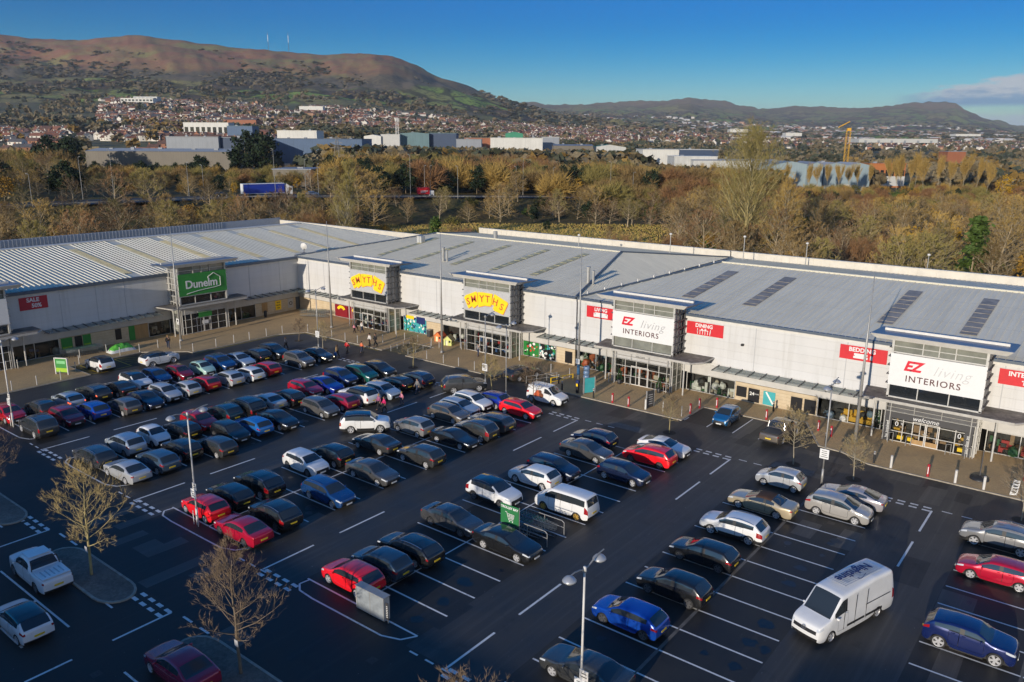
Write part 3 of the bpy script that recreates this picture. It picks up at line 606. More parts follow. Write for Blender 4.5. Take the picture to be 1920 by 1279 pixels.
def car_shell(ty):
    (L, Wd, H, wb, fo, wr, nz, cz, bf, br, cow, r0, r1, rear, tt, tzz, rzf, rzr, B, C) = CAR[ty]
    hw = Wd/2; ra = wr+0.055; sill = 0.2 if wr < .35 else .27
    bump_lo = 0.24 if wr < .35 else .30
    xs_top = [0, .10, .32, cow-.12, cow, r0, (r0+r1)/2, r1, rear, max(rear+.05, L-.12), L]
    zs_top = [nz, nz+.07, lerp(nz, cz, .55), cz-.015, cz, rzf, H, rzr, tt, tzz+.01, tzz-.06]
    ztop = lambda s: pl(s, xs_top, zs_top)
    fw_, rw_ = fo, fo+wb
    S = {r0+.13, r1-.12, 0.0, .10, .32, cow-.12, cow, cow+.32*(r0-cow), r0, B, B+.09, r1, C, rear, L-.10, L}
    for w in (fw_, rw_): S |= {w-ra-.06, w-ra*.96, w-ra*.68, w, w+ra*.68, w+ra*.96, w+ra+.06}
    S = sorted(s for s in S if 0 <= s <= L); T = [S[0]]
    keep = {r0+.13, r1-.12, 0.0, cow, r0, B, B+.09, r1, C, rear, L}
    for s in S[1:]:
        if s-T[-1] < .05:
            if s in keep and T[-1] not in keep: T[-1] = s
            elif s in keep and s-T[-1] > .015: T.append(s)
            continue
        T.append(s)
    S = T
    def zlow(s):
        z = pl(s, [0, .12, .3, fo-ra-.1, L-(L-rw_)+ra+.1, L-.2, L], [bump_lo+.03, bump_lo-.03, bump_lo-.05, sill, sill, bump_lo-.02, bump_lo+.06])
        if fo+ra < s < rw_-ra: z = sill
        for w in (fw_, rw_):
            d = abs(s-w)
            if d < ra: z = max(z, wr+math.sqrt(max(ra*ra-d*d, 0)))
        return z
    belt = lambda s: pl(s, [0, .3, cow, r0, C, rear, L], [nz-.03, ztop(.3)-.05, bf, bf+.01, br, min(br, tt)-.02, tzz-.1])
    box = ty in ('minivan', 'smallvan', 'panelvan')
    plan = lambda s: hw*pl(s, [0, .10, .35, .9, L-.8, L-.25, L-.08, L], [.80, .88, .95, 1, 1, .97, .93, .89] if not box else [.84, .91, .97, 1, 1, .99, .975, .95])
    wroof = hw*(.88 if box else .82 if ty in ('suv', 'bigsuv', 'mpv', 'coupesuv') else .79)
    rows = []
    for s in S:
        w = plan(s); zb = belt(s); zt = max(ztop(s), zb+.03); zl = zlow(s)
        c = min(max((zt-zb-.08)/max(H-bf-.12, .1), 0), 1); wr5 = lerp(w*.93, min(wroof, w*.9), c)
        arch = zl > sill+.1
        r = [(w*(.985 if arch else .955), zl), (w*.995, lerp(zl, zb, .22)), (w*1.0, lerp(zl, zb, .55)), (w*.985, lerp(zl, zb, .84)), (w*.955, zb),
             (wr5, lerp(zt-.012, zt-.085, c)), (wr5-lerp(.045, .075, c), lerp(zt-.004, zt-.03, c)), (wr5*.5, lerp(zt+.012, zt, c)), (0, zt+lerp(.018, .012, c))]
        rows.append(r)
    bm = bmesh.new(); V = []
    xo_f = [.05, .0, .0, .03, .07, .10, .11, .11, .11]; xo_r = [.06, .0, .015, .03, .05, .06, .06, .06, .06]
    for i, (s, r) in enumerate(zip(S, rows)):
        col = {}
        for k, (y, z) in enumerate(r):
            dx = 0
            if i == 0: dx = -xo_f[k]
            elif i == len(S)-1: dx = xo_r[k]
            X = L/2-s+dx
            if k >= 5 and s < .12: X -= .0
            bulge = 0
            if i in (0, 1): bulge = .11*(1-(y/hw)**2)
            if i == len(S)-1: bulge = -.07*(1-(y/hw)**2)
            if k >= 6 and abs(s-cow) < 1e-6: bulge = .10*(1-(y/hw)**2)
            if k >= 6 and abs(s-rear) < 1e-6 and i < len(S)-1: bulge = -.07*(1-(y/hw)**2)
            col[k, 1] = bm.verts.new((X+bulge, y, z))
            col[k, -1] = bm.verts.new((X+bulge, -y, z)) if k < 8 else col[k, 1]
        V.append(col)
    def face(vs, t):
        u = []
        for v in vs:
            if v not in u: u.append(v)
        if len(u) < 3: return
        f = bm.faces.new(u); f.material_index = t; f.smooth = True
    for i in range(len(S)-1):
        a, b2 = S[i], S[i+1]; mid = (a+b2)/2
        for k in range(8):
            for sd in (1, -1):
                t = BODY
                left = sd == 1
                if k >= 6:
                    if cow <= mid < r0: t = WS
                    elif r0 <= mid < r1: t = ROOF
                    elif r1 <= mid < rear: t = RW if ty not in ('smallvan', 'panelvan') else BODY
                elif k == 5 and r0 <= mid < r1: t = ROOF
                elif k == 4:
                    if cow+.30*(r0-cow) <= mid < B: t = FLW if left else FRW
                    elif B <= mid < B+.09 and C > B+.2: t = BP
                    elif B+.09 <= mid < C: t = RLW if left else RRW
                elif k in (1, 2, 3) or (k == 0):
                    d0 = cow+.1; d1 = B+.045; d2 = min(C-.05, rw_+ra*.5)
                    inarch = any(abs(mid-w) < ra*1.05 for w in (fw_, rw_))
                    if ty != 'x':
                        if fw_+ra+.03 < mid < B+.05 and not (k == 0): t = FLD if left else FRD
                        elif B+.05 <= mid < rw_-ra*.9 and not (k == 0) and C > B+.6: t = RLD if left else RRD
                    if k == 3 and mid < (.42 if ty != 'minivan' else .32): t = HLL if left else HLR
                    if k in ((3,) if ty not in ('suv', 'bigsuv', 'minivan', 'panelvan') else (3, 2)) and mid > L-.30: t = TLL if left else TLR
                    if k == 0 and ty in ('suv', 'bigsuv') and not inarch: t = LOW
                vs = [V[i][k, sd], V[i+1][k, sd], V[i+1][k+1, sd], V[i][k+1, sd]]
                if sd == 1: vs = vs[::-1]
                face(vs, t)
    # front and rear caps, five columns a side like the rows above them
    for end in (0, len(S)-1):
        col = V[end]; grid = {}
        for k in range(5):
            yk = abs(col[k, 1].co.y); X0 = col[k, 1].co.x
            for sd in (1, -1):
                grid[k, 0, sd] = col[k, sd]
                if k == 4: 
                    for c_, kk in ((1, 5), (2, 6), (3, 7), (4, 8)): grid[4, c_, sd] = col[kk, sd]
                else:
                    y5 = [abs(col[q, 1].co.y)/max(abs(col[4, 1].co.y), .01) for q in (5, 6, 7, 8)]
                    for c_, fr in enumerate(y5, 1):
                        y = yk*fr; bul = (.11 if end == 0 else -.07)*((1-(y/hw)**2)-(1-(yk/hw)**2))
                        if c_ == 4:
                            if (k, 4, 1) not in grid: grid[k, 4, 1] = grid[k, 4, -1] = bm.verts.new((X0+bul, 0, col[k, 1].co.z))
                        else: grid[k, c_, sd] = bm.verts.new((X0+bul, sd*y, col[k, 1].co.z))
        for k in range(4):
            for c_ in range(4):
                for sd in (1, -1):
                    t = BODY
                    if end == 0:
                        if k == 3 and c_ <= 1: t = HLL if sd == 1 else HLR
                        if k in ((1, 2) if ty != 'panelvan' else (2,)) and c_ >= 2: t = GRL
                        if k == 0 and c_ >= 1: t = LOW
                    else:
                        if k in ((3,) if ty not in ('suv', 'bigsuv', 'minivan', 'panelvan') else (2, 3)) and c_ <= (1 if ty in ('saloon', 'coupe', 'convertible', 'hatch') else 0): t = TLL if sd == 1 else TLR
                        if k == 0: t = LOW
                    vs = [grid[k, c_, sd], grid[k, c_+1, sd], grid[k+1, c_+1, sd], grid[k+1, c_, sd]]
                    if (sd == 1) == (end == 0): vs = vs[::-1]
                    face(vs, t)
    bmesh.ops.recalc_face_normals(bm, faces=bm.faces)
    me = bpy.data.meshes.new('shell'); bm.to_mesh(me); bm.free()
    for _ in range(19): me.materials.append(None)
    return me, S
def subdivided(me, lv=1):
    o = bpy.data.objects.new('shell', me); COL.objects.link(o); md = o.modifiers.new('s', 'SUBSURF'); md.levels = lv; md.render_levels = lv
    dg = bpy.context.evaluated_depsgraph_get(); r = bpy.data.meshes.new_from_object(o.evaluated_get(dg)); bpy.data.objects.remove(o); return r
def split(me):
    """cuts the shell into one mesh per part"""
    co = np.array([v.co for v in me.vertices]); out = {}
    for p in me.polygons: out.setdefault(p.material_index, []).append(tuple(p.vertices))
    res = {}
    for t, fs in out.items():
        ids = sorted({i for f in fs for i in f}); ix = {v: i for i, v in enumerate(ids)}
        m = bpy.data.meshes.new('part'); m.from_pydata(co[ids].tolist(), [], [tuple(ix[i] for i in f) for f in fs])
        m.polygons.foreach_set('use_smooth', [True]*len(m.polygons)); m.update(); res[t] = m
    return res
def islands(me):
    par = list(range(len(me.vertices)))
    def f(i):
        while par[i] != i: par[i] = par[par[i]]; i = par[i]
        return i
    for e in me.edges: a, b = e.vertices; par[f(a)] = f(b)
    g = {}
    for p in me.polygons: g.setdefault(f(p.vertices[0]), []).append(tuple(p.vertices))
    if len(g) == 1: return [me]
    out = []
    for fs in sorted(g.values(), key=len, reverse=True):
        ids = sorted({i for q in fs for i in q}); ix = {v: i for i, v in enumerate(ids)}
        m = bpy.data.meshes.new(me.name); m.from_pydata([tuple(me.vertices[i].co) for i in ids], [], [tuple(ix[i] for i in q) for q in fs]); m.polygons.foreach_set('use_smooth', [True]*len(m.polygons)); m.update(); out.append(m)
    return out
def gap(me, d=.014):
    bm = bmesh.new(); bm.from_mesh(me)
    r = bmesh.ops.inset_region(bm, faces=bm.faces[:], thickness=d, use_even_offset=True, use_boundary=True)
    bmesh.ops.delete(bm, geom=r['faces'], context='FACES'); bm.to_mesh(me); bm.free()
    me.polygons.foreach_set('use_smooth', [True]*len(me.polygons)); return me
def wheel_meshes(r, wd=.21):
    t = MB(); prof = [(r*.72, -wd/2), (r*.86, -wd/2-.004), (r*.97, -wd/2+.02), (r, -wd*.3), (r, wd*.3), (r*.97, wd/2-.02), (r*.86, wd/2+.004), (r*.72, wd/2)]
    t.lathe(prof, n=20, axis='y'); t.lathe([(0.001, .03), (r*.67, .03)], n=20, axis='y')
    a = MB(); a.lathe([(r*.62, .06), (r*.69, .108), (r*.74, .112), (r*.74, .09)], n=20, axis='y'); a.lathe([(.001, .095), (.05, .095), (.065, .06)], n=10, axis='y')
    for i in range(5):
        an = 2*math.pi*i/5; c, s = math.cos(an), math.sin(an)
        for o in (-.05, 0, .05):
            P = lambda rr, w, y: (rr*c-w*s, y, rr*s+w*c)
            a.poly([P(.045, o*.6-.018, .098), P(.045, o*.6+.018, .098), P(r*.66, o*1.1+.022, .094), P(r*.66, o*1.1-.022, .094)][::-1])
    return t.mesh('tyre', TYRE, True), a.mesh('rim', RIM)
def link_slot(o, m):
    if not o.data.materials: o.data.materials.append(None)
    o.material_slots[0].link = 'OBJECT'; o.material_slots[0].material = m
PROTO = {}
def mirror_mesh():
    b = MB(); b.lathe([(.001, -.1), (.05, -.085), (.075, -.03), (.075, .04), (.05, .095), (.001, .1)], n=8, axis='y'); me = b.mesh('mirror', DARK, True); me.transform(Matrix.Scale(.8, 4, (1, 0, 0))); return me
MIRROR = mirror_mesh(); MIRROR.materials.clear()
def add_wheels(root, spots, r, wd, hw):
    ty, rm = wheel_meshes(r, wd)
    for x, sd in spots:
        w = bpy.data.objects.new('wheel', None); COL.objects.link(w); w.parent = root; w.empty_display_size = .1
        w.location = (x, sd*(hw-wd/2-.025), r); w.rotation_euler = (0, random.random(), 0 if sd > 0 else math.pi)
        link('tyre', ty, w); q = link('rim', rm, w)
def plates(root, xf, xr, zf, zr, w=.52):
    link('number_plate', MB().box(xf-.01, xf+.012, -w/2, w/2, zf-.055, zf+.055).mesh('number_plate', PLW), root)
    link('number_plate', MB().box(xr-.012, xr+.01, -w/2, w/2, zr-.055, zr+.055).mesh('number_plate', PLY), root)
def make_car(ty):
    (L, Wd, H, wb, fo, wr, nz, cz, bf, br, cow, r0, r1, rear, tt, tzz, rzf, rzr, B, C) = CAR[ty]; hw = Wd/2
    root = bpy.data.objects.new('parked_car', None); COL.objects.link(root)
    me, S = car_shell(ty); parts = split(subdivided(me, 1))
    nm = {BODY: 'body', ROOF: 'roof', WS: 'windscreen', RW: 'rear_window', FLW: 'side_window', FRW: 'side_window', RLW: 'side_window', RRW: 'side_window', FLD: 'door', FRD: 'door', RLD: 'door', RRD: 'door',
          HLL: 'headlight', HLR: 'headlight', TLL: 'tail_light', TLR: 'tail_light', GRL: 'grille', LOW: 'bumper', BP: 'door_pillar'}
    for t, m, nth in [(t, q, i) for t, m in parts.items() for i, q in enumerate(islands(m))]:
        if t in (FLD, FRD, RLD, RRD): m = gap(m)
        o = link(nm[t] if t != BODY or nth == 0 else 'body_panel', m, root); o['tagno'] = t
        if t in (WS, RW, FLW, FRW, RLW, RRW): m.materials.append(GLASS)
        elif t in (HLL, HLR): link_slot(o, HEADL)
        elif t in (TLL, TLR): link_slot(o, TAILL)
        elif t in (GRL, LOW, BP): m.materials.append(DARK)
        else: m.materials.append(None)
        if t in (FLD, FRD, RLD, RRD):
            v = np.array([q.co for q in m.vertices]); xb = v[:, 0].min()+.12; sd = 1 if v[:, 1].mean() > 0 else -1
            zt_ = v[:, 2].max()-.06; ym = sd*(np.abs(v[:, 1]).max()-.008)
            h = link('door_handle', MB().box(xb, xb+.17, ym-sd*.02, ym+sd*.03, zt_-.02, zt_+.012).mesh('door_handle', None), o)
    spots = [(L/2-fo, 1), (L/2-fo, -1), (L/2-fo-wb, 1), (L/2-fo-wb, -1)]
    add_wheels(root, spots, wr, .21, hw)
    ub = MB(); ub.box(-L/2+.25, L/2-.22, -hw+.26, hw-.26, .17, .62); ub.box(L/2-fo-wb+wr+.16, L/2-fo-wr-.16, -hw+.06, hw-.06, .19, .62)
    ub.build('underbody', DARK, root)
    # the rear plate sits on the boot lid or the tailgate
    plates(root, L/2+.105, -L/2-.055, nz*.52, tzz*.62)
    for sd in (1, -1):
        o = link('mirror', MIRROR, root); o.location = (L/2-cow-.36, sd*(hw+.07), bf+.05); o['tagno'] = BODY
        link_slot(o, DARK)
    if ty in ('suv', 'bigsuv', 'estate'):
        wroof = hw*(.72 if ty == 'estate' else .76)
        for sd in (1, -1):
            b = MB(); zs = [pl(s, [r0, (r0+r1)/2, r1], [rzf, H, rzr]) for s in np.linspace(r0+.2, r1-.1, 6)]
            pts = [(L/2-s, sd*wroof, z+.005 if i not in (0, 5) else z-.03) for i, (s, z) in enumerate(zip(np.linspace(r0+.2, r1-.1, 6), zs))]
            b.path(pts, .018, 5); b.build('roof_rail', CHROME, root)
    PROTO[ty] = root; return root
def paint_up(root, body, roof=None, rim=None, lights=None):
    bm_ = paint(body) if isinstance(body, str) else body
    for o in list(root.children):
        t = o.get('tagno')
        if o.name.split('.')[0] in ('body', 'body_panel', 'door', 'roof', 'mirror'):
            link_slot(o, bm_ if not (roof and t == ROOF) else roof)
            for h in o.children: link_slot(h, bm_)
        if t in (HLL, HLR): link_slot(o, HEADON if lights == 'head' else HEADL)
        if t in (TLL, TLR): link_slot(o, BRAKEON if lights == 'brake' else TAILL)
        if rim and o.name.startswith('wheel'):
            for q in o.children:
                if q.name.startswith('rim'): link_slot(q, rim)
    return root
def make_pickup(cover):
    """double cab pickup; the load bed open or under a ribbed cover"""
    L, Wd, H, wb, fo, wr = 5.30, 1.88, 1.80, 3.2, .92, .385
    CAR['pickup_cab'] = (3.75, Wd, H, wb, fo, wr, .98, 1.18, 1.14, 1.18, 1.22, 1.82, 3.10, 3.55, 1.18, 1.16, 1.72, 1.70, 2.42, 3.2)
    root = bpy.data.objects.new('pickup_truck', None); COL.objects.link(root)
    full = CAR['pickup_cab']; CAR['pickup_cab'] = (L,)+full[1:13]+(3.52, 1.16, 1.12)+full[16:]
    me, S = car_shell('pickup_cab'); parts = split(subdivided(me, 1))
    nm = {BODY: 'body', ROOF: 'roof', WS: 'windscreen', RW: 'rear_window', FLW: 'side_window', FRW: 'side_window', RLW: 'side_window', RRW: 'side_window', FLD: 'door', FRD: 'door', RLD: 'door', RRD: 'door',
          HLL: 'headlight', HLR: 'headlight', TLL: 'tail_light', TLR: 'tail_light', GRL: 'grille', LOW: 'bumper', BP: 'door_pillar'}
    for t, m, nth in [(t, q, i) for t, m in parts.items() for i, q in enumerate(islands(m))]:
        if t in (FLD, FRD, RLD, RRD): m = gap(m)
        o = link(nm[t] if t != BODY or nth == 0 else 'body_panel', m, root); o['tagno'] = t
        m.materials.append(GLASS if t in (WS, RW, FLW, FRW, RLW, RRW) else HEADL if t in (HLL, HLR) else TAILL if t in (TLL, TLR) else DARK if t in (GRL, LOW, BP) else None)
        if t in (FLD, FRD, RLD, RRD):
            v = np.array([q.co for q in m.vertices]); xb = v[:, 0].min()+.12; sd = 1 if v[:, 1].mean() > 0 else -1; ym = sd*(np.abs(v[:, 1]).max()-.008)
            link('door_handle', MB().box(xb, xb+.17, ym-sd*.02, ym+sd*.03, v[:, 2].max()-.08, v[:, 2].max()-.05).mesh('door_handle', None), o)
    add_wheels(root, [(L/2-fo, 1), (L/2-fo, -1), (L/2-fo-wb, 1), (L/2-fo-wb, -1)], wr, .25, Wd/2)
    MB().box(-L/2+.2, L/2-.3, -.6, .6, .32, .8).build('underbody', DARK, root)
    plates(root, L/2+.1, -L/2-.06, .62, .72)
    for sd in (1, -1):
        o = link('mirror', MIRROR, root); o.location = (L/2-1.62, sd*1.03, 1.22); link_slot(o, DARK)
    bx0, bx1 = -L/2+.12, L/2-3.62
    if cover:
        c = MB(); c.box(bx0, bx1, -.80, .80, 1.17, 1.215)
        o = c.build('bed_cover', None, root); link_slot(o, paint('white'))
        for k in range(5): MB().box(bx0+.25, bx1-.45, -.52+k*.26-.04, -.52+k*.26+.04, 1.214, 1.232).build('cover_rib', paint('silver'), o)
        b = MB(); b.path([(bx1-.02, -.80, 1.2), (bx1+.12, -.72, 1.72), (bx1+.12, .72, 1.72), (bx1-.02, .80, 1.2)], .035, 6); b.build('roll_bar', DARK, root)
        b = MB(); b.box(L/2-3.0, L/2-1.95, -.62, .62, 1.785, 1.815); b.build('roof', BLACKROOF, root)
    else:
        c = MB(); c.box(bx0+.06, bx1-.03, -.74, .74, 1.155, 1.185); c.build('bed_liner', mat('bed_liner', (.03, .032, .033), .6), root)
        for sd in (1, -1): MB().box(bx0, bx1, sd*.76, sd*.86, 1.15, 1.215).build('bed_rail', DARK, root)
        b = MB(); b.path([(bx1-.02, -.76, 1.2), (bx1+.10, -.70, 1.76), (bx1+.10, .70, 1.76), (bx1-.02, .76, 1.2)], .03, 6, 0); b.build('roll_bar', CHROME, root)
    return root
# ------------------------------------------------------------------ retail buildings
def clad_mat(name, col, warm):
    b = NB(name)
    fr = b.math('FRACT', b.math('DIVIDE', b.math('ADD', b.z, -0.05), 0.86))
    seam_ = b.rng(fr, 0.0, 0.03, 1.0, 0.0)
    pan = b.math('FLOOR', b.math('DIVIDE', b.math('ADD', b.z, -0.05), 0.86))
    wn = b.n.new('ShaderNodeTexWhiteNoise'); wn.noise_dimensions = '1D'; b.l.new(pan, wn.inputs['W'])
    c = b.mix(b.math('MULTIPLY', wn.outputs['Value'], 0.35), col, warm)
    n = b.noise(0.8, 5, b.scaled((1, 1, 0.35))); c = b.mix(b.math('MULTIPLY', b.rng(n, 0.45, 0.8), 0.25), c, tuple(x*0.72 for x in col)); dr = b.noise(1.0, 5, b.scaled((2.2, 2.2, .12))); c = b.mix(b.math('MULTIPLY', b.rng(dr, .52, .78), .4), c, (0.36, .34, .30))
    c = b.mix(b.math('MULTIPLY', seam_, 0.45), c, (0.22, 0.22, 0.22))
    return b.out(c, 0.45, 0.4, b.math('SUBTRACT', 1.0, seam_), 0.5, 0.02)
CLAD = clad_mat('wall_cladding', (0.61, 0.605, 0.595), (0.55, 0.53, 0.49))
def stone_mat():
    b = NB('stone_cladding')
    fr = b.math('FRACT', b.math('DIVIDE', b.z, 0.34)); s = b.rng(fr, 0.0, 0.07, 1.0, 0.0)
    n = b.noise(1.3, 5); c = b.mix(b.rng(n, 0.3, 0.7), (0.50, 0.39, 0.25), (0.60, 0.50, 0.35))
    return b.out(b.mix(b.math('MULTIPLY', s, 0.7), c, (0.14, 0.09, 0.05)), 0.8, 0.3, b.math('SUBTRACT', 1.0, s), 0.6, 0.02)
STONE = stone_mat()
ROOFG = ROOFC = None
def roof_mat(name, col, along):
    b = NB(name); sc = (1.6, .06, 1) if along == 'y' else (.06, 1.6, 1); u = b.y if along == 'y' else b.x
    st = b.noise(1.0, 6, b.scaled(sc)); n = b.noise(.25, 5); w = b.noise(3.5, 4)
    lap = b.rng(b.math('FRACT', b.math('DIVIDE', u, 7.4)), 0.0, 0.012, 1.0, 0.0)
    sh = b.n.new('ShaderNodeTexWhiteNoise'); sh.noise_dimensions = '1D'; b.l.new(b.math('FLOOR', b.math('DIVIDE', b.x if along == 'y' else b.y, 1.1)), sh.inputs['W'])
    c = b.mix(b.math('MULTIPLY', b.rng(st, .45, .75), .45), col, tuple(q*.68 for q in col)); c = b.mix(b.math('MULTIPLY', b.rng(n, .4, .7), .3), c, tuple(q*.8 for q in col))
    c = b.mix(b.math('MULTIPLY', sh.outputs['Value'], .14), c, tuple(q*.62 for q in col)); c = b.mix(b.math('MULTIPLY', b.rng(w, .62, .7), .25), c, (.2, .19, .15)); c = b.mix(b.math('MULTIPLY', lap, .5), c, (.16, .155, .15))
    return b.out(c, .55, .4)
ROOFG = roof_mat('roof_sheet', (0.80, 0.735, 0.575), 'y'); ROOFC = roof_mat('pale_roof_sheet', (0.70, 0.655, 0.52), 'x')
ROOFT = mat('tower_roof_sheet', (0.15, 0.18, 0.235), 0.4, metal=0.0, var=0.1, scale=1.0)
STEEL = mat('galvanised_steel', (0.36, 0.355, 0.34), 0.5, metal=0.35, var=0.15, scale=2.0); STEELD = mat('dark_steel', (0.10, 0.10, 0.105), 0.5, metal=0.3, var=0.15)
FRAME = mat('pale_metal_frame', (0.50, 0.49, 0.46), 0.45, metal=0.2, var=0.1); GUTTER = mat('gutter_metal', (0.10, 0.125, 0.16), 0.45, metal=0.3, var=0.1)
TRIM = mat('white_trim', (0.62, 0.60, 0.56), 0.55, var=0.1, scale=1.5); BAND = mat('pale_band', (0.50, 0.49, 0.47), 0.6, var=0.1, scale=0.8)
SKYL_G = mat('green_rooflight', (0.46, 0.41, 0.22), 0.5, var=0.25, scale=0.8, var2=(0.2, 4)); SKYL_D = mat('dark_rooflight', (0.27, 0.235, 0.19), 0.5, var=0.35, scale=0.9); SKYL_Y = mat('yellowed_rooflight', (0.62, 0.52, 0.28), 0.55, var=0.2, scale=0.8)
PARAP = mat('parapet_cladding', (0.60, 0.56, 0.48), 0.55, var=0.1, scale=0.7)
CANTOP = mat('stained_canopy_top', (0.17, 0.15, 0.125), 0.75, var=0.5, scale=0.7, var2=(0.35, 3.0)); CANEDGE = mat('canopy_edge', (0.42, 0.40, 0.36), 0.55, var=0.15)
WOODP = mat('timber_panel', (0.36, 0.22, 0.09), 0.6, var=0.2, scale=1.2, stretch=(6, 6, 0.5))
BACK = mat('shop_interior', (0.035, 0.032, 0.03), 0.8, var=0.4, scale=1.5); CLERE = mat('clerestory_glass', (0.20, 0.205, 0.175), 0.12, var=0.25, scale=0.8, spec=0.7)
BLACKG = mat('dark_window_glass', (0.016, 0.019, 0.022), 0.05, var=0.0, spec=0.8)
def thin_glass(name, tintc, base=0.10):
    m = bpy.data.materials.new(name); m.use_nodes = True; n = m.node_tree.nodes; l = m.node_tree.links; n.remove(n['Principled BSDF'])
    tr = n.new('ShaderNodeBsdfTransparent'); tr.inputs[0].default_value = (*tintc, 1); gl = n.new('ShaderNodeBsdfGlossy'); gl.inputs['Roughness'].default_value = 0.03
    fr = n.new('ShaderNodeFresnel'); fr.inputs[0].default_value = 1.5; ad = n.new('ShaderNodeMath'); ad.operation = 'ADD'; ad.inputs[1].default_value = base; ad.use_clamp = True
    mx = n.new('ShaderNodeMixShader'); l.new(fr.outputs[0], ad.inputs[0]); l.new(ad.outputs[0], mx.inputs[0]); l.new(tr.outputs[0], mx.inputs[1]); l.new(gl.outputs[0], mx.inputs[2]); l.new(mx.outputs[0], n['Material Output'].inputs[0]); return m
PANE = thin_glass('shop_glass', (0.86, 0.9, 0.88), 0.03); CANGLASS = mat('canopy_glass', (0.17, 0.215, 0.19), 0.2, var=0.2, scale=1.2, spec=0.6); CANGLASS.node_tree.nodes['Principled BSDF'].inputs['Alpha'].default_value = 0.72
def plain(name, rgb, rough=0.55, var=0.08): return mat(name, srgb(*rgb), rough, var=var, scale=2.0)
RED = plain('sign_red', (200, 30, 40)); WHITE = mat('sign_white', (0.70, 0.70, 0.69), 0.4, var=0.03); GREENS = plain('sign_green', (44, 132, 52)); DKRED = plain('sign_dark_red', (88, 18, 26)); GREYS = plain('sign_grey', (176, 176, 176)); YEL = plain('sign_yellow', (250, 205, 20)); ORA = plain('sign_orange', (186, 88, 52)); BURG = plain('poster_burgundy', (128, 10, 28)); SLATE = plain('sign_slate', (62, 62, 64)); TEALP = plain('poster_teal', (60, 160, 165)); BLK = mat('poster_black', (0.014, 0.014, 0.016), 0.35, var=0.1); NEARW = plain('pale_letter', (225, 225, 220)); GLIME = plain('poster_lime', (150, 190, 40)); NAVYP = plain('poster_navy', (24, 40, 96)); PINKP = plain('poster_pink', (200, 70, 150))
class FB(MB):
    """boxes given along a front: t along it, d out from it, z up"""
    def __init__(s, face, at): super().__init__(); s.face = face; s.at = at
    def b(s, t0, t1, d0, d1, z0, z1, m=0):
        if s.face == 'S': return s.box(t0, t1, s.at-d1, s.at-d0, z0, z1, m)
        return s.box(s.at+d0, s.at+d1, t0, t1, z0, z1, m)
    def p(s, t, d, z): return (t, s.at-d, z) if s.face == 'S' else (s.at+d, t, z)
    def quad(s, t0, t1, z0, z1, d, m=0):
        q = [s.p(t0, d, z0), s.p(t1, d, z0), s.p(t1, d, z1), s.p(t0, d, z1)]; return s.poly(q, m)
    def beam(s, a, b_, r, n=6, m=0): return s.tube(s.p(*a), s.p(*b_), r, r, n, m)
def part(mb, name, m, parent, smooth=False):
    o = mb.build(name, m, parent, smooth)
    if parent is not None and parent.parent is None: o.location = -parent.location
    return o
def front_of(face, at, t): return Vector((t, at, 0)) if face == 'S' else Vector((at, t, 0))
rnd = random.Random(5)
ITEM = [mat('display_'+k, c, 0.6, var=0.2) for k, c in dict(cream=(.42, .36, .28), tan=(.24, .14, .07), rust=(.3, .07, .02), greyblue=(.12, .17, .22), white=(.55, .54, .5), green=(.02, .09, .03), red=(.35, .02, .02), yellow=(.5, .27, .01), black=(.02, .02, .02), blue=(.02, .07, .2)).items()]
def shop_window(bld, face, at, t0, t1, z0=0.14, z1=2.02, items=(0, 1, 3, 4, 8, 2), n=26, depth=1.3, seed=0):
    rr = random.Random(seed)
    s = FB(face, at); s.b(t0, t1, -depth, -depth+.04, z0-.1, z1); s.b(t0, t1, -depth+.04, -.06, z0-.1, z0-.04); s.b(t0, t1, -depth+.04, -.03, z1, z1+.04)
    w = part(s, 'shop_window', BACK, bld)
    f = FB(face, at); k = max(1, round((t1-t0)/2.8))
    for i in range(k+1):
        t = t0+(t1-t0)*i/k; f.b(t-.035, t+.035, -.04, .03, z0, z1)
    f.b(t0-.035, t1+.035, -.04, .032, z0-.06, z0); f.b(t0-.035, t1+.035, -.04, .032, z1, z1+.06); part(f, 'window_frame', FRAME, w)
    g = FB(face, at); g.quad(t0, t1, z0, z1, -.02); part(g, 'glass_pane', PANE, w)
    it = FB(face, at)
    for i in range(n):
        a = rr.uniform(t0+.15, t1-.5); b_ = a+rr.uniform(.12, .8); d = -rr.uniform(.25, depth-.45); h = rr.uniform(.15, 1.05)*(1 if rr.random() < .7 else 1.6); base = z0-.04 if rr.random() < .7 else z0+rr.uniform(.2, .9)
        m = rr.choice(items)
        if rr.random() < .45:
            c = Vector(it.p((a+b_)/2, d, base+h*.4)); r = min(h, b_-a)*.6+.06; it.lathe([(.01, -r), (r*.75, -r*.7), (r, 0), (r*.7, r*.7), (.01, r)], c, 8, m)
        else: it.b(a, min(b_, t1-.1), d-rr.uniform(.1, .3), d, base, min(base+h, z1-.1), m)
    part(it, 'window_display', ITEM, w); return w
def poster(bld, face, at, t0, t1, z0, z1, m, name='poster', d=.05):
    s = FB(face, at); s.b(t0, t1, .012, d, z0, z1); return part(s, name, m, bld)
def stone_run(bld, face, at, t0, t1):
    s = FB(face, at); s.b(t0, t1, -.25, .0, .10, 2.05); s.b(t0-.0, t1+.0, 0, .03, .0, .22); part(s, 'stone_base', STONE, bld)
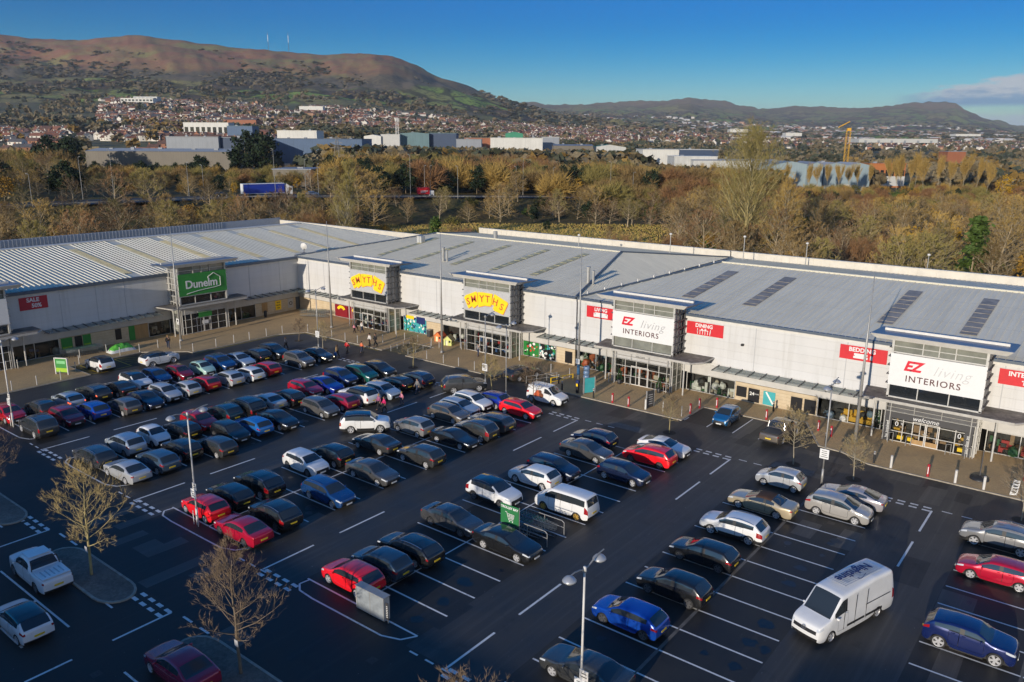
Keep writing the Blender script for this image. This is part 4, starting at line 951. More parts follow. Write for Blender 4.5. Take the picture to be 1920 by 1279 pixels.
def glass_canopy(bld, face, at, t0, t1):
    g = FB(face, at); g.quad(t0, t1, 0, 0, 0); g.v = [g.p(t0, .05, 3.42), g.p(t1, .05, 3.42), g.p(t1, 1.9, 3.26), g.p(t0, 1.9, 3.26)]
    c = part(g, 'glass_canopy', CANGLASS, bld)
    k = max(2, round((t1-t0)/1.25)); b = FB(face, at)
    for i in range(k+1):
        t = t0+(t1-t0)*i/k; b.poly([b.p(t-.045, 0.02, 3.50), b.p(t+.045, 0.02, 3.50), b.p(t+.045, 1.96, 3.34), b.p(t-.045, 1.96, 3.34)]); b.poly([b.p(t+.045, .02, 3.44), b.p(t+.045, 1.96, 3.28), b.p(t+.045, 1.96, 3.34), b.p(t+.045, .02, 3.50)]); b.poly([b.p(t-.045, .02, 3.44), b.p(t-.045, .02, 3.50), b.p(t-.045, 1.96, 3.34), b.p(t-.045, 1.96, 3.28)]); b.poly([b.p(t-.045, 1.96, 3.28), b.p(t-.045, 1.96, 3.34), b.p(t+.045, 1.96, 3.34), b.p(t+.045, 1.96, 3.28)])
    b.beam((t0, .45, 3.16), (t1, .45, 3.16), .04); part(b, 'canopy_bracket', STEELD, c)
def building(label): return thing('retail_building', label, 'building')
def hip_roof(bld, x0, x1, h0, h1, m, yE=43.2, yR=65.3, zE=8.5, zR=11.0, sp=0.55):
    yB = 2*yR-yE; r = MB(); a, b_, c, d = (x0, yE, zE), (x1, yE, zE), (x1-h1, yR, zR), (x0+h0, yR, zR)
    r.poly([a, b_, c, d]); r.poly([(x1, yB, zE), (x0, yB, zE), d, c]); r.poly([(x0, yB, zE), a, d]); r.poly([b_, (x1, yB, zE), c], 1 if h1 else 0)
    k = (zR-zE)/(yR-yE)
    for x in np.arange(x0+.4, x1, sp):
        L = yR
        if h0 and x < x0+h0: L = yE+(x-x0)/h0*(yR-yE)
        if h1 and x > x1-h1: L = min(L, yE+(x1-x)/h1*(yR-yE))
        if L-yE < .5: continue
        zt = zE+k*(L-yE); w = .045; up = .055
        for sgn in (1, -1):
            ya, yb = (yE, L) if sgn > 0 else (yB, 2*yR-L)
            r.poly([(x-w, ya, zE+.004), (x-w*.6, ya, zE+up), (x-w*.6, yb, zt+up), (x-w, yb, zt+.004)][::sgn]); r.poly([(x-w*.6, ya, zE+up), (x+w*.6, ya, zE+up), (x+w*.6, yb, zt+up), (x-w*.6, yb, zt+up)][::sgn]); r.poly([(x+w*.6, ya, zE+up), (x+w, ya, zE+.004), (x+w, yb, zt+.004), (x+w*.6, yb, zt+up)][::sgn])
    if h1:
        for y in np.arange(yE+.5, yB-.3, .42):
            f = 1-abs(y-yR)/(yR-yE); xe = x1; xt = x1-h1*f; zt = zE+(zR-zE)*f; w = .05; up = .028
            r.poly([(xe, y-w, zE), (xe, y-w*.6, zE+up), (xt, y-w*.6, zt+up), (xt, y-w, zt)], 1); r.poly([(xe, y-w*.6, zE+up), (xe, y+w*.6, zE+up), (xt, y+w*.6, zt+up), (xt, y-w*.6, zt+up)], 1); r.poly([(xe, y+w*.6, zE+up), (xe, y+w, zE), (xt, y+w, zt), (xt, y+w*.6, zt+up)], 1)
    o = part(r, 'roof', [m, ROOFC], bld)
    rg = MB(); rg.tube((x0+h0, yR, zR+.04), (x1-h1, yR, zR+.04), .13, n=6)
    part(rg, 'ridge_cap', ROOFC, o)
    hp = MB()
    if h0: hp.tube((x0, yE, zE+.1), (x0+h0, yR, zR+.08), .16, n=4); hp.tube((x0, yB, zE+.1), (x0+h0, yR, zR+.08), .16, n=4)
    if h1: hp.tube((x1, yE, zE+.1), (x1-h1, yR, zR+.08), .13, n=4); hp.tube((x1, yB, zE+.1), (x1-h1, yR, zR+.08), .13, n=4)
    if h0 or h1: part(hp, 'hip_flashing', GUTTER, o)
    return o, k
def skylight(roof, x, y0, y1, w, k, m, yE=43.2, zE=8.5):
    z = lambda y: zE+k*(y-yE)+.065; s = MB()
    s.poly([(x-w/2, y0, z(y0)), (x+w/2, y0, z(y0)), (x+w/2, y1, z(y1)), (x-w/2, y1, z(y1))])
    for i in range(int((y1-y0)/1.6)): y = y0+.8+i*1.6; s.box(x-w/2, x+w/2, y-.03, y+.03, z(y)-.01, z(y)+.03)
    part(s, 'rooflight', m, roof)
YF = 43.4
def south_front(bld, x0, x1, joints):
    w = FB('S', YF); w.b(x0, x1, -.3, .0, 2.09, 8.32)
    part(w, 'wall', CLAD, bld)
    b = FB('S', YF); b.b(x0, x1, .0, .06, 2.12, 3.30); part(b, 'shopfront_band', BAND, bld)
    j = FB('S', YF)
    for x in joints: j = FB('S', YF); j.b(x-.045, x+.045, .0, .02, 3.3, 8.3); part(j, 'panel_joint', GREYS, bld)
    
    gt = FB('S', YF); gt.b(x0, x1, -.1, .28, 8.30, 8.56); part(gt, 'gutter', GUTTER, bld)
    tr = FB('S', YF); tr.b(x0, x1, .0, .06, 8.02, 8.29); part(tr, 'eaves_trim', TRIM, bld)
    p = MB(); p.box(x0, x1, 87.7, 88.05, 7.5, 9.45); p.box(x0, x1, 87.55, 88.2, 9.452, 9.55)
    for x in np.arange(x0+1, x1, 1.2): p.box(x-.03, x+.03, 87.66, 87.70, 8.4, 9.44)
    part(p, 'parapet', PARAP, bld)
    bw = MB(); bw.box(x0, x1, 87.3, 87.68, 0, 8.3); part(bw, 'back_wall', CLAD, bld)
# --- middle building
B2 = building('long grey roofed store building with two yellow lettered entrance towers')
south_front(B2, -82.6, -29.6, [-80.5, -76.2, -69.2, -52.4, -47.2, -34.2])
roof, k = hip_roof(B2, -83.0, -29.6, 10.0, 7.0, ROOFG)
for x in (-70, -62.4, -54.9, -47.5, -40.6): skylight(roof, x, 49.3, 62.4, 1.0, k, SKYL_G)
def flue(x, y, h, r, n=2):
    f = MB(); z = 8.5+.113*(y-43.2)-.1
    for i in range(n): f.tube((x+i*.75, y, z), (x+i*.75, y, z+h*(1 if i == 0 else .8)), r*(1 if i == 0 else .7), n=10); f.tube((x+i*.75, y, z+h*(1 if i == 0 else .8)), (x+i*.75, y, z+h*(1 if i == 0 else .8)+.12), r*(1.3 if i == 0 else .95), n=10)
    part(f, 'flue', STEEL, roof)
flue(-57.8, 50.6, 2.0, .22); flue(-31.9+.0, 49.4, 2.0, .22)
bx = MB(); bx.box(-70.9, -69.9, 58.4, 59.3, 10.1, 11.3); part(bx, 'vent_housing', FRAME, roof)
bx = MB(); bx.tube((-62.2, 68.0, 10.5), (-62.2, 68.0, 11.9), .35, n=10); part(bx, 'roof_vent', STEEL, roof)
for a, b_ in ((-82.6, -74.0), (-54.35, -51.35), (-32.35, -29.65)): stone_run(B2, 'S', YF, a, b_)
w = shop_window(B2, 'S', YF, -73.95, -67.2, n=4, seed=1)
BURGS = [poster(B2, 'S', YF, -73.9, -71.0, .16, 2.0, BURG, 'burgundy_poster'), poster(B2, 'S', YF, -70.9, -67.4, .16, 2.0, BURG, 'burgundy_poster')]
shop_window(B2, 'S', YF, -58.9, -54.4, z1=2.5, n=4, seed=2); shop_window(B2, 'S', YF, -51.3, -45.2, items=(4, 6, 9, 8, 8), n=20, seed=3); shop_window(B2, 'S', YF, -37.5, -32.4, n=6, seed=4)
def mosaic(bld, face, at, t0, t1, z0, z1, cols, seed, n=70, name='picture_poster'):
    rr = random.Random(seed); s = FB(face, at); s.b(t0, t1, .02, .05, z0, z1, 0)
    for i in range(n):
        t = rr.uniform(t0, t1); z = z0+(z1-z0)*rr.random(); r = rr.uniform(.06, .26); q = []; a0 = rr.random()*6
        kk = rr.choice((4, 5, 6, 7))
        for j in range(kk):
            a = a0+j*2*math.pi/kk; rj = r*rr.uniform(.6, 1.2)
            q.append(s.p(min(max(t+rj*math.cos(a), t0), t1), .052+i*.0004, min(max(z+rj*math.sin(a), z0), z1)))
        if face == 'S': pass
        s.poly(q, 1+rr.randrange(len(cols)-1))
    part(s, name, cols, bld)
mosaic(B2, 'S', YF, -58.85, -54.45, .2, 2.45, [TEALP, GREENS, NAVYP, NEARW, TEALP, NAVYP], 3, 90); poster(B2, 'S', YF, -58.3, -56.8, 1.95, 2.42, YEL, 'yellow_poster', .1); poster(B2, 'S', YF, -56.3, -54.6, 1.5, 2.44, NAVYP, 'navy_poster', .095)
GREENP = plain('poster_green', (30, 120, 50))
mosaic(B2, 'S', YF, -37.4, -35.0, .2, 1.98, [GREENP, GREENS, NEARW, RED, BLK, GREENP], 8, 46); mosaic(B2, 'S', YF, -34.9, -32.45, .2, 1.98, [BLK, NEARW, TEALP, GREENP, BLK, NEARW], 9, 60)
poster(B2, 'S', YF, -31.05, -30.0, .25, 1.7, BLK, 'black_panel')
for a, b_ in ((-82.4, -69.3), (-55.9, -46.9), (-34.0, -29.7)): glass_canopy(B2, 'S', YF, a, b_)
# --- right building
B3 = building('long white fronted furniture store building with red signs at the right of the row')
south_front(B3, -29.4, 80.0, [-26.0, -7.6, 1.4, 14.4, 18.0, 26, 34, 42])
roof, k = hip_roof(B3, -29.3, 80.0, 8.0, 0.0, ROOFG, sp=0.6)
for x in (-18.0, -10.7, 3.2, 10.5, 17.8, 25.2, 32.5, 40): skylight(roof, x, 48.7, 61.5, 1.45, k, SKYL_D)
sg = MB()
for q in np.linspace(0.06, 0.94, 9):
    x = -29.3+8*q; y = 43.2+22.1*q; z = 8.5+2.5*q; sg.box(x-.06, x+.06, y-.06, y+.06, z+.1, z+.5)
part(sg, 'hip_bracket', TRIM, roof)
stone_run(B3, 'S', YF, -9.35, -.85); stone_run(B3, 'S', YF, 21.6, 80)
shop_window(B3, 'S', YF, -29.3, -24.0, items=(1, 2, 2, 3, 8, 5, 4), n=34, seed=5); shop_window(B3, 'S', YF, -14.9, -9.4, items=(4, 3, 5, 8, 0, 4), n=40, seed=6)
w4 = shop_window(B3, 'S', YF, -.8, 5.1, items=(4, 3, 8, 8), n=16, seed=7); shop_window(B3, 'S', YF, 13.8, 21.5, items=(8, 5, 1, 8), n=22, seed=8)
def display_tree(w, x, y, h, r, z0=.12):
    m = MB(); rr = random.Random(int(x*10)); 
    for i in range(420):
        t = rr.random()**.7; rad = r*(1-t)*(.5+.5*rr.random()); a = rr.random()*6.283; p = Vector((x+rad*math.cos(a), y+rad*math.sin(a)*.6, z0+.15+h*t)); s = .06
        d = Vector((rr.uniform(-1, 1), rr.uniform(-1, 1), rr.uniform(-1, .2))).normalized()*s*2; e = d.orthogonal().normalized()*s
        m.poly([p-e, p+d, p+e], 0)
        if rr.random() < .22: m.box(p.x-.03, p.x+.03, p.y-.05, p.y-.01, p.z-.03, p.z+.03, 1)
    part(m, 'christmas_tree', [ITEM[5], ITEM[4]], w)
def armchair(w, x, y, m, s=1.0):
    b = MB(); b.box(x-.4*s, x+.4*s, y-.35*s, y+.35*s, .2, .5*s+.1); b.box(x-.4*s, x+.4*s, y+.2*s, y+.4*s, .5*s+.1, 1.05*s+.1); b.box(x-.5*s, x-.39*s, y-.36*s, y+.38*s, .2, .78*s); b.box(x+.39*s, x+.5*s, y-.36*s, y+.38*s, .2, .78*s); part(b, 'armchair', m, w)
display_tree(w4, 4.7, 43.9, 1.75, .55)
for x, s in ((1.9, 1), (2.9, 1.1), (3.8, 1.0)): armchair(w4, x, 44.0, ITEM[7], s)
wl = [c for c in B3.children if c.name.startswith('shop_window')]
display_tree(wl[0], -28.4, 43.9, 1.8, .6); armchair(wl[3], 15.3, 44.0, ITEM[6]); armchair(wl[3], 17.0, 44.1, ITEM[6])
for a, b_, m, nm in ((-9.2, -8.1, BLK, 'black_panel'), (-7.9, -6.7, BLK, 'black_panel'), (-6.3, -5.05, TEALP, 'teal_poster'), (-3.45, -2.3, BLK, 'black_panel'), (-2.1, -.95, BLK, 'black_panel')):
    o = poster(B3, 'S', YF, a, b_, .18 if a != -9.2 else .5, 1.62, m, nm)
    if a == -7.9: lettering(o, '24', .5, (-7.5, YF-.055, 1.05), NEARW, bold=.01); lettering(o, 'HOURS', .16, (-7.02, YF-.055, 1.08), NEARW)
    if a == -6.3:
        s = FB('S', YF); s.poly([s.p(-6.1, .054, 1.5), s.p(-5.3, .054, .3), s.p(-5.15, .054, .4), s.p(-5.95, .054, 1.56)]); part(s, 'poster_stripe', NEARW, o)
for a, b_ in ((-29.3, -24.9), (-11.3, 4.2), (17.4, 60)): glass_canopy(B3, 'S', YF, a, b_)
cam_ = FB('S', YF); cam_.b(-9.0, -8.75, 0.0, .35, 6.0, 6.2); part(cam_, 'security_camera', DARK, B3)
# --- left building
XF = -82.6
B1 = building('long pale ribbed roof store building with a green signed tower on the left side')
w = FB('E', XF); w.b(-45, 43.6, -.3, 0, 2.09, 8.2); part(w, 'wall', CLAD, B1)
b = FB('E', XF); b.b(-45, 43.2, 0, .06, 2.12, 3.40); part(b, 'shopfront_band', BAND, B1)
j = FB('E', XF)
for y in (7.5, 11.9, 15.6, 34.5, 39.9): j = FB('E', XF); j.b(y-.04, y+.04, 0, .02, 3.4, 8.2); part(j, 'panel_joint', GREYS, B1)
gt = FB('E', XF); gt.b(-45, 43.2, -.1, .32, 8.16, 8.55); part(gt, 'gutter', GUTTER, B1)
lr = MB(); xe, xr, xb, ze, zr, y0, y1, yc = -82.4, -104.3, -126.2, 8.5, 11.0, -45, 60.5, 70.0
lr.poly([(xe, yc, ze), (xr, y1, zr), (xr, y0, zr), (xe, y0, ze)]); lr.poly([(xb, y0, ze), (xr, y0, zr), (xr, y1, zr), (xb, yc, ze)]); lr.poly([(xe, yc, ze), (xb, yc, ze), (xr, y1, zr)])
for y in np.arange(y0+.3, yc, .62):
    if any(abs(y-q) < .56 for q in (17.4, 24.2, 31.2, 38.2, 45.1, 51.4, 57.8)): continue
    f = 1.0 if y < y1 else 1-(y-y1)/(yc-y1); 
    xa, xt, zt = xe, xe+(xr-xe)*f, ze+(zr-ze)*f; wd = .12 if y < 34 else .06; up = .08 if y < 34 else .035
    lr.poly([(xa, y-wd, ze), (xa, y-wd*.6, ze+up), (xt, y-wd*.6, zt+up), (xt, y-wd, zt)]); lr.poly([(xa, y-wd*.6, ze+up), (xa, y+wd*.6, ze+up), (xt, y+wd*.6, zt+up), (xt, y-wd*.6, zt+up)]); lr.poly([(xa, y+wd*.6, ze+up), (xa, y+wd, ze), (xt, y+wd, zt), (xt, y+wd*.6, zt+up)])
roof = part(lr, 'roof', ROOFC, B1)
rc = MB(); rc.box(xr-.5, xr+.5, y0, y1, zr-.02, zr+.16); part(rc, 'ridge_cap', TRIM, roof)
hp = MB(); hp.tube((xr, y1, zr+.06), (xe, yc, ze+.08), .14, n=4); part(hp, 'hip_flashing', GUTTER, roof)
for y in (17.4, 24.2, 31.2, 38.2, 45.1, 51.4, 57.8):
    k2 = (zr-ze)/(xe-xr); s = MB(); za = lambda x, u=.012: ze+k2*(xe-x)+u; xa, xb_ = -84.6, -100.7; up = .09 if y < 34 else .045
    s.poly([(xa, y-.55, za(xa)), (xa, y+.55, za(xa)), (xb_, y+.55, za(xb_)), (xb_, y-.55, za(xb_))])
    for q in (-.44, -.15, .15, .44):
        yy = y+q; s.poly([(xa, yy-.1, za(xa)), (xa, yy-.06, za(xa, up)), (xb_, yy-.06, za(xb_, up)), (xb_, yy-.1, za(xb_))]); s.poly([(xa, yy-.06, za(xa, up)), (xa, yy+.06, za(xa, up)), (xb_, yy+.06, za(xb_, up)), (xb_, yy-.06, za(xb_, up))]); s.poly([(xa, yy+.06, za(xa, up)), (xa, yy+.1, za(xa)), (xb_, yy+.1, za(xb_)), (xb_, yy+.06, za(xb_, up))])
    part(s, 'rooflight', SKYL_Y, roof)
pp = MB(); pp.box(xb-.5, xb-.2, y0, yc+2.2, 7, 9.9)
for y in np.arange(y0, yc-12, .62): pp.box(xb-.2, xb-.08, y-.05, y+.05, 8.6, 9.85)
part(pp, 'parapet', mat('grey_parapet', (.26, .29, .34), .5, var=.1), B1)
pn = MB(); pn.box(xb, xe-.1, yc+1.9, yc+2.2, 7, 9.35); pn.box(xb, xe-.1, yc+1.8, yc+2.3, 9.352, 9.45); part(pn, 'parapet', PARAP, B1)
dish = MB(); dish.lathe([(.02, .0), (.34, .06), (.58, .2)], (0, 0, 0), 16, axis='y'); me = dish.mesh('satellite_dish', TRIM, True); o = link('satellite_dish', me, B1); o.location = Vector((-83.6, 45.4, 9.75))-B1.location; o.rotation_euler = (R(12), 0, R(20))
ds = MB(); ds.tube((-83.6, 45.5, 8.5), (-83.6, 45.6, 9.7), .06); ds.box(-84.2, -83.0, 45.2, 46.0, 8.62, 8.75); part(ds, 'dish_stand', STEELD, B1)
for a, b_ in ((6.75, 15.55), (35.2, 43.3), (28.95, 30.2)): stone_run(B1, 'E', XF, a, b_)
shop_window(B1, 'E', XF, 1.0, 6.7, items=(8, 1, 4, 9), n=10, seed=11); shop_window(B1, 'E', XF, 18.3, 21.4, items=(1, 8, 0), n=10, seed=12); shop_window(B1, 'E', XF, 30.25, 35.15, items=(8, 5, 3), n=12, seed=13); shop_window(B1, 'E', XF, -30, -7.6, n=20, seed=14)
stone_run(B1, 'E', XF, -45, -30.1)
tm = FB('E', XF); tm.b(16.4, 18.25, -.2, .0, .1, 2.05); part(tm, 'timber_panel', WOODP, B1)
tm = FB('E', XF); tm.b(15.58, 16.38, -.2, .02, .1, 2.05); part(tm, 'green_poster', GREENS, B1)
for a, b_, m, nm in ((6.95, 8.3, GREENS, 'green_poster'), (8.6, 9.5, BLK, 'black_poster'), (9.6, 10.6, GREENS, 'green_poster'), (13.75, 14.55, BLK, 'black_poster'), (36.3, 37.3, WOODP, 'brown_poster'), (38.75, 39.8, YEL, 'yellow_poster'), (41.1, 42.1, GREYS, 'grey_poster')):
    o = poster(B1, 'E', XF, a, b_, .55, 2.0, m, nm)
    if m == GREENS:
        s = FB('E', XF); s.b(a+.1, b_-.1, .051, .056, .6, .85); part(s, 'poster_stripe', GLIME, o)
    if m == YEL:
        for i in range(3): lettering(o, ('SALE', 'NOW', 'ON')[i], .3, (XF+.06, (a+b_)/2, 1.7-i*.42), BLK, 'E')
    if m == GREYS:
        r_ = MB(); r_.lathe([(.2, .0), (.3, .0), (.3, .02), (.2, .02)], (0, 0, 0), 16); me = r_.mesh('ring', BLK); q = link('poster_ring', me, o); q.location = (XF+.055, 41.6, 1.25); q.rotation_euler = (0, R(90), 0)
dr = FB('E', XF); dr.b(42.6, 43.25, 0, .06, .1, 2.1); part(dr, 'door', GUTTER, B1)
glass_canopy(B1, 'E', XF, 5.0, 19.5); glass_canopy(B1, 'E', XF, 32.6, 43.0)
# ------------------------------------------------------------------ entrance towers
def tower(face, at, t0, wdt, label, style):
    """at = plane of the tower front; t0 = where it starts along the front"""
    dep = 2.6; T1 = t0+wdt; tw = thing('entrance_tower', label, 'tower', front_of(face, at, t0+wdt/2))
    F = lambda: FB(face, at)
    f = F()
    for t in (t0+.09, T1-.09):
        f.b(t-.1, t+.1, -.1, .1, 4.2, 9.6); f.b(t-.1, t+.1, -dep, -dep+.2, 4.2, 9.3)
    f.b(t0, T1, -.08, .08, 9.45, 9.62); f.b(t0, T1, -.06, .06, 8.36, 8.46); f.b(t0, T1, -.06, .06, 5.38, 5.5); f.b(t0, T1, -.08, .1, 4.22, 4.34)
    part(f, 'tower_frame', FRAME, tw)
    u = F(); u.quad(t0+.1, T1-.1, 8.4, 9.5, -.16); o = part(u, 'clerestory_window', CLERE, tw)
    mu = F()
    for i, q in enumerate((.33, .5, .67)): mu.b(t0+wdt*q-.04, t0+wdt*q+.04, -.14, -.04, 8.46, 9.46)
    mu.b(t0+.2, T1-.2, -.13, -.06, 8.9, 8.96); part(mu, 'mullion', FRAME, o)
    l = F(); l.quad(t0+.1, T1-.1, 4.34, 5.4, -.16); o = part(l, 'lower_window', BLACKG if style != 4 else CLERE, tw)
    mu = F()
    for q in (.33, .66): mu.b(t0+wdt*q-.04, t0+wdt*q+.04, -.14, -.04, 4.34, 5.4)
    part(mu, 'mullion', FRAME, o)
    core = F(); core.b(t0+.35, T1-.35, -dep, -.3, 4.3, 9.35); part(core, 'tower_core', GREYS if style != 1 else STEEL, tw)
    for t, sg_ in ((t0, -1), (T1, 1)):
        s = F(); ta, tb = (t-.05, t+.28) if sg_ > 0 else (t-.28, t+.05)
        for d in (-.75, -1.5, -2.2): s.b(t-.06, t+.06, d-.06, d+.06, 4.25, 9.4)
        for z in np.arange(4.7, 9.3, .82): s.b(min(t, t+sg_*.16)-.03, max(t, t+sg_*.16)+.03, -dep, .16, z-.045, z+.045)
        part(s, 'side_lattice', FRAME if (sg_ < 0 and style == 1) else STEELD if style != 1 else STEEL, tw)
    # wing roof falling to the back
    r = F(); a0, a1 = t0-1.75, T1+1.75; zf, zb, df, db = 10.02, 9.8, 1.0, -3.6
    P = r.p
    r.poly([P(a0, df, zf), P(a1, df, zf), P(a1, db, zb), P(a0, db, zb)]); r.poly([P(a0+.5, df-.35, zf-.42), P(a0+.5, db+.1, zb-.25), P(a1-.5, db+.1, zb-.25), P(a1-.5, df-.35, zf-.42)])
    r.poly([P(a0, db, zb), P(a1, db, zb), P(a1-.5, db+.1, zb-.25), P(a0+.5, db+.1, zb-.25)]); r.poly([P(a1, df, zf), P(a1-.5, df-.35, zf-.42), P(a1-.5, db+.1, zb-.25), P(a1, db, zb)]); r.poly([P(a0, df, zf), P(a0, db, zb), P(a0+.5, db+.1, zb-.25), P(a0+.5, df-.35, zf-.42)])
    ro = part(r, 'wing_roof', ROOFT, tw)
    e = F(); e.poly([P(a0-.03, df+.03, zf+.02), P(a0+.5, df-.33, zf-.44), P(a1-.5, df-.33, zf-.44), P(a1+.03, df+.03, zf+.02)]); e.poly([P(a0-.03, df+.03, zf+.02), P(a1+.03, df+.03, zf+.02), P(a1+.03, df-.16, zf+.012), P(a0-.03, df-.16, zf+.012)]); part(e, 'fascia', TRIM, ro)
    st_ = F(); q = .62; zz = zf+(zb-zf)*q; dd = df+(db-df)*q
    st_.b(a0+.6, a1-.6, dd-.12, dd+.12, zz-.02, zz+.22); part(st_, 'roof_upstand', TRIM, ro)
    # canopy over the doors
    c = F(); c0, c1 = t0-1.7, T1+(3.5 if face == 'S' else 3.3); z0, z1 = 4.02, 4.2; do, di = 1.15, -2.5
    c.poly([P(c0, do, z1), P(c1-.9, do, z1), P(c1, do-1.1, z1), P(c1, di, z1), P(c0-.6, di, z1)]); c.poly([P(c0, do, z0), P(c0-.6, di, z0), P(c1, di, z0), P(c1, do-1.1, z0), P(c1-.9, do, z0)])
    ca = part(c, 'entrance_canopy', CANTOP, tw)
    ce = F(); ce.b(c0, c1-.9, do-.02, do+.07, z0-.02, z1+.04); ce.beam((c1-.9, do, 4.11), (c1, do-1.1, 4.11), .1); ce.beam((c1, do-1.1, 4.11), (c1, di, 4.11), .09); ce.beam((c0, do, 4.11), (c0-.6, di, 4.11), .09); part(ce, 'canopy_edge', CANEDGE, ca)
    for t in (T1+1.25, t0-.9):
        cl = F(); cl.beam((t, -.25, 0.05), (t, -.25, 4.05), .085, 10); part(cl, 'column', FRAME, tw)
    # doors and glazing under the canopy
    gz = F(); gz.quad(t0+.25, T1-.25, .15, 2.9, -.22); go = part(gz, 'entrance_glazing', BLACKG if style in (1,) else PANE, tw)
    it = F(); it.b(t0+.2, T1-.2, -2.9, -2.8, .05, 3.9); it.b(t0+.2, T1-.2, -2.8, -.3, 0.06, .14)
    rr = random.Random(style*7+int(t0))
    part(it, 'entrance_lobby', BACK, tw)
    ii = F()
    for k in range(26):
        t = rr.uniform(t0+.4, T1-.8); d = -rr.uniform(.6, 2.4); z = rr.uniform(.15, 1.2); ii.b(t, t+rr.uniform(.15, .6), d-.3, d, z, z+rr.uniform(.2, .7), rr.choice({2: (4, 9, 3, 6), 3: (4, 6, 9, 3), 4: (1, 0, 5, 2), 5: (1, 1, 7, 8), 1: (5, 4, 8)}[style]))
    part(ii, 'lobby_goods', ITEM, go)
    m = F(); n = 5
    for i in range(n+1): m.b(t0+.25+(wdt-.5)*i/n-.035, t0+.25+(wdt-.5)*i/n+.035, -.25, -.15, .1, 2.95)
    for z in (.12, 1.05, 2.1, 2.9): m.b(t0+.25, T1-.25, -.24, -.17, z-.03, z+.03)
    part(m, 'glazing_bars', FRAME, go)
    hd = F(); hd.b(t0+.25, T1-.25, -.3, -.14, 2.95, 4.0); part(hd, 'entrance_header', GREYS if style != 5 else STEELD, tw)
    lt = F()
    for i in (0, 1): 
        for t in ((t0+.12, t0+.55) if i == 0 else (T1-.12, T1-.55)): lt.beam((t, .12, .1), (t, .12, 4.0), .04)
    for z in (2.95, 3.35, 3.75): lt.beam((t0+.1, .12, z), (T1-.1, .12, z), .028)
    for q in (.33, .62): lt.beam((t0+wdt*q, .12, 2.95), (t0+wdt*q, .12, 4.0), .03)
    part(lt, 'front_lattice', FRAME, tw)
    for t in (t0+.08, T1-.08):
        sl = F()
        for d in (-.25, -1.3, -2.35): sl.b(t-.06, t+.06, d-.06, d+.06, .1, 4.0)
        for z in (.9, 1.8, 2.7, 3.5): sl.b(t-.04, t+.04, -dep, -.1, z-.04, z+.04)
        sl.b(t-.02, t+.02, -dep, -.2, .1, 4.0, 1)
        part(sl, 'side_glazing', [FRAME, CLERE], tw)
    doors = F(); td = t0+wdt*(.47 if style != 2 else .42)
    for s_ in (-1, 1):
        dd_ = F(); a = td+(-1.1 if s_ < 0 else .02); dd_.b(a, a+1.08, -.14, -.1, .14, .2); dd_.b(a, a+1.08, -.14, -.1, 2.2, 2.28); dd_.b(a, a+.07, -.14, -.1, .2, 2.2); dd_.b(a+1.01, a+1.08, -.14, -.1, .2, 2.2)
        o = part(dd_, 'door', TRIM, tw)
        if style == 5:
            kp = F(); kp.b(a+.07, a+1.01, -.135, -.11, .2, .62); part(kp, 'kick_plate', WOODP, o)
        h = F(); hx = a+(1.0 if s_ < 0 else .08); h.b(hx-.09, hx+.09, -.1, -.05, 1.22, 1.3); part(h, 'door_handle', STEEL, o)
    if style == 5:
        wb = F(); wb.b(t0+.1, T1-.3, .02, .1, 2.32, 2.93); wo = part(wb, 'welcome_fascia', SLATE, tw)
        lettering(wo, 'welcome', .58, F().p(t0+wdt*.46, .105, 2.6), WHITE, 'S', shear=.25)
        for a, txt in ((t0+.12, 'be inspired'), (T1-.95, 'be inspired')):
            pb = F(); pb.b(a, a+.62, .02, .09, .12, 2.3); po = part(pb, 'slogan_panel', SLATE, tw); me = text_mesh(txt, .36, extrude=.008); me.materials.clear(); me.materials.append(NEARW)
            q = link('lettering', me, po); q.location = F().p(a+.31, .095, 1.2); q.rotation_euler = (Matrix.Rotation(R(90), 3, 'X') @ Matrix.Rotation(R(90 if a < t0+2 else -90), 3, 'Z')).to_euler()
        for a in (t0+1.15, T1-1.35):
            o = lettering(go, '0', .62, F().p(a, -.12, 1.75), WHITE, 'S'); lettering(go, '%', .3, F().p(a+.42, -.12, 1.82), WHITE, 'S'); lettering(go, 'finance', .13, F().p(a+.4, -.12, 1.55), ITEM[0], 'S')
        for a in (t0+1.25, t0+2.1, T1-1.4):
            yb = F(); yb.b(a, a+.5, -.7, -.35, .3, .62); part(yb, 'plant_pot', YEL, go)
    if style == 4: lettering(tw, 'WELCOME', .24, Vector(F().p(t0+wdt*.47, -.13, 3.4))-tw.location, STEELD, 'S')
    if style == 1:
        gp = F(); gp.b(t0+2.7, t0+4.7, -.1, -.04, 2.2, 3.0); part(gp, 'green_poster', GREENS, tw)
        gp = F(); gp.b(t0+3.2, t0+4.1, -.1, -.04, 1.2, 1.7); part(gp, 'white_poster', WHITE, tw)
    return tw
tower('S', 40.8, -66.95, 7.6, 'entrance tower with yellow tiled lettering standing nearest the inner corner of the shops', 2)
tower('S', 40.8, -45.1, 7.6, 'entrance tower with yellow tiled lettering behind the toy playhouses', 3)
tower('S', 40.8, -22.95, 7.5, 'entrance tower with white sign between the red LIVING and DINING signs', 4)
tower('S', 40.8, 5.85, 7.55, 'entrance tower with dark welcome fascia over its doors at the right', 5)
tower('E', -79.9, 21.6, 7.3, 'entrance tower with green sign on the left building', 1)
tower('E', -79.9, -7.0, 7.6, 'entrance tower cut by the left edge of the picture with a plain white sign', 1)
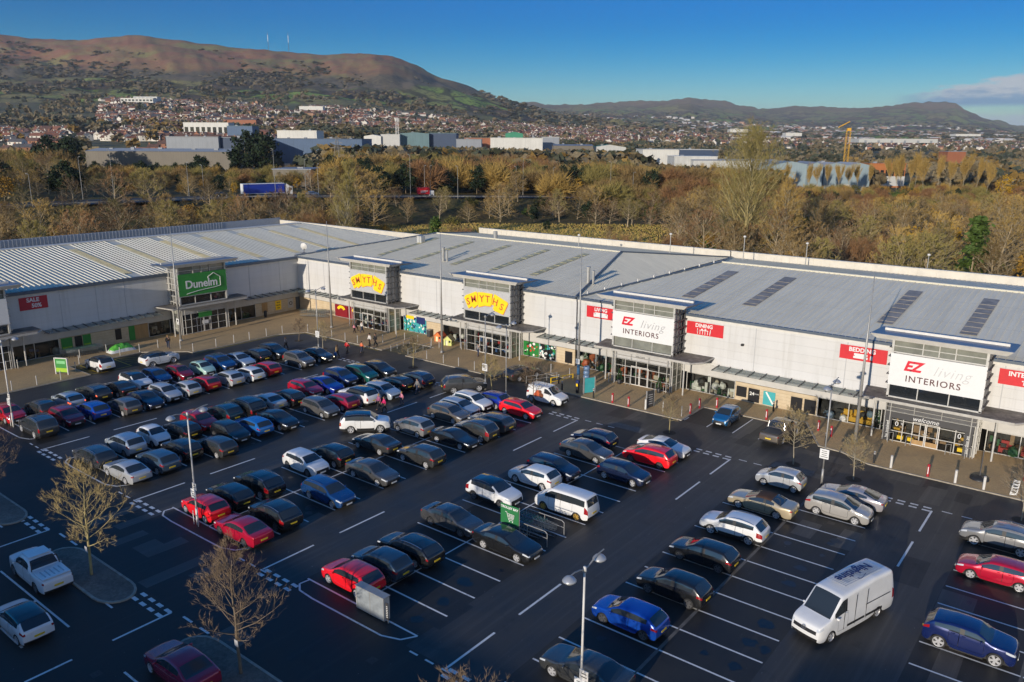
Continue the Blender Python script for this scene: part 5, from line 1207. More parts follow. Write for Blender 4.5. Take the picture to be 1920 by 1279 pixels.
# ------------------------------------------------------------------ shop signs
def sign_board(name, label, face, at, t0, t1, z0, z1, m, th=.12, cat='sign', group=None):
    base = front_of(face, at, (t0+t1)/2); base.z = z0; s = thing(name, label, cat, base, 0, group)
    f = FB(face, at); f.b(t0, t1, .0, th, z0, z1); o = f.build('board', m, s); o.location = -base; return s, base, (lambda t, z, d=th+.012: Vector(f.p(t, d, z))-base)
def tiles(label, t0, at):
    s, base, L = sign_board('shop_sign', label, 'S', at, t0, t0+7.6, 5.5, 8.36, GREYS)
    top = 8.36
    polys = [[(.15, 1.39), (.4, 1.05), (2.15, .36), (2.3, .5), (2.5, 2.0), (1.75, 2.55), (1.45, 2.35), (.87, 2.69)], [(2.42, .42), (3.2, .35), (4.85, .36), (4.75, 1.0), (4.56, 1.98), (3.6, 2.0), (2.55, 2.3)], [(4.9, .9), (5.16, .34), (7.2, 1.12), (7.3, 1.3), (6.55, 2.72), (6.3, 2.72), (5.05, 2.42), (4.9, 2.1), (5.15, 1.8), (4.62, 1.7)]]
    for i, P in enumerate(polys):
        for nm, m, d, off, gr in (('tile_edge', ORA, .03, (.06, -.05), 1.0), ('tile', YEL, .05, (0, 0), 1.0)):
            b = MB(); q = [(t0+u+off[0], top-v+off[1]) for u, v in P]; n = len(q)
            y0 = at-.12; b.poly([(a-base.x, y0-d-.004*i-base.y, z-base.z) for a, z in q][::-1]); b.poly([(a-base.x, y0-base.y, z-base.z) for a, z in q])
            for k in range(n): a, c = q[k], q[(k+1) % n]; b.poly([(a[0]-base.x, y0-base.y, a[1]-base.z), (c[0]-base.x, y0-base.y, c[1]-base.z), (c[0]-base.x, y0-d-.004*i-base.y, c[1]-base.z), (a[0]-base.x, y0-d-.004*i-base.y, a[1]-base.z)])
            b.build(nm, m, s)
    for ch, u, v, rot in (('S', .88, 1.82, 18), ('M', 1.78, 1.4, 14), ('Y', 3.12, 1.2, 2), ('T', 4.05, 1.15, -2), ('H', 5.3, 1.35, -16), ('S', 6.3, 1.85, -22)):
        me = text_mesh(ch, 1.22, extrude=.015, bold=.012); me.materials.clear(); me.materials.append(ORA); o = link('letter', me, s); o.location = L(t0+u, top-v, .2)
        o.rotation_euler = (Matrix.Rotation(R(90), 3, 'X') @ Matrix.Rotation(R(rot), 3, 'Z')).to_euler()
tiles('shop sign of yellow tiles with orange letters on the tower nearest the inner corner', -66.95, 40.8)
tiles('shop sign of yellow tiles with orange letters on the tower behind the toy playhouses', -45.1, 40.8)
EZRED = plain('letter_red', (206, 16, 44)); EZDK = plain('letter_maroon', (74, 12, 22)); EZGR = plain('letter_grey', (168, 168, 170))
def ez(label, t0, w, dim):
    s, base, L = sign_board('shop_sign', label, 'S', 40.8, t0, t0+w, 5.4, 8.3, WHITE, .16)
    lettering(s, 'EZ', 1.22, L(t0+w*.245, 7.28), EZRED, 'S', shear=.28, bold=.05, spacing=.95); lettering(s, 'living', 1.25, L(t0+w*.655, 7.18), EZGR if not dim else plain('letter_pale', (190, 190, 190)), 'S', shear=.35, spacing=1.12, bold=-.012)
    lettering(s, 'INTERIORS', .80, L(t0+w*.475, 6.15), EZDK, 'S', spacing=1.16, bold=.006)
ez('white shop sign with red and grey letters between the red LIVING and DINING signs', -22.95, 7.5, False); ez('white shop sign with red and faded grey letters above the welcome entrance', 5.85, 7.55, True)
def red_sign(label, t0, t1, word, icon):
    s, base, L = sign_board('department_sign', label, 'S', YF, t0, t1, 6.4, 7.75, RED, .08)
    c = (t0+t1)/2-.1; lettering(s, word, .56, L(c, 7.4), WHITE, 'S', bold=.018)
    b = MB(); B_ = lambda x0, x1, z0, z1: b.box(c+x0-base.x, c+x1-base.x, YF-.11-base.y, YF-.075-base.y, z0-base.z, z1-base.z)
    if icon == 'sofa': B_(-.95, .95, 6.55, 6.85); B_(-.8, .8, 6.85, 7.08); B_(-.95, -.72, 6.85, 7.0); B_(.72, .95, 6.85, 7.0)
    if icon == 'table':
        B_(-.5, .5, 6.9, 6.97)
        for x in (-.72, -.45, -.15, .12, .42, .68): B_(x, x+.06, 6.5, 6.9)
        B_(-.75, -.68, 6.7, 7.1); B_(.72, .79, 6.7, 7.1); B_(-.3, -.1, 6.97, 7.1); B_(.08, .28, 6.97, 7.1)
    if icon == 'bed': B_(-.75, .55, 6.6, 6.8); B_(-.7, .5, 6.88, 7.08); B_(.75, 1.0, 6.6, 7.0); B_(-.62, .42, 6.80, 6.88)
    if icon == 'lamp': B_(-.2, .2, 6.55, 6.9); B_(-.32, .32, 6.85, 6.95); B_(-.08, .08, 6.95, 7.1)
    b.build('icon', WHITE, s)
red_sign('red wall sign with the word LIVING and a sofa symbol', -28.1, -24.0, 'LIVING', 'sofa'); red_sign('red wall sign with the word DINING and a table symbol', -15.25, -11.1, 'DINING', 'table')
red_sign('red wall sign with the word BEDDING and a bed symbol', .75, 5.0, 'BEDDING', 'bed'); red_sign('red wall sign cut by the right edge of the picture with a lantern symbol', 14.0, 18.3, 'INTERIORS', 'lamp')
s, base, L = sign_board('shop_sign', 'green shop sign with white name and house outline on the left tower', 'E', -79.9, 21.6, 28.9, 5.5, 8.5, GREENS)
lettering(s, 'Dunelm', 1.55, L(25.05, 6.95), WHITE, 'E', bold=.03, spacing=.98)
b = MB(); pt = lambda t, z: tuple(L(t, z, .16))
b.path([pt(*q) for q in ((26.05, 7.55), (26.05, 7.78), (26.95, 8.25), (27.9, 7.6), (27.9, 6.35), (26.9, 6.2), (25.6, 6.12), (24.4, 6.02), (23.2, 5.85), (22.7, 5.75))], .045, 6); b.build('house_outline', WHITE, s)
s, base, L = sign_board('shop_sign', 'plain white shop sign at the left edge of the picture', 'E', -79.9, -7.0, .6, 5.5, 8.45, WHITE)
s, base, L = sign_board('sale_banner', 'dark red sale banner with white letters on the left wall', 'E', XF, 2.85, 6.05, 6.2, 7.75, plain('banner_red', (176, 30, 48)), .05)
lettering(s, 'SALE', .68, L(4.4, 7.35), WHITE, 'E', bold=.02); lettering(s, '50%', .68, L(4.75, 6.65), WHITE, 'E', bold=.02)
for po, cx in zip(BURGS, (-72.45, -69.15)):
    b = MB(); n = 8; cz = 1.75
    for i in range(n):
        a0, a1 = math.pi*(.15+.7*i/n), math.pi*(.15+.7*(i+1)/n); f = lambda a, r: (cx+r*math.cos(a)*1.15, YF-.06, cz-.75+r*math.sin(a))
        b.poly([f(a0, .5), f(a0, .92), f(a1, .92), f(a1, .5)])
    part(b, 'poster_emblem', YEL, po)
# ------------------------------------------------------------------ place the cars
random.seed(3)
RIMD = mat('dark_alloy', (.12, .12, .125), .35, metal=.3, var=0.0)
CATS = dict(hatch='car', small='car', city='car', saloon='car', coupe='car', convertible='car', estate='car', suv='car', coupesuv='car', bigsuv='car', mpv='car', minivan='minivan', smallvan='van', pickup='pickup', pickupc='pickup')
KIND = dict(hatch='hatchback_car', small='small_hatchback_car', city='city_car', saloon='saloon_car', coupe='coupe_car', convertible='convertible_car', estate='estate_car', suv='crossover_car', coupesuv='crossover_car', bigsuv='off_road_car', mpv='people_carrier', minivan='minivan', smallvan='small_van', pickup='pickup_truck', pickupc='pickup_truck')
first = {}
for ty, pa, x, y, ang, lab in CARS:
    if ty not in first:
        root = make_pickup(ty == 'pickupc') if ty.startswith('pickup') else make_car(ty); first[ty] = root; c = root
    else: c = copy_tree(first[ty])
    c.name = KIND[ty]; c.location = (x, y, 0.004); c.rotation_euler = (0, 0, R(ang+random.uniform(-1.2, 1.2))); c.scale = (random.uniform(.965, 1.035), random.uniform(.985, 1.015), random.uniform(.965, 1.05))
    body, _, rf = pa.partition('/')
    roof = {'black': BLACKROOF, 'pano': BLACKROOF, '': None}[rf]
    if ty == 'convertible': roof = FABRIC
    lights = 'head' if 'headlights on' in lab else 'brake' if 'lit brake' in lab else None
    paint_up(c, body, roof, RIMG if ty == 'minivan' else RIM if ty in ('coupesuv', 'bigsuv') else random.choice((RIM, RIM, RIM, RIMD)), lights)
    tag(c, lab, CATS[ty], 'cars in the retail park')
    if ty == 'smallvan':
        b = MB()
        for k, (dx, dz, r) in enumerate(((-.6, 1.0, .34), (-.2, .85, .26), (-.9, .8, .22), (-.35, 1.2, .17))):
            b.poly([(dx+r*math.cos(a)*1.1, -.886-.002*k, dz+r*math.sin(a)) for a in np.linspace(0, 2*math.pi, 9)[:-1]], k % 2)
        b.build('side_picture', [ORA, mat('picture_brown', (.16, .05, .02), .5)], c)
# --- the delivery van
CAR['panelvan'] = (6.9, 2.0, 2.70, 4.32, 1.0, .345, 1.02, 1.36, 1.30, 1.34, .95, 1.85, 6.62, 6.86, 1.34, 1.34, 2.42, 2.62, 2.35, 2.4)
v = make_car('panelvan'); v.name = 'delivery_van'; v.location = (11.67, 9.06, .004); v.rotation_euler = (0, 0, R(-107.9))
for o in list(v.children):
    if o.name.startswith('rear_window'): o.name = 'rear_door'; o.data.materials.clear(); o.data.materials.append(None); link_slot(o, paint('white'))
paint_up(v, 'white'); tag(v, 'large white high roof delivery van standing across the empty bays', 'van')
gr_ = mat('van_roof_ribs', (.50, .51, .52), .5); rp = MB()
for k in range(9): rp.box(-2.6, 1.0, -.52+k*.13-.03, -.52+k*.13+.03, 2.706, 2.722)
rp.build('roof_ribs', gr_, v)
for txt, sz, x, yy in (('Nightline', .80, -.75, .1), ('a UPS', .3, -2.95, .1)):
    if txt == 'a UPS': continue
    me = text_mesh(txt, sz, extrude=.004, bold=.012); me.materials.clear(); me.materials.append(NAVYP); o = link('lettering', me, v); o.location = (x, -.12, 2.735)
b = MB()
for k in range(7): a = k*.35; b.box(-.9+.5*math.cos(a)-.03, -.9+.5*math.cos(a)+.03, -.52+.95+.08*math.sin(a*2), -.46+.95+.08*math.sin(a*2), 2.728, 2.738)
b.build('roof_emblem', NAVYP, v)
for sd in (1, -1):
    for xx in (1.42, .42, -.62): b = MB(); b.box(xx-.012, xx+.012, sd*.985, sd*1.006, .45, 2.25); b.build('door_seam', DARK, v)
    b = MB(); b.box(-2.9, -.55, sd*1.0, sd*1.012, 1.30, 1.335); b.build('door_rail', DARK, v)
    b = MB(); b.box(-.5, 1.1, sd*.985, sd*1.012, .52, .66); b.box(-2.2, -.6, sd*.985, sd*1.012, .52, .66); b.build('rub_strip', DARK, v)
b = MB(); b.lathe([(.11, -.01), (.135, -.01), (.135, .015), (.11, .015)], (0, 0, 0), 14, axis='y'); b.box(-.012, .012, -.005, .01, -.12, .12); b.box(-.1, .1, -.005, .01, -.07, -.045); o = b.build('badge', CHROME, v); o.location = (3.585, 0, .86); o.rotation_euler = (0, 0, R(90))
for sd in (1, -1):
    b = MB(); b.box(-.04, .04, -.01, .01, 0, .05); o = b.build('air_vent', DARK, v); o.scale = (3.2, 10, 1); o.location = (2.55, sd*.55, 1.30); o.rotation_euler = (0, R(12), 0)
# ------------------------------------------------------------------ masts and lamp posts
def board(parent, x0, x1, y, z0, z1, m=WHITE, th=.03, lines=0, name='notice'):
    b = MB(); b.box(x0, x1, y-th, y, z0, z1); o = b.build(name, m, parent)
    if lines:
        k = MB()
        for i in range(lines):
            z = z1-(z1-z0)*(i+1)/(lines+1); w = (x1-x0)*random.uniform(.25, .4); k.box((x0+x1)/2-w, (x0+x1)/2+w, y-th-.006, y-th-.001, z-.022, z+.022)
        k.build('notice_print', DARK, o)
    return o
MASTS = [(-77.2, 19.8, 'tall tapering flood light mast in front of the green signed tower', 1), (-68.0, 37.8, 'tall tapering mast between the inner corner and the first yellow lettered tower', 0), (-46.1, 37.6, 'tall tapering mast beside the toy playhouses', 0), (-25.5, 37.9, 'tall tapering mast with a teal board at its foot', 2), (4.25, 38.4, 'tall tapering mast in front of the red BEDDING sign', 0)]
for x, y, lab, st in MASTS:
    t = thing('mast', lab, 'mast', (x, y, PZ), 0, 'tall masts along the shop fronts')
    b = MB(); b.tube((0, 0, 0), (0, 0, 15.3), .165, .035, 12); b.tube((0, 0, 0), (0, 0, .25), .24, .2, 12); b.build('pole', STEEL, t, True)
    b = MB(); b.tube((-.85, .0, 4.35), (.85, 0, 4.35), .03); b.box(-1.05, -.75, -.09, .09, 4.3, 4.42); b.box(.75, 1.05, -.09, .09, 4.3, 4.42); b.tube((0, 0, 4.3), (0, 0, 4.42), .19, n=10); b.build('bracket_arm', STEELD, t)
    if st == 1: o = board(t, -.32, .32, -.17, 2.55, 3.1, WHITE); b = MB(); b.box(-.14, .14, -.206, -.201, 2.68, 2.96); b.build('notice_print', DARK, o); board(t, -.32, .32, -.17, 2.33, 2.48, WHITE)
    if st == 2: board(t, -.25, .25, -.18, 2.2, 2.75, WHITE, name='notice'); b = MB(); b.tube((0, 0, .9), (0, 0, 2.1), .175, .17, 10); b.build('blue_sleeve', mat('blue_sleeve', (.03, .12, .25), .5), t)
LAMPS = [(4.8, -7.6, 'double headed lamp post in the near foreground beside the dark luxury saloon', 3), (-27.4, -7.55, 'double headed lamp post between the two red cars and the white bay lines', 2), (-59.1, -7.5, 'double headed lamp post at the left edge by the red hatchback', 2), (4.77, 27.3, 'double headed lamp post by the silver three door car', 1), (-58.0, 27.5, 'double headed lamp post near the black saloon with headlights on', 1), (-27.5, 27.4, 'double headed lamp post behind the bright red hatchback', 0), (-31.9, 29.3, 'single lamp post with a white notice next to the small bare tree', 4)]
LAMPM = mat('lamp_dome', (.42, .43, .45), .3, metal=.4, var=.05); LENS = mat('lamp_lens', (.55, .56, .55), .15, var=0)
for x, y, lab, st in LAMPS:
    t = thing('lamp_post', lab, 'lamp post', (x, y, 0), 0, 'lamp posts of the car park')
    b = MB(); b.tube((0, 0, 0), (0, 0, 1.3), .095, .09, 10); b.tube((0, 0, 1.3), (0, 0, 8.15), .062, .05, 10); b.tube((0, 0, 8.1), (0, 0, 8.35), .10, .07, 8); b.build('pole', TRIM if y < 0 else STEEL, t, True)
    for sd in ((1, -1) if st != 4 else (1,)):
        a = MB(); pts = [(0, 0, 8.18), (0, sd*.35, 8.26), (0, sd*.75, 8.42), (0, sd*1.15, 8.50), (0, sd*1.55, 8.52)] if sd > 0 else [(0, 0, 8.18), (0, sd*.4, 8.34), (0, sd*.8, 8.42), (0, sd*1.25, 8.40)]
        a.path(pts, .035, 6); ar = a.build('arm', STEEL, t)
        yy = sd*1.2; h = MB(); h.lathe([(.02, .22), (.1, .20), (.22, .13), (.31, .02), (.32, -.02), (.27, -.03)], (0, yy, 8.22), 14); hd = h.build('lamp_head', LAMPM, ar, True)
        h = MB(); h.lathe([(.27, -.03), (.2, -.12), (.02, -.16)], (0, yy, 8.22), 14); h.build('lens', LENS, hd, True)
    if st in (2, 3):
        for dx in (-.28, .28): b = MB(); b.tube((dx, -.12, 0), (dx, -.12, 1.05), .035, n=6); b.build('guard_post', TRIM, t)
        board(t, -.3, .3, -.1, 2.1, 2.75, WHITE, lines=3); board(t, -.05, .42, -.08, 2.75, 3.25, TRIM, lines=2)
        if st == 3: b = MB(); b.tube((0, 0, 0), (0, 0, 3.2), .085, n=10); b.build('sleeve', TRIM, t); board(t, -.34, .34, -.13, 1.15, 2.05, WHITE, lines=6)
    if st in (1, 4): board(t, -.35, .35, -.08, 2.2, 3.0, WHITE, lines=4)
# ------------------------------------------------------------------ bollards
BST = mat('bollard_steel', (.5, .49, .46), .45, metal=.3, var=.1); BRED = mat('bollard_red', (.42, .02, .03), .45, var=.08); BBLK = mat('bollard_black', (.02, .02, .022), .5, var=.1)
def bollard_proto(m, r, h, kind):
    t = bpy.data.objects.new('bollard', None); COL.objects.link(t)
    b = MB(); b.tube((0, 0, 0), (0, 0, h), r, n=10); b.build('post', m, t, False)
    b = MB(); b.lathe([(r*1.12, h-.03), (r*1.12, h+.02), (r*.7, h+.06), (.001, h+.07)], n=10); b.build('cap', BST if kind != 'red' else BRED, t)
    if kind == 'red': b = MB(); b.box(-.035, .035, -r-.012, -r+.01, .25, .85); b.build('white_strip', WHITE, t)
    if kind == 'black': b = MB(); b.tube((0, 0, h-.2), (0, 0, h-.1), r*1.05, n=10); b.build('reflector_band', BST, t)
    return t
BP_ = {'steel': bollard_proto(BST, .05, 1.0, 'steel'), 'red': bollard_proto(BRED, .105, 1.0, 'red'), 'black': bollard_proto(BBLK, .085, 1.0, 'black'), 'pale': bollard_proto(TRIM, .10, 1.05, 'pale')}
usedb = set()
def bollard(kind, x, y, z=PZ):
    lab = {'steel': 'slim pale steel bollard along the pavement edge', 'red': 'red bollard with white strip on the furniture store pavement', 'black': 'black bollard on the furniture store pavement', 'pale': 'thick pale bollard in front of the welcome entrance'}[kind]
    o = BP_[kind] if kind not in usedb else copy_tree(BP_[kind]); usedb.add(kind); o.location = (x, y, z); o.name = {'steel': 'steel_bollard', 'red': 'red_bollard', 'black': 'black_bollard', 'pale': 'pale_bollard'}[kind]
    tag(o, lab, 'bollard', {'steel': 'slim steel bollards', 'red': 'red bollards', 'black': 'black bollards', 'pale': 'thick pale bollards'}[kind])
for x, y in [(-70.9, -3.2), (-70.9, -.7), (-70.9, 1.8), (-73.4, 4.5), (-76.1, 6.1), (-78.8, 7.4), (-76.2, 11.1), (-76.0, 13.5), (-76.1, 16.0), (-73.5, 17.6), (-71.0, 17.9), (-79.6, .7), (-79.9, -.4), (-78.9, 10.7), (-70.9, 21.1), (-71, 23.8), (-70.9, 26.1), (-70.9, 28.8), (-70.6, 31.2), (-68.7, 34.1), (-66.1, 34.1), (-63.5, 34.1), (-60.7, 34.1), (-58.2, 34.1), (-55.9, 36.5), (-56.3, 39.4), (-54.5, 39.2), (-52.1, 39.3), (-49.6, 39.3), (-48.1, 39.2), (-45.5, 34.2), (-42.6, 34.1), (-40.3, 34.3), (-37.7, 34.2), (-30.1, 39.1), (-27.4, 39.0), (-66.8, 40.1), (-45.3, 40.4), (-22.9, 40.2), (-13.3, 34.9), (-11.2, 34.8)]: bollard('steel', x, y)
for x, y in [(-18.7, 34.1), (-16.8, 34.1), (-10.9, 36.1), (-10.9, 38.2), (-9.6, 39.5), (-4.3, 39.2), (2.1, 38.4), (11.1, 34.1), (17.4, 38.1), (0.7, 39.2)]: bollard('red', x, y)
for x, y in [(-21.1, 34.2), (-4.7, 42.1), (6.9, 34.3), (2.3, 36.2), (-25.2, 34.3), (-26.9, 36.1)]: bollard('black', x, y)
for x, y in [(8.3, 34.1), (9.7, 34.1) if False else (13.1, 34.1), (15.1, 34.1), (-15.0, 34.4)]: bollard('pale', x, y)
# rails by the doors
hp_ = None
for tx in (5.85, -22.95):
    for dx in (.7, 2.2, 5.4, 6.9):
        if hp_ is None: b = MB(); b.path([(0, 0, 0), (0, 0, .95), (.35, .3, .95), (.35, .3, 0)], .03, 6); hp_ = b.build('door_guard_rail', STEEL); o = hp_
        else: o = hp_.copy(); COL.objects.link(o)
        o.location = (tx+dx, 40.2, PZ); tag(o, 'short steel guard rail hoop standing before the furniture store doors', 'rail', 'guard rails by the doors')
# ------------------------------------------------------------------ bare trees of the car park
def tree_mat(name, col, var=.25): return mat(name, col, .85, var=var, scale=1.5, spec=.2)
BARKY = tree_mat('yellow_green_bark', (.34, .28, .13)); BARKB = tree_mat('brown_bark', (.17, .13, .09)); TWIGY = tree_mat('pale_twigs', (.36, .27, .12)); TWIGB = tree_mat('brown_twigs', (.19, .135, .085)); BARKP = tree_mat('pale_bark', (.33, .29, .21))
def bare_tree(seed, H, trunk, spread, up, lv, kids, r0, twig, tl, multi=1, side=.5, wf=.022):
    """returns (wood, twigs) as two MBs: tapered limbs and thousands of fine shoots"""
    rr = random.Random(seed); wood = MB(); tw = MB()
    def shoot(p, d, L, w):
        e = d.orthogonal().normalized(); e = (e*math.cos(rr.random()*6.28)+d.cross(e)*math.sin(rr.random()*6.28))*w
        q = p+d*L*.55+Vector((rr.uniform(-1, 1), rr.uniform(-1, 1), rr.uniform(-.3, .8)))*L*.1
        tw.poly([p-e, p+e, q+e*.6, q-e*.6]); tw.poly([q-e*.6, q+e*.6, q+(d+Vector((rr.uniform(-.3, .3), rr.uniform(-.3, .3), .15)))*L*.5])
    def grow(p, d, L, r, k):
        n = 3; pr = p; dr = d; rad = r
        for i in range(n):
            dr = (dr+Vector((rr.gauss(0, .12), rr.gauss(0, .12), rr.gauss(.05, .06)*up))).normalized(); q = pr+dr*L/n; r2 = rad*(.86 if k else .9)
            wood.tube(pr, q, rad, r2, 7 if k == 0 else 4 if k < 2 else 3, caps=False)
            if k > 0 and k < lv and rr.random() < side: branch(q, dr, L*.62, r2*.5, k+1)
            if k >= lv-1:
                for _ in range(twig):
                    t = rr.random(); c = pr.lerp(q, t); a = dr.orthogonal().normalized(); an = rr.random()*6.28; sd = (a*math.cos(an)+dr.cross(a)*math.sin(an))
                    shoot(c, (dr*.75+sd*rr.uniform(.4, 1.0)+Vector((0, 0, .25*up))).normalized(), tl*rr.uniform(.5, 1.2), .5*tl*wf)
            pr, rad = q, r2
        if k < lv:
            m = kids if k else kids+1
            for j in range(m): branch(pr, dr, L*(rr.uniform(.62, .85) if k else rr.uniform(.5, .7)*spread_l), rad*(.62 if m > 2 else .7), k+1, j/m)
    def branch(p, d, L, r, k, ph=None):
        a = d.orthogonal().normalized(); an = (rr.random() if ph is None else ph+rr.uniform(-.12, .12))*6.283; sd = a*math.cos(an)+d.cross(a)*math.sin(an)
        grow(p, (d+sd*spread*rr.uniform(.6, 1.15)).normalized(), L, r, k)
    spread_l = (H-trunk)/trunk*.75 if trunk > .3 else 1.0
    for i in range(multi):
        an = i*6.283/multi+rr.random(); off = Vector((math.cos(an), math.sin(an), 0))*(.25 if multi > 1 else 0)
        d = (Vector((0, 0, 1))+off*(1.2*spread if multi > 1 else 0)+Vector((rr.gauss(0, .03), rr.gauss(0, .03), 0))).normalized(); grow(off*.6, d, trunk, r0, 0)
    # scale to the wanted height
    zmax = float(np.percentile([v[2] for v in tw.v], 98)); s = H/zmax
    for b in (wood, tw): b.v = [(x*s, y*s, z*s) for x, y, z in b.v]
    return wood, tw
def street_tree(seed, H, clear, Wd, r0, lean=0.0, vase=0.5, t0=68, t1=34, wf=.0075, thick=1.0, nl=None, fork=7):
    """a leader with limbs all the way up, each limb forking into boughs, sprays and fine shoots"""
    rr = random.Random(seed); wood = MB(); tw = MB()
    def bent(p, d, L, r, n, lift, wob):
        out = [(p, r)]
        for i in range(n): d = (d+Vector((rr.gauss(0, wob), rr.gauss(0, wob), lift))).normalized(); p = p+d*L/n; out.append((p, r*(1-.8*(i+1)/n)))
        return out
    def lay(c, sides):
        for (a, ra), (b, rb) in zip(c[:-1], c[1:]): wood.tube(a, b, max(ra, .004), max(rb, .003), sides, caps=False)
    def at(c, t):
        i = min(int(t*(len(c)-1)), len(c)-2); f = t*(len(c)-1)-i; return c[i][0].lerp(c[i+1][0], f), (c[i+1][0]-c[i][0]).normalized(), c[i][1]*(1-f)+c[i+1][1]*f
    def off(d, ang):
        a = d.orthogonal().normalized(); t = rr.random()*6.283; s = a*math.cos(t)+d.cross(a)*math.sin(t); return (d*math.cos(ang)+s*math.sin(ang)).normalized()
    def shoots(c, n, L):
        for _ in range(n):
            p, d, r = at(c, rr.uniform(.15, 1)); q = off(d, rr.uniform(.3, .8)); l = L*rr.uniform(.5, 1.2); e = q.orthogonal().normalized()*wf; m = p+q*l*.5; z = Vector((0, 0, .12*l)); tw.poly([p-e, p+e, m+e*.8, m-e*.8]); tw.poly([m-e*.8, m+e*.8, p+q*l+z])
    tr = bent(Vector((0, 0, 0)), Vector((lean, lean*.4, 1)).normalized(), H*.93, r0, 9, .03, .045); lay(tr, 9)
    n1 = nl or int(13+H*1.6)
    for i in range(n1):
        t = clear/H+(1-clear/H)*(i/(n1-1))**1.05*.97; p, d, r = at(tr, t); f = (t*H-clear)/(H-clear); an = i*2.399+rr.uniform(-.4, .4); tilt = R(t0-(t0-t1)*f)
        q = Vector((math.cos(an)*math.sin(tilt), math.sin(an)*math.sin(tilt), math.cos(tilt))); L = Wd*.56*(1.0-.62*f**1.6)*rr.uniform(.8, 1.12)*(.72 if f < .1 else 1)
        b1 = bent(p, q, L, max(r*.55, .014*thick), 5, .10*vase, .10); lay(b1, 5)
        for j in range(fork):
            p2, d2, r2 = at(b1, rr.uniform(.22, .98)); b2 = bent(p2, off(d2, rr.uniform(.45, .85)), L*rr.uniform(.28, .5), max(r2*.6, .009*thick), 3, .08, .14); lay(b2, 3)
            for k in range(4): p3, d3, r3 = at(b2, rr.uniform(.3, 1)); b3 = bent(p3, off(d3, rr.uniform(.35, .75)), L*rr.uniform(.14, .26), .006*thick, 2, .06, .14); lay(b3, 3); shoots(b3, 4, .26*H/7)
            shoots(b2, 3, .3*H/7)
        shoots(b1, 5, .3*H/7)
    return wood, tw
def plant_tree(name, label, cat, x, y, z, wood, tw, mw, mt, group=None, rz=0, pit=True, sign=False):
    t = thing(name, label, cat, (x, y, z), rz, group); wood.build('trunk', mw, t, True); tw.build('crown', mt, t)
    if sign: b = MB(); b.box(-.14, .14, -.13, -.10, 1.6, 1.95); b.build('notice', GREYS, t)
    return t
SOIL = mat('tree_pit_soil', (.05, .038, .025), .95, var=.3, scale=4)
PT = [(-26.3, -15.4, 6.9, 'tall bare tree with yellow green limbs on the paved island at the lower left', BARKY, TWIGY, 11, 5), (-10.8, -15.1, 6.6, 'bare brown tree on the island at the bottom beside the maroon saloon', BARKB, TWIGB, 12, 5), (4.5, -15.4, 6.5, 'bare tree of which only the top twigs rise over the bottom edge', BARKB, TWIGB, 13, 4), (-42.0, -15.3, 6.8, 'bare tree cut by the left edge of the picture', BARKB, TWIGB, 14, 4),
      (-10.1, 30.1, 3.5, 'small bare tree near the blue hatchback in its bay', BARKY, TWIGB, 15, 4), (1.6, 29.9, 4.3, 'bare pale limbed tree in front of the bronze pickup', BARKP, TWIGY, 16, 4), (6.5, 29.9, 3.4, 'small bare tree with straight pale stem behind the grey coupe', BARKP, TWIGY, 17, 4), (18.1, 30.0, 3.7, 'bare tree at the right edge above the grey crossover', BARKP, TWIGB, 18, 4), (-31.2, 29.6, 3.5, 'bushy topped small tree beside the single lamp post', BARKY, TWIGY, 19, 4),
      (-25.1, 28.9, 4.2, 'small bare tree with reddish twigs in front of the white decorated van', BARKB, TWIGB, 20, 4), (-44.3, 30.6, 3.4, 'small leaning bare tree at the end of the row below the toy shop planting', BARKY, TWIGB, 21, 4), (-65.6, 30.2, 2.8, 'thin bare sapling nearest the inner corner', BARKB, TWIGB, 22, 3), (-59.7, 29.5, 3.3, 'bare sapling right of the lamp post near the black saloon with headlights on', BARKP, TWIGY, 23, 3)]
for x, y, H, lab, mw, mt_, sd, lv in PT:
    big = H > 5
    w_, t_ = street_tree(sd, H, H*(.30 if big else .36), H*(.70 if big else .85), .095 if big else .05, .06 if sd == 11 else 0.0)
    plant_tree('bare_tree', lab, 'tree', x, y, .1 if big else 0.0, w_, t_, mw, mt_, 'bare trees in the car park', sign=big and sd in (11, 12))
    if y > 0: b = MB(); b.poly([(x+.62*math.cos(a), y+.62*math.sin(a), .007) for a in np.linspace(0, 6.283, 13)[:-1]]); tag(b.build('tree_pit', SOIL), kind='structure')
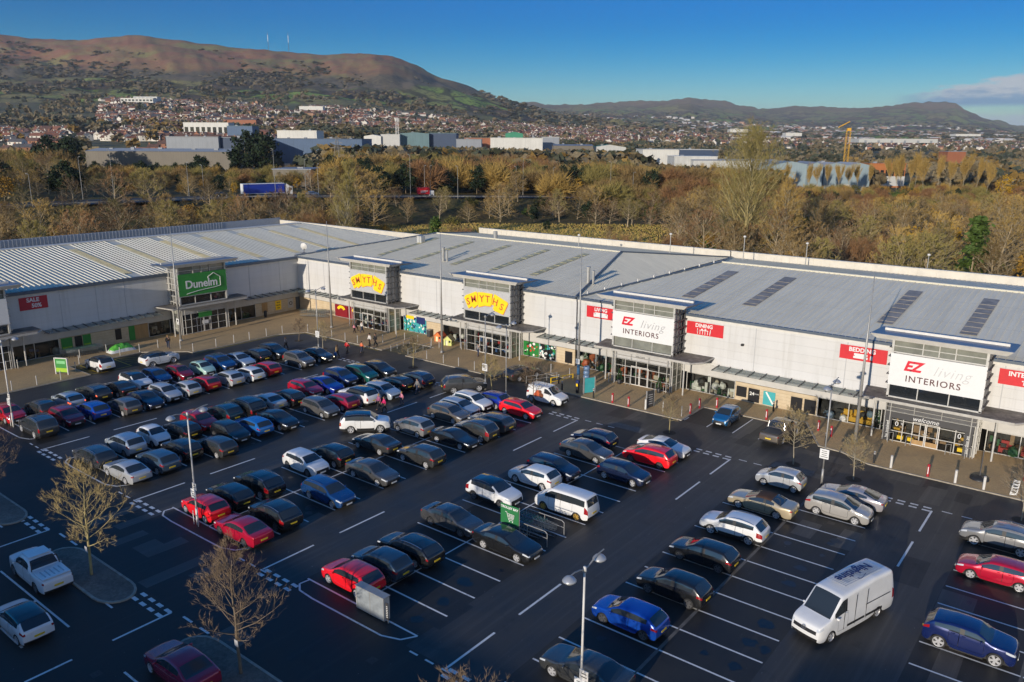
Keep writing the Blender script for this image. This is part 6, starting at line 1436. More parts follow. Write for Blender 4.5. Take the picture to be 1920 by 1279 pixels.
# ------------------------------------------------------------------ trolleys, trolley bay, cabinet
TROL = mat('trolley_wire', (.30, .33, .34), .35, metal=.7, var=.1); TGRN = mat('trolley_green', (.02, .16, .12), .5, var=.1)
def trolley_proto():
    t = bpy.data.objects.new('shopping_trolley', None); COL.objects.link(t)
    b = MB(); bx = lambda f, z: (-.38+.86*f if True else 0)
    for z, w0, w1 in ((.55, .19, .15), (.72, .22, .17), (.92, .25, .19)):
        b.path([(-.36, -w0, z), (.46, -w1, z), (.46, w1, z), (-.36, w0, z), (-.36, -w0, z)], .009, 3)
    for i in range(8):
        f = i/7; x = -.36+.82*f
        for s in (1, -1): b.tube((x, s*lerp(.19, .15, f), .55), (x, s*lerp(.25, .19, f), .92), .006, n=3)
        b.tube((x, -lerp(.19, .15, f), .55), (x, lerp(.19, .15, f), .55), .006, n=3)
    for i in range(5): y = -.13+.065*i; b.tube((.46, y, .55), (.46, y*1.2, .92), .006, n=3)
    b.build('basket', TROL, t)
    f = MB()
    for s in (1, -1): f.path([(-.45, s*.25, 1.02), (-.36, s*.24, .92), (-.30, s*.22, .55), (-.34, s*.25, .14), (.45, s*.17, .14)], .014, 4)
    f.build('chassis', TROL, t)
    h = MB(); h.tube((-.45, -.26, 1.02), (-.45, .26, 1.02), .022, n=6); h.build('handle', TGRN, t)
    for x, y in ((-.34, .25), (-.34, -.25), (.43, .17), (.43, -.17)): w = MB(); w.lathe([(.001, -.015), (.06, -.015), (.06, .015), (.001, .015)], (x, y, .065), 8, axis='y'); w.build('wheel', DARK, t)
    return t
tp = trolley_proto(); tused = False
def trolleys(n, x, y, dx, dy, ang, z, lab, grp):
    global tused
    for i in range(n):
        o = tp if not tused else copy_tree(tp); tused = True
        o.location = (x+dx*i, y+dy*i, z); o.rotation_euler = (0, 0, R(ang)); tag(o, lab, 'trolley', grp)
trolleys(9, -9.3, 6.75, .27, 0, 0, .01, 'shopping trolley nested in the rail bay behind the green trolley sign', 'trolleys in the bay'); trolleys(6, -9.1, 5.9, .27, 0, 0, .01, 'shopping trolley nested in the rail bay behind the green trolley sign', 'trolleys in the bay')
trolleys(14, -80.9, 6.6, .03, .3, 90, PZ, 'shopping trolley in the long line before the left shop windows', 'trolleys by the left shop'); trolleys(12, -80.0, 6.9, .03, .3, 90, PZ, 'shopping trolley in the long line before the left shop windows', 'trolleys by the left shop')
trolleys(13, -77.6, 40.1, .3, .13, 20, PZ, 'shopping trolley parked in the inner corner of the shops', 'trolleys in the inner corner'); trolleys(10, -77.2, 41.3, .3, .13, 20, PZ, 'shopping trolley parked in the inner corner of the shops', 'trolleys in the inner corner')
t = thing('trolley_bay', 'steel hoop rail bay for trolleys with a green sign reading TROLLEY BAY', 'trolley bay', (-8.9, 6.0, 0))
for y, x0, x1 in ((5.3, -9.6, -6.35), (7.3, -9.6, -6.35)):
    b = MB(); b.path([(x0+8.9, y-6, 0), (x0+8.9, y-6, 1.0), (x0+9.1, y-6, 1.1), (x1+8.7, y-6, 1.1), (x1+8.9, y-6, .98), (x1+8.9, y-6, 0)], .03, 6); b.tube((x0+8.9, y-6, .62), (x1+8.9, y-6, .62), .024, n=6); b.tube((.9, y-6, 0), (.9, y-6, 1.1), .026, n=6); b.build('hoop_rail', STEEL, t)
b = MB()
for dx in (-.9, .65): b.tube((dx, -1.3, 0), (dx, -1.3, 2.5), .03, n=6)
b.build('sign_post', STEEL, t)
b = MB(); b.box(-.9, .65, -1.37, -1.33, 1.05, 2.48); sgn = b.build('sign_panel', plain('bay_green', (36, 112, 62)), t)
lettering(sgn, 'TROLLEY BAY', .235, (-.125, -1.38, 2.27), WHITE, 'S', bold=.008)
b = MB(); y0, y1 = -1.392, -1.376
def bar2(a, c, w=.035):
    a = Vector((a[0], 0, a[1])); c = Vector((c[0], 0, c[1])); d = (c-a).normalized(); n = Vector((-d.z, 0, d.x))*w/2
    b.poly([(q.x, y0, q.z) for q in (a-n, c-n, c+n, a+n)])
for a, c in (((-.5, 1.95), (-.36, 1.95)), ((-.36, 1.95), (-.2, 1.42)), ((-.2, 1.42), (.2, 1.42)), ((-.31, 1.85), (.28, 1.85)), ((.28, 1.85), (.2, 1.53)), ((.2, 1.53), (-.25, 1.53)), ((-.28, 1.74), (.26, 1.74)), ((-.26, 1.64), (.23, 1.64)), ((-.1, 1.85), (-.08, 1.53)), ((.06, 1.85), (.05, 1.53)), ((.18, 1.85), (.14, 1.53))): bar2(a, c)
for x in (-.12, .14): b.poly([(x+.05*math.cos(a), y0, 1.32+.05*math.sin(a)) for a in np.linspace(0, 6.283, 11)[:-1]])
b.build('trolley_symbol', WHITE, sgn)
t = thing('metal_cabinet', 'large grey metal cabinet on the ground beside the bright red hatchback', 'cabinet', (-9.6, -7.25, 0))
CABM = mat('cabinet_metal', (.30, .33, .35), .5, metal=.2, var=.35, scale=1.0)
b = MB(); b.box(-1.15, 1.15, -.22, .22, .06, 1.5); b.build('cabinet_body', CABM, t); b = MB(); b.box(-1.2, 1.2, -.26, .26, 1.5, 1.54); b.build('cabinet_lid', STEEL, t)
for dx in (-1.12, 0, 1.12): b = MB(); b.box(dx-.02, dx+.02, -.235, -.222, .08, 1.49); b.build('panel_rib', STEEL, t)
for dx in (-1.27, 1.36): b = MB(); b.tube((dx, -.1, 0), (dx, -.1, 1.25), .04, n=8); b.build('guard_post', TRIM if dx < 0 else STEEL, t)
b = MB(); b.box(1.25, 1.47, -.18, -.15, .25, 1.3); o = b.build('side_notice', SLATE, t)
b = MB()
for k in range(7): b.box(1.30, 1.42, -.19, -.181, .4+k*.11, .44+k*.11)
b.build('notice_print', NEARW, o)
# covered heap on the left forecourt
def tarp():
    b = MB(); nx, ny = 26, 12; rr = random.Random(4)
    for layer in range(1):
        V = []
        for i in range(nx+1):
            for j in range(ny+1):
                u = i/nx*2-1; v_ = j/ny*2-1; h = max(0, 1-abs(u)**3.2)*max(0, 1-abs(v_)**3.0)
                z = h*(.95+.18*mnoise.noise(Vector((u*5, v_*3, 0)))+.1*mnoise.noise(Vector((u*13, v_*9, 3)))) if h > 0 else 0
                V.append((v_*.75+.06*mnoise.noise(Vector((u*9, v_*7, 5))), u*1.65, z))
        n0 = len(b.v); b.v += V
        for i in range(nx):
            for j in range(ny):
                a = n0+i*(ny+1)+j; b.f.append((a, a+1, a+ny+2, a+ny+1)); zc = sum(V[q-n0][2] for q in (a, a+1, a+ny+2, a+ny+1))/4; b.m.append(1 if zc < .3 else 0)
    return b
t = thing('covered_heap', 'heap under a bright green and white cover on the left forecourt', 'cover', (-78.3, 12.3, PZ)); tarp().build('cover_sheet', [mat('cover_green', (.10, .42, .05), .45, var=.25, scale=3), mat('cover_white', (.6, .62, .6), .5, var=.1)], t, True)
# ------------------------------------------------------------------ boards, totems, playhouses
t = thing('display_board', 'double posted green display board on the left forecourt', 'board', (-73.1, 2.9, PZ), R(28))
b = MB(); b.box(-.75, .75, -.05, .05, .25, 1.85); bd = b.build('board_panel', GREENS, t); b = MB()
for x in (-.78, .78): b.box(x-.05, x+.05, -.08, .08, 0, 1.95)
b.box(-.78, .78, -.06, .06, 1.85, 1.95); b.build('board_frame', TRIM, t)
b = MB(); b.box(-.7, .7, -.056, -.051, .3, .75); b.build('lime_stripe', GLIME, bd); b = MB(); b.box(-.55, .55, -.056, -.051, 1.25, 1.6); b.build('pale_print', plain('print_pale', (120, 190, 130)), bd)
t = thing('display_board', 'teal free standing board at the foot of the mast by the furniture store', 'board', (-22.3, 35.2, PZ), R(60)); b = MB(); b.box(-.62, .62, -.05, .05, .12, 1.75); b.build('board_panel', TEALP, t); b = MB()
for x in (-.66, .66): b.box(x-.05, x+.05, -.09, .09, 0, 1.85)
b.build('board_frame', STEEL, t)
t = thing('pavement_sign', 'narrow grey totem sign with print near the white bollard and red bollards', 'sign', (-15.0, 35.3, PZ), R(75)); b = MB(); b.box(-.5, .5, -.06, .06, .0, 1.75); o = b.build('sign_panel', SLATE, t); b = MB()
for k in range(5): b.box(-.3, .3, -.068, -.061, .35+k*.24, .42+k*.24)
b.build('sign_print', GREYS, o); b = MB(); b.box(-.55, -.5, -.08, .08, 0, 1.8); b.box(.5, .55, -.08, .08, 0, 1.8); b.build('sign_edge', STEEL, t)
t = thing('ticket_machine', 'blue payment pillar with a yellow face near the van', 'machine', (-23.4, 34.6, PZ)); b = MB(); b.box(-.14, .14, -.12, .12, 0, 1.15); b.build('pillar', BBLK, t); b = MB(); b.lathe([(.2, 1.1), (.22, 1.2), (.15, 1.4), (.02, 1.45)], n=10); b.build('head', NAVYP, t); b = MB(); b.box(-.1, .1, -.135, -.121, .75, 1.05); b.build('yellow_face', YEL, t)
t = thing('bottle_display', 'tall stack of bundled water bottles by the furniture store mast', 'stack', (-25.2, 37.2, PZ) if False else (-24.6, 38.2, PZ)); BOT = mat('bottle_blue', (.14, .22, .36), .3, var=.25, scale=6)
for k in range(4): b = MB(); b.lathe([(.3, .02), (.36, .1), (.36, .38), (.3, .47)], (0, 0, k*.5), 10); b.build('bundle', BOT, t, True)
t = thing('cafe_parasol_base', 'dark round base with a short post lying on the pavement before the right window', 'base', (14.5, 36.2, PZ)); b = MB(); b.lathe([(.72, 0), (.7, .12), (.45, .22), (.08, .28)], n=18); b.build('base', BBLK, t, True); b = MB(); b.tube((0, 0, .2), (0, .25, 2.4), .035, n=8); b.build('post', STEELD, t)
t = thing('banner_sign', 'small white slanting banner with dark print at the right edge of the pavement', 'banner', (17.1, 34.1, PZ), R(10)); b = MB(); b.poly([(-.25, 0, .1), (.22, 0, .1), (.34, 0, 1.35), (-.12, 0, 1.35)]); b.poly([(-.25, .03, .1), (-.12, .03, 1.35), (.34, .03, 1.35), (.22, .03, .1)]); o = b.build('banner_sheet', WHITE, t); b = MB()
for k in range(4): b.box(-.12+k*.02, .16+k*.02, -.008, -.003, .3+k*.25, .42+k*.25)
b.build('banner_print', DARK, o); b = MB(); b.tube((-.2, .015, 0), (-.08, .015, 1.4), .02, n=6); b.build('pole', STEEL, t)
def playhouse(x, y, rz, lab, wall, roofm, door):
    t = thing('toy_playhouse', lab, 'playhouse', (x, y, PZ), rz, 'toy playhouses')
    b = MB(); b.box(-.55, .55, -.5, .5, 0, .85); b.poly([(-.55, -.5, .85), (.55, -.5, .85), (0, -.5, 1.3)]); b.poly([(-.55, .5, .85), (0, .5, 1.3), (.55, .5, .85)]); b.build('wall', wall, t)
    r = MB()
    for s in (1, -1): r.poly([(s*.7, -.62, .72), (0, -.62, 1.36), (0, .62, 1.36), (s*.7, .62, .72)]); r.poly([(s*.7, -.62, .66), (s*.7, .62, .66), (0, .62, 1.30), (0, -.62, 1.30)]); r.poly([(s*.7, -.62, .66), (0, -.62, 1.30), (0, -.62, 1.36), (s*.7, -.62, .72)])
    r.build('roof', roofm, t)
    d = MB(); d.box(-.3, .02, -.525, -.5, .02, .68); d.build('door', door, t); w = MB(); w.box(.16, .42, -.52, -.5, .4, .68); w.build('window', BLK, t); w = MB(); w.box(.55, .57, -.2, .2, .35, .65); w.build('window', BLK, t)
playhouse(-50.6, 42.0, R(8), 'toy playhouse with an orange roof behind the mast', plain('play_orange', (214, 120, 60)), plain('play_red_roof', (190, 80, 40)), plain('play_cream', (230, 215, 170)))
playhouse(-48.2, 41.2, R(20), 'toy playhouse with pale walls and a beige roof right of the orange one', plain('play_green', (200, 205, 120)), plain('play_beige', (190, 170, 120)), plain('play_white', (225, 220, 190)))
t = thing('litter_bin', 'small dark double bin against the stone wall left of the playhouses', 'bin', (-53.4, 42.9, PZ)); b = MB(); b.box(-.3, .3, -.25, .25, 0, .95); b.build('bin_body', SLATE, t); b = MB(); b.box(-.33, .33, -.28, .28, .95, 1.02); b.build('bin_lid', STEEL, t)
t = thing('litter_bin', 'round dark bin beside the white window of the left shop corner', 'bin', (-81.3, 36.0, PZ)); b = MB(); b.lathe([(.2, 0), (.24, .9), (.2, .98), (.02, 1.0)], n=12); b.build('bin_body', BBLK, t, True); b = MB(); b.box(-.1, .1, .2, .25, .7, .85); b.build('bin_slot', DARK, t)
def topiary(x, y, lab):
    t = thing('topiary_plant', lab, 'plant', (x, y, PZ), 0, 'potted cone shrubs'); b = MB(); b.lathe([(.2, 0), (.27, .5), (.24, .52), (.02, .52)], n=12); b.build('pot', BBLK, t, True); m = MB(); rr = random.Random(int(x))
    for i in range(700):
        q = rr.random(); a = rr.random()*6.283; r = .3*(1-q)**.8*rr.uniform(.75, 1.05); p = Vector((r*math.cos(a), r*math.sin(a), .5+1.25*q)); d = Vector((math.cos(a), math.sin(a), rr.uniform(-.3, .8))).normalized(); e = d.orthogonal().normalized()*.03; m.poly([p-e, p+d*.08, p+e])
    m.build('foliage', mat('topiary_leaf', (.03, .075, .02), .7, var=.3), t)
topiary(-21.6, 40.35, 'clipped cone shrub in a black pot at the left of the furniture store doors'); topiary(-16.6, 40.2, 'clipped cone shrub in a black pot at the right of the furniture store doors')
# rails round the two hatched bays near the toy shop, and the taped rail by the van
def rail(pts, lab, m=STEEL, h=.75, name='low_rail'):
    base = Vector((*pts[0], 0.02)); t = thing(name, lab, 'rail', base); b = MB(); q = [Vector((*p, 0.02))-base for p in pts]
    for a, c in zip(q[:-1], q[1:]):
        b.tube(a+Vector((0, 0, h)), c+Vector((0, 0, h)), .04, n=6); b.tube(a+Vector((0, 0, h*.45)), c+Vector((0, 0, h*.45)), .03, n=6)
    b.build('rail_bar', m, t)
    for a, c in zip(q[:-1], q[1:]):
        n = max(1, round((c-a).length/1.4))
        for i in range(n+1): p = a.lerp(c, i/n); s = MB(); s.tube(p, p+Vector((0, 0, h+.05)), .045, n=6); s.build('rail_post', m, t)
rail([(-51.9, 34.2), (-52.9, 38.5)], 'low pale rail between the two hatched bays, the left one by the toy shop'); rail([(-49.0, 34.4), (-49.2, 38.7)], 'low pale rail at the right side of the hatched bays by the toy shop')
rail([(-31.0, 35.0), (-31.2, 37.9)], 'low pale rail beside the brown grey estate by the toy shop') if False else rail([(-30.0, 34.2), (-28.2, 37.6)], 'low pale rail beside the brown grey estate by the toy shop')
rail([(-27.4, 35.3), (-26.4, 38.2)], 'yellow taped rail on black posts behind the white decorated van', YEL, .8, 'taped_rail')
sb = MB()
for x0 in (-53.0, -51.0):
    sb.poly([(x0, 34.0, .008), (x0+1.9, 34.0, .008), (x0+1.9, 38.8, .008), (x0, 38.8, .008)])
tag(sb.build('planting_strip_soil', mat('verge_soil', (.10, .085, .045), .95, var=.4, scale=2.5)), kind='structure')
# ------------------------------------------------------------------ people
SKIN = mat('skin', (.42, .24, .16), .6, var=0.05)
def skin_obj(name, verts, edges, m, parent, lv=1):
    me = bpy.data.meshes.new(name); me.from_pydata([v[0] for v in verts], edges, []); o = bpy.data.objects.new(name, me); COL.objects.link(o)
    md = o.modifiers.new('skin', 'SKIN'); 
    if not me.skin_vertices: me.attributes
    for i, v in enumerate(verts):
        r = v[1]; me.skin_vertices[0].data[i].radius = (r, r) if not isinstance(r, tuple) else r
    me.skin_vertices[0].data[0].use_root = True; md.use_smooth_shade = True
    sb_ = o.modifiers.new('sub', 'SUBSURF'); sb_.levels = lv; sb_.render_levels = lv
    dg = bpy.context.evaluated_depsgraph_get(); r = bpy.data.meshes.new_from_object(o.evaluated_get(dg)); bpy.data.objects.remove(o); bpy.data.meshes.remove(me)
    r.materials.clear(); r.materials.append(m); r.polygons.foreach_set('use_smooth', [True]*len(r.polygons)); return link(name, r, parent)
def person(x, y, ang, h, jac, tro, hair, label, stride=.16, bag=None, long_hair=False, z=0.0):
    s = h/1.72; t = thing('person', label, 'person', (x, y, z), R(ang), 'shoppers on foot')
    V = []; E = []
    def add(p, r, link_=None): V.append(((p[0]*s, p[1]*s, p[2]*s), r*s)); (E.append((link_, len(V)-1)) if link_ is not None else None); return len(V)-1
    pel = add((0, 0, .95), .13); ch = add((.01, 0, 1.22), .135, pel); nk = add((.01, 0, 1.44), .06, ch); hd = add((.02, 0, 1.56), .085, nk); tp_ = add((.03, 0, 1.66), .085, hd); add((.125, 0, 1.585), .018, hd)
    leg = {}
    for sd, st in ((1, stride), (-1, -stride)):
        hp = add((0, sd*.09, .88), .095, pel); kn = add((st*.9+.03, sd*.095, .48), .062, hp); an_ = add((st*1.6-.05*(st < 0), sd*.1, .09+.04*(st < 0)), .042, kn); add((st*1.6+.16, sd*.11, .045+.01*(st < 0)), .04, an_)
        sh = add((.0, sd*.18, 1.38), .058, ch); el = add((-st*.5-.02, sd*.25, 1.12), .045, sh); wr = add((-st*.9+.10, sd*.24, .90), .032, el); pm = add((-st*.95+.13, sd*.235, .82), .035, wr)
        for k, L in enumerate((.07, .085, .08, .065)): f1 = add((-st*.95+.125+.018*(k-1.5), sd*.235, .82-L*.6), .011, pm); add((-st*.95+.14+.016*(k-1.5), sd*.225, .82-L), .009, f1)
        add((-st*.95+.17, sd*.215, .79), .011, pm); leg[sd] = (hp, kn, an_, sh, el, wr)
    skin_obj('body', V, E, SKIN, t)
    P = lambda i: tuple(c/s for c in V[i][0])
    V2 = []; E2 = []
    def add2(p, r, l=None): V2.append(((p[0]*s, p[1]*s, p[2]*s), r*s)); (E2.append((l, len(V2)-1)) if l is not None else None); return len(V2)-1
    a = add2((0, 0, .86), .165); b_ = add2((.01, 0, 1.22), .165, a); add2((.01, 0, 1.43), .085, b_)
    for sd in (1, -1): q = add2(P(leg[sd][3]), .08, b_); q = add2(P(leg[sd][4]), .066, q); add2(P(leg[sd][5]), .05, q)
    skin_obj('jacket', V2, E2, jac, t)
    V2.clear(); E2.clear(); a = add2((0, 0, .92), .145)
    for sd in (1, -1): q = add2(P(leg[sd][0]), .11, a); q = add2(P(leg[sd][1]), .078, q); add2(P(leg[sd][2]), .062, q)
    skin_obj('trousers', V2, E2, tro, t)
    b = MB(); b.lathe([(.001, .12), (.07, .1), (.1, .04), (.105, -.03), (.085, -.07 if not long_hair else -.2)], (0, 0, 0), 10); me = b.mesh('hair', hair, True); o = link('hair', me, t); o.location = (-.015*s, 0, 1.63*s); o.scale = (s, s, s)
    for sd in (1, -1): b = MB(); b.lathe([(.001, -.012), (.012, 0), (.001, .012)], (0, 0, 0), 6); o = b.build('eye', DARK, t, True); o.location = (.105*s, sd*.032*s, 1.605*s)
    for sd in (1, -1): b = MB(); b.box(-.07, .17, -.045, .045, 0, .07); st = stride*sd; o = b.build('shoe', DARK, t); o.location = (st*1.6*s, sd*.105*s, .012+.02*(st < 0)); o.scale = (s, s, s)
    if bag:
        bg_ = thing('shopping_bag', bag[1], 'bag', (x, y, z), R(ang)); b = MB(); b.prism([(-.16, .22), (.2, .22), (.2, .36), (-.16, .36)], .38, .72); b.build('bag_body', bag[0], bg_); b = MB(); b.path([(-.08, .29, .72), (0, .27, .84), (.12, .29, .72)], .012, 4); b.build('bag_handle', bag[0], bg_)
C_ = lambda n, rgb: mat('cloth_'+n, srgb(*rgb), .85, var=.12, scale=8)
JB, JG, JT, JR, JO, JM, JP, JW, JK = C_('black', (26, 26, 30)), C_('grey', (120, 118, 118)), C_('tan', (176, 144, 96)), C_('red', (186, 24, 34)), C_('orange', (222, 110, 66)), C_('magenta', (200, 36, 100)), C_('mauve', (150, 84, 120)), C_('white', (208, 204, 198)), C_('pink', (206, 130, 150))
TJ, TN = C_('jean', (44, 54, 78)), C_('dark', (30, 28, 30)); HB, HD, HL = C_('brown_hair', (60, 40, 26)), C_('dark_hair', (26, 20, 18)), C_('fair_hair', (150, 116, 70))
person(-63.0, 26.2, 200, 1.68, JG, TN, HL, 'person in a grey jacket between the black off-roader and the grey crossover')
person(-54.8, 27.8, 190, 1.68, JT, TN, HB, 'person in a tan coat with long hair carrying a blue bag', bag=(plain('bag_blue', (60, 110, 170)), 'blue shopping bag carried by the person in the tan coat'), long_hair=True)
person(-55.5, 30.0, 100, 1.66, JR, TN, HD, 'person in a red jacket walking to the toy shop'); person(-54.3, 31.4, 80, 1.5, JO, TJ, HB, 'person in an orange top walking to the toy shop')
person(-55.8, 34.1, 260, 1.70, JW, TN, HD, 'person in a white top with dark trousers at the kerb', stride=.1, z=PZ); person(-54.9, 34.3, 250, 1.82, JB, TN, HD, 'tall person all in black at the kerb beside the rail', z=PZ)
person(-62.9, 37.6, 70, 1.35, JK, TN, HB, 'child in a pink top before the toy shop doors', z=PZ); person(-62.2, 38.4, 70, 1.70, JW, TJ, HB, 'person in a white coat before the toy shop doors', z=PZ); person(-63.6, 38.6, 60, 1.72, JB, TN, HD, 'person in a black coat left of the white coat before the toy shop doors', z=PZ)
person(-74.8, 16.7, 150, 1.76, JB, TJ, HL, 'person in a dark jacket on the left forecourt by the bollards', z=PZ)
person(-36.0, 17.5, 250, 1.68, JP, TN, HL, 'person in a mauve jacket in the aisle beside the person in magenta'); person(-35.1, 17.4, 240, 1.62, JM, TN, HB, 'person in a magenta jacket in the aisle'); person(-35.3, 20.0, 250, 1.45, JK, TJ, HL, 'child in a pink jacket walking alone in the aisle'); person(-36.7, 23.7, 250, 1.74, JG, TJ, HD, 'person in grey beside the dark blue crossover')
person(-41.4, 39.2, 100, 1.72, JG, TJ, HD, 'person in grey by the second toy shop entrance', z=PZ)
# ------------------------------------------------------------------ woods behind the shops
rw = random.Random(77)
def set_mesh(mb, name, m, smooth=False): return mb.mesh(name, m, smooth)
TW = [tree_mat('wood_twigs_golden', (.37, .245, .07)), tree_mat('wood_twigs_brown', (.23, .155, .062)), tree_mat('wood_twigs_russet', (.235, .125, .055)), tree_mat('wood_twigs_olive', (.25, .205, .062))]
BK = tree_mat('wood_bark', (.34, .27, .17))
def leaf_mat(n, c): return mat(n, c, .7, var=.35, scale=.9, var2=(.3, 6), spec=.25)
LF = dict(dark=leaf_mat('dark_leaf', (.018, .032, .012)), green=leaf_mat('green_leaf', (.06, .10, .018)), yellow=leaf_mat('yellow_leaf', (.38, .22, .015)), olive=leaf_mat('olive_leaf', (.12, .11, .025)), ochre=leaf_mat('ochre_leaf', (.28, .16, .025)))
def leafy(seed, H, Wd, shape, n, size, m_trunk=.12):
    """trunk with limbs, and a crown of leaf clumps set round many small centres"""
    rr = random.Random(seed); wood = MB(); lf = MB(); wood.tube((0, 0, 0), (0, 0, H*.75), m_trunk*H/10, .03, 6)
    cs = []
    for i in range(34):
        u = rr.random(); a = rr.random()*6.283
        if shape == 'cone': r = Wd*.5*(1-u)**.8*rr.uniform(.3, 1); z = H*(.08+.9*u)
        elif shape == 'mound': r = Wd*.5*math.sqrt(rr.random()); z = H*rr.uniform(.1, .95)*math.sqrt(max(0, 1-(r/(Wd*.55))**2))
        else: th = math.acos(rr.uniform(-.8, 1)); rad = rr.uniform(.45, 1)**.6; r = Wd*.5*math.sin(th)*rad; z = H*(.56+.42*math.cos(th)*rad)
        c = Vector((r*math.cos(a), r*math.sin(a), z)); cs.append(c)
        if shape != 'mound' and i < 14: wood.tube((0, 0, max(.3, z*.6)), c, .05*H/10, .015, 4, caps=False)
    for i in range(n):
        c = rr.choice(cs); p = c+Vector((rr.gauss(0, 1), rr.gauss(0, 1), rr.gauss(0, .8)))*Wd*.085; d = Vector((rr.gauss(0, 1), rr.gauss(0, 1), rr.gauss(.1, .7))).normalized(); e = d.orthogonal().normalized(); e = (e*math.cos(rr.random()*6)+d.cross(e)*math.sin(rr.random()*6)); s = size*rr.uniform(.5, 1.2)
        lf.poly([p-e*s*.5, p+d*s*.8, p+e*s*.5, p-d*s*.5])
    return wood, lf
def proto_pair(w, t, mw, mt, nm): return (w.mesh('trunk', mw, True), t.mesh('crown', mt))
SHR = [proto_pair(*street_tree(100+i, 9, (.5, 1.6, .9, 2.2)[i % 4], (8.5, 7.0, 9.5, 6.5)[(i*3) % 4], .17, .05, .5, (74, 62, 80, 55)[i % 4], (24, 18, 30, 16)[i % 4], .026, 2.6, 26, 6), BK, TW[i % 4], 'shrub') for i in range(8)]
LOWS = [proto_pair(*bare_tree(140+i, 9, 1.4, .8, .5, 2, 3, .12, 9, 2.4, multi=4, side=.8, wf=.05), BK, TW[i % 4], 'shrub') for i in range(4)]
EV = [proto_pair(*leafy(200+i, 12, 7.5, 'round', 3400, .62), BK, LF['dark'], 'ev') for i in range(2)]
AU = [proto_pair(*leafy(210+i, 8, 4.5, 'round', 620, .38), BARKP, LF['yellow'], 'au') for i in range(2)]; OL = [proto_pair(*leafy(220+i, 7, 6.5, 'round', 1200, .42), BK, LF[k], 'ol') for i, k in enumerate(('olive', 'ochre'))]
GB = [proto_pair(*leafy(230+i, 4, 6, 'mound', 900, .42), BK, LF[k], 'gb') for i, k in enumerate(('green', 'olive'))]; CN = [proto_pair(*leafy(240, 11, 4.6, 'cone', 1500, .45), BK, LF['green'], 'cn')]
PO = [proto_pair(*bare_tree(250+i, 15, 5, .22, 1.3, 3, 3, .14, 9, 1.7, side=.95, wf=.03), BARKP, TW[0], 'po') for i in range(3)]
def spot_tree(pair, name, label, x, y, H, H0, group, wide=1.0, z=None):
    t = thing(name, label, 'tree' if 'bush' not in name else 'bush', (x, y, (tz(x, y) if z is None else z)-.05), rw.random()*6.28, group); s = H/H0
    for nm, me in zip(('trunk', 'crown'), pair): o = link(nm, me, t)
    t.scale = (s*wide, s*wide, s); return t
def merged(name, items, m, label=None):
    """many far plants as one object: copies of small crown meshes, joined"""
    Vs, Fs, n = [], [], 0
    cache = {}
    for me, x, y, z, rz, s, wd in items:
        if me.name not in cache:
            v = np.empty(len(me.vertices)*3); me.vertices.foreach_get('co', v); cache[me.name] = (v.reshape(-1, 3), [tuple(p.vertices) for p in me.polygons])
        v, fs = cache[me.name]; c, si = math.cos(rz), math.sin(rz)
        q = np.empty_like(v); q[:, 0] = (v[:, 0]*c-v[:, 1]*si)*s*wd+x; q[:, 1] = (v[:, 0]*si+v[:, 1]*c)*s*wd+y; q[:, 2] = v[:, 2]*s+z
        Vs.append(q); Fs += [tuple(i+n for i in f) for f in fs]; n += len(v)
    me = bpy.data.meshes.new(name); me.from_pydata(np.concatenate(Vs).tolist(), [], Fs); me.materials.append(m); return tag(link(name, me), kind='stuff')
def clear_grass(px, D): 
    if 650 < px < 1265 and 128 < D < 268-(.05*abs(px-960)): return 'grass'
    if 1265 <= px < 1335 and D < 190: return 'grass'
    return None
taken = []
def free(x, y, r):
    for a, b_ in taken[-1400:]:
        if (a-x)**2+(b_-y)**2 < r*r: return False
    return True
plants = []
tries = 0
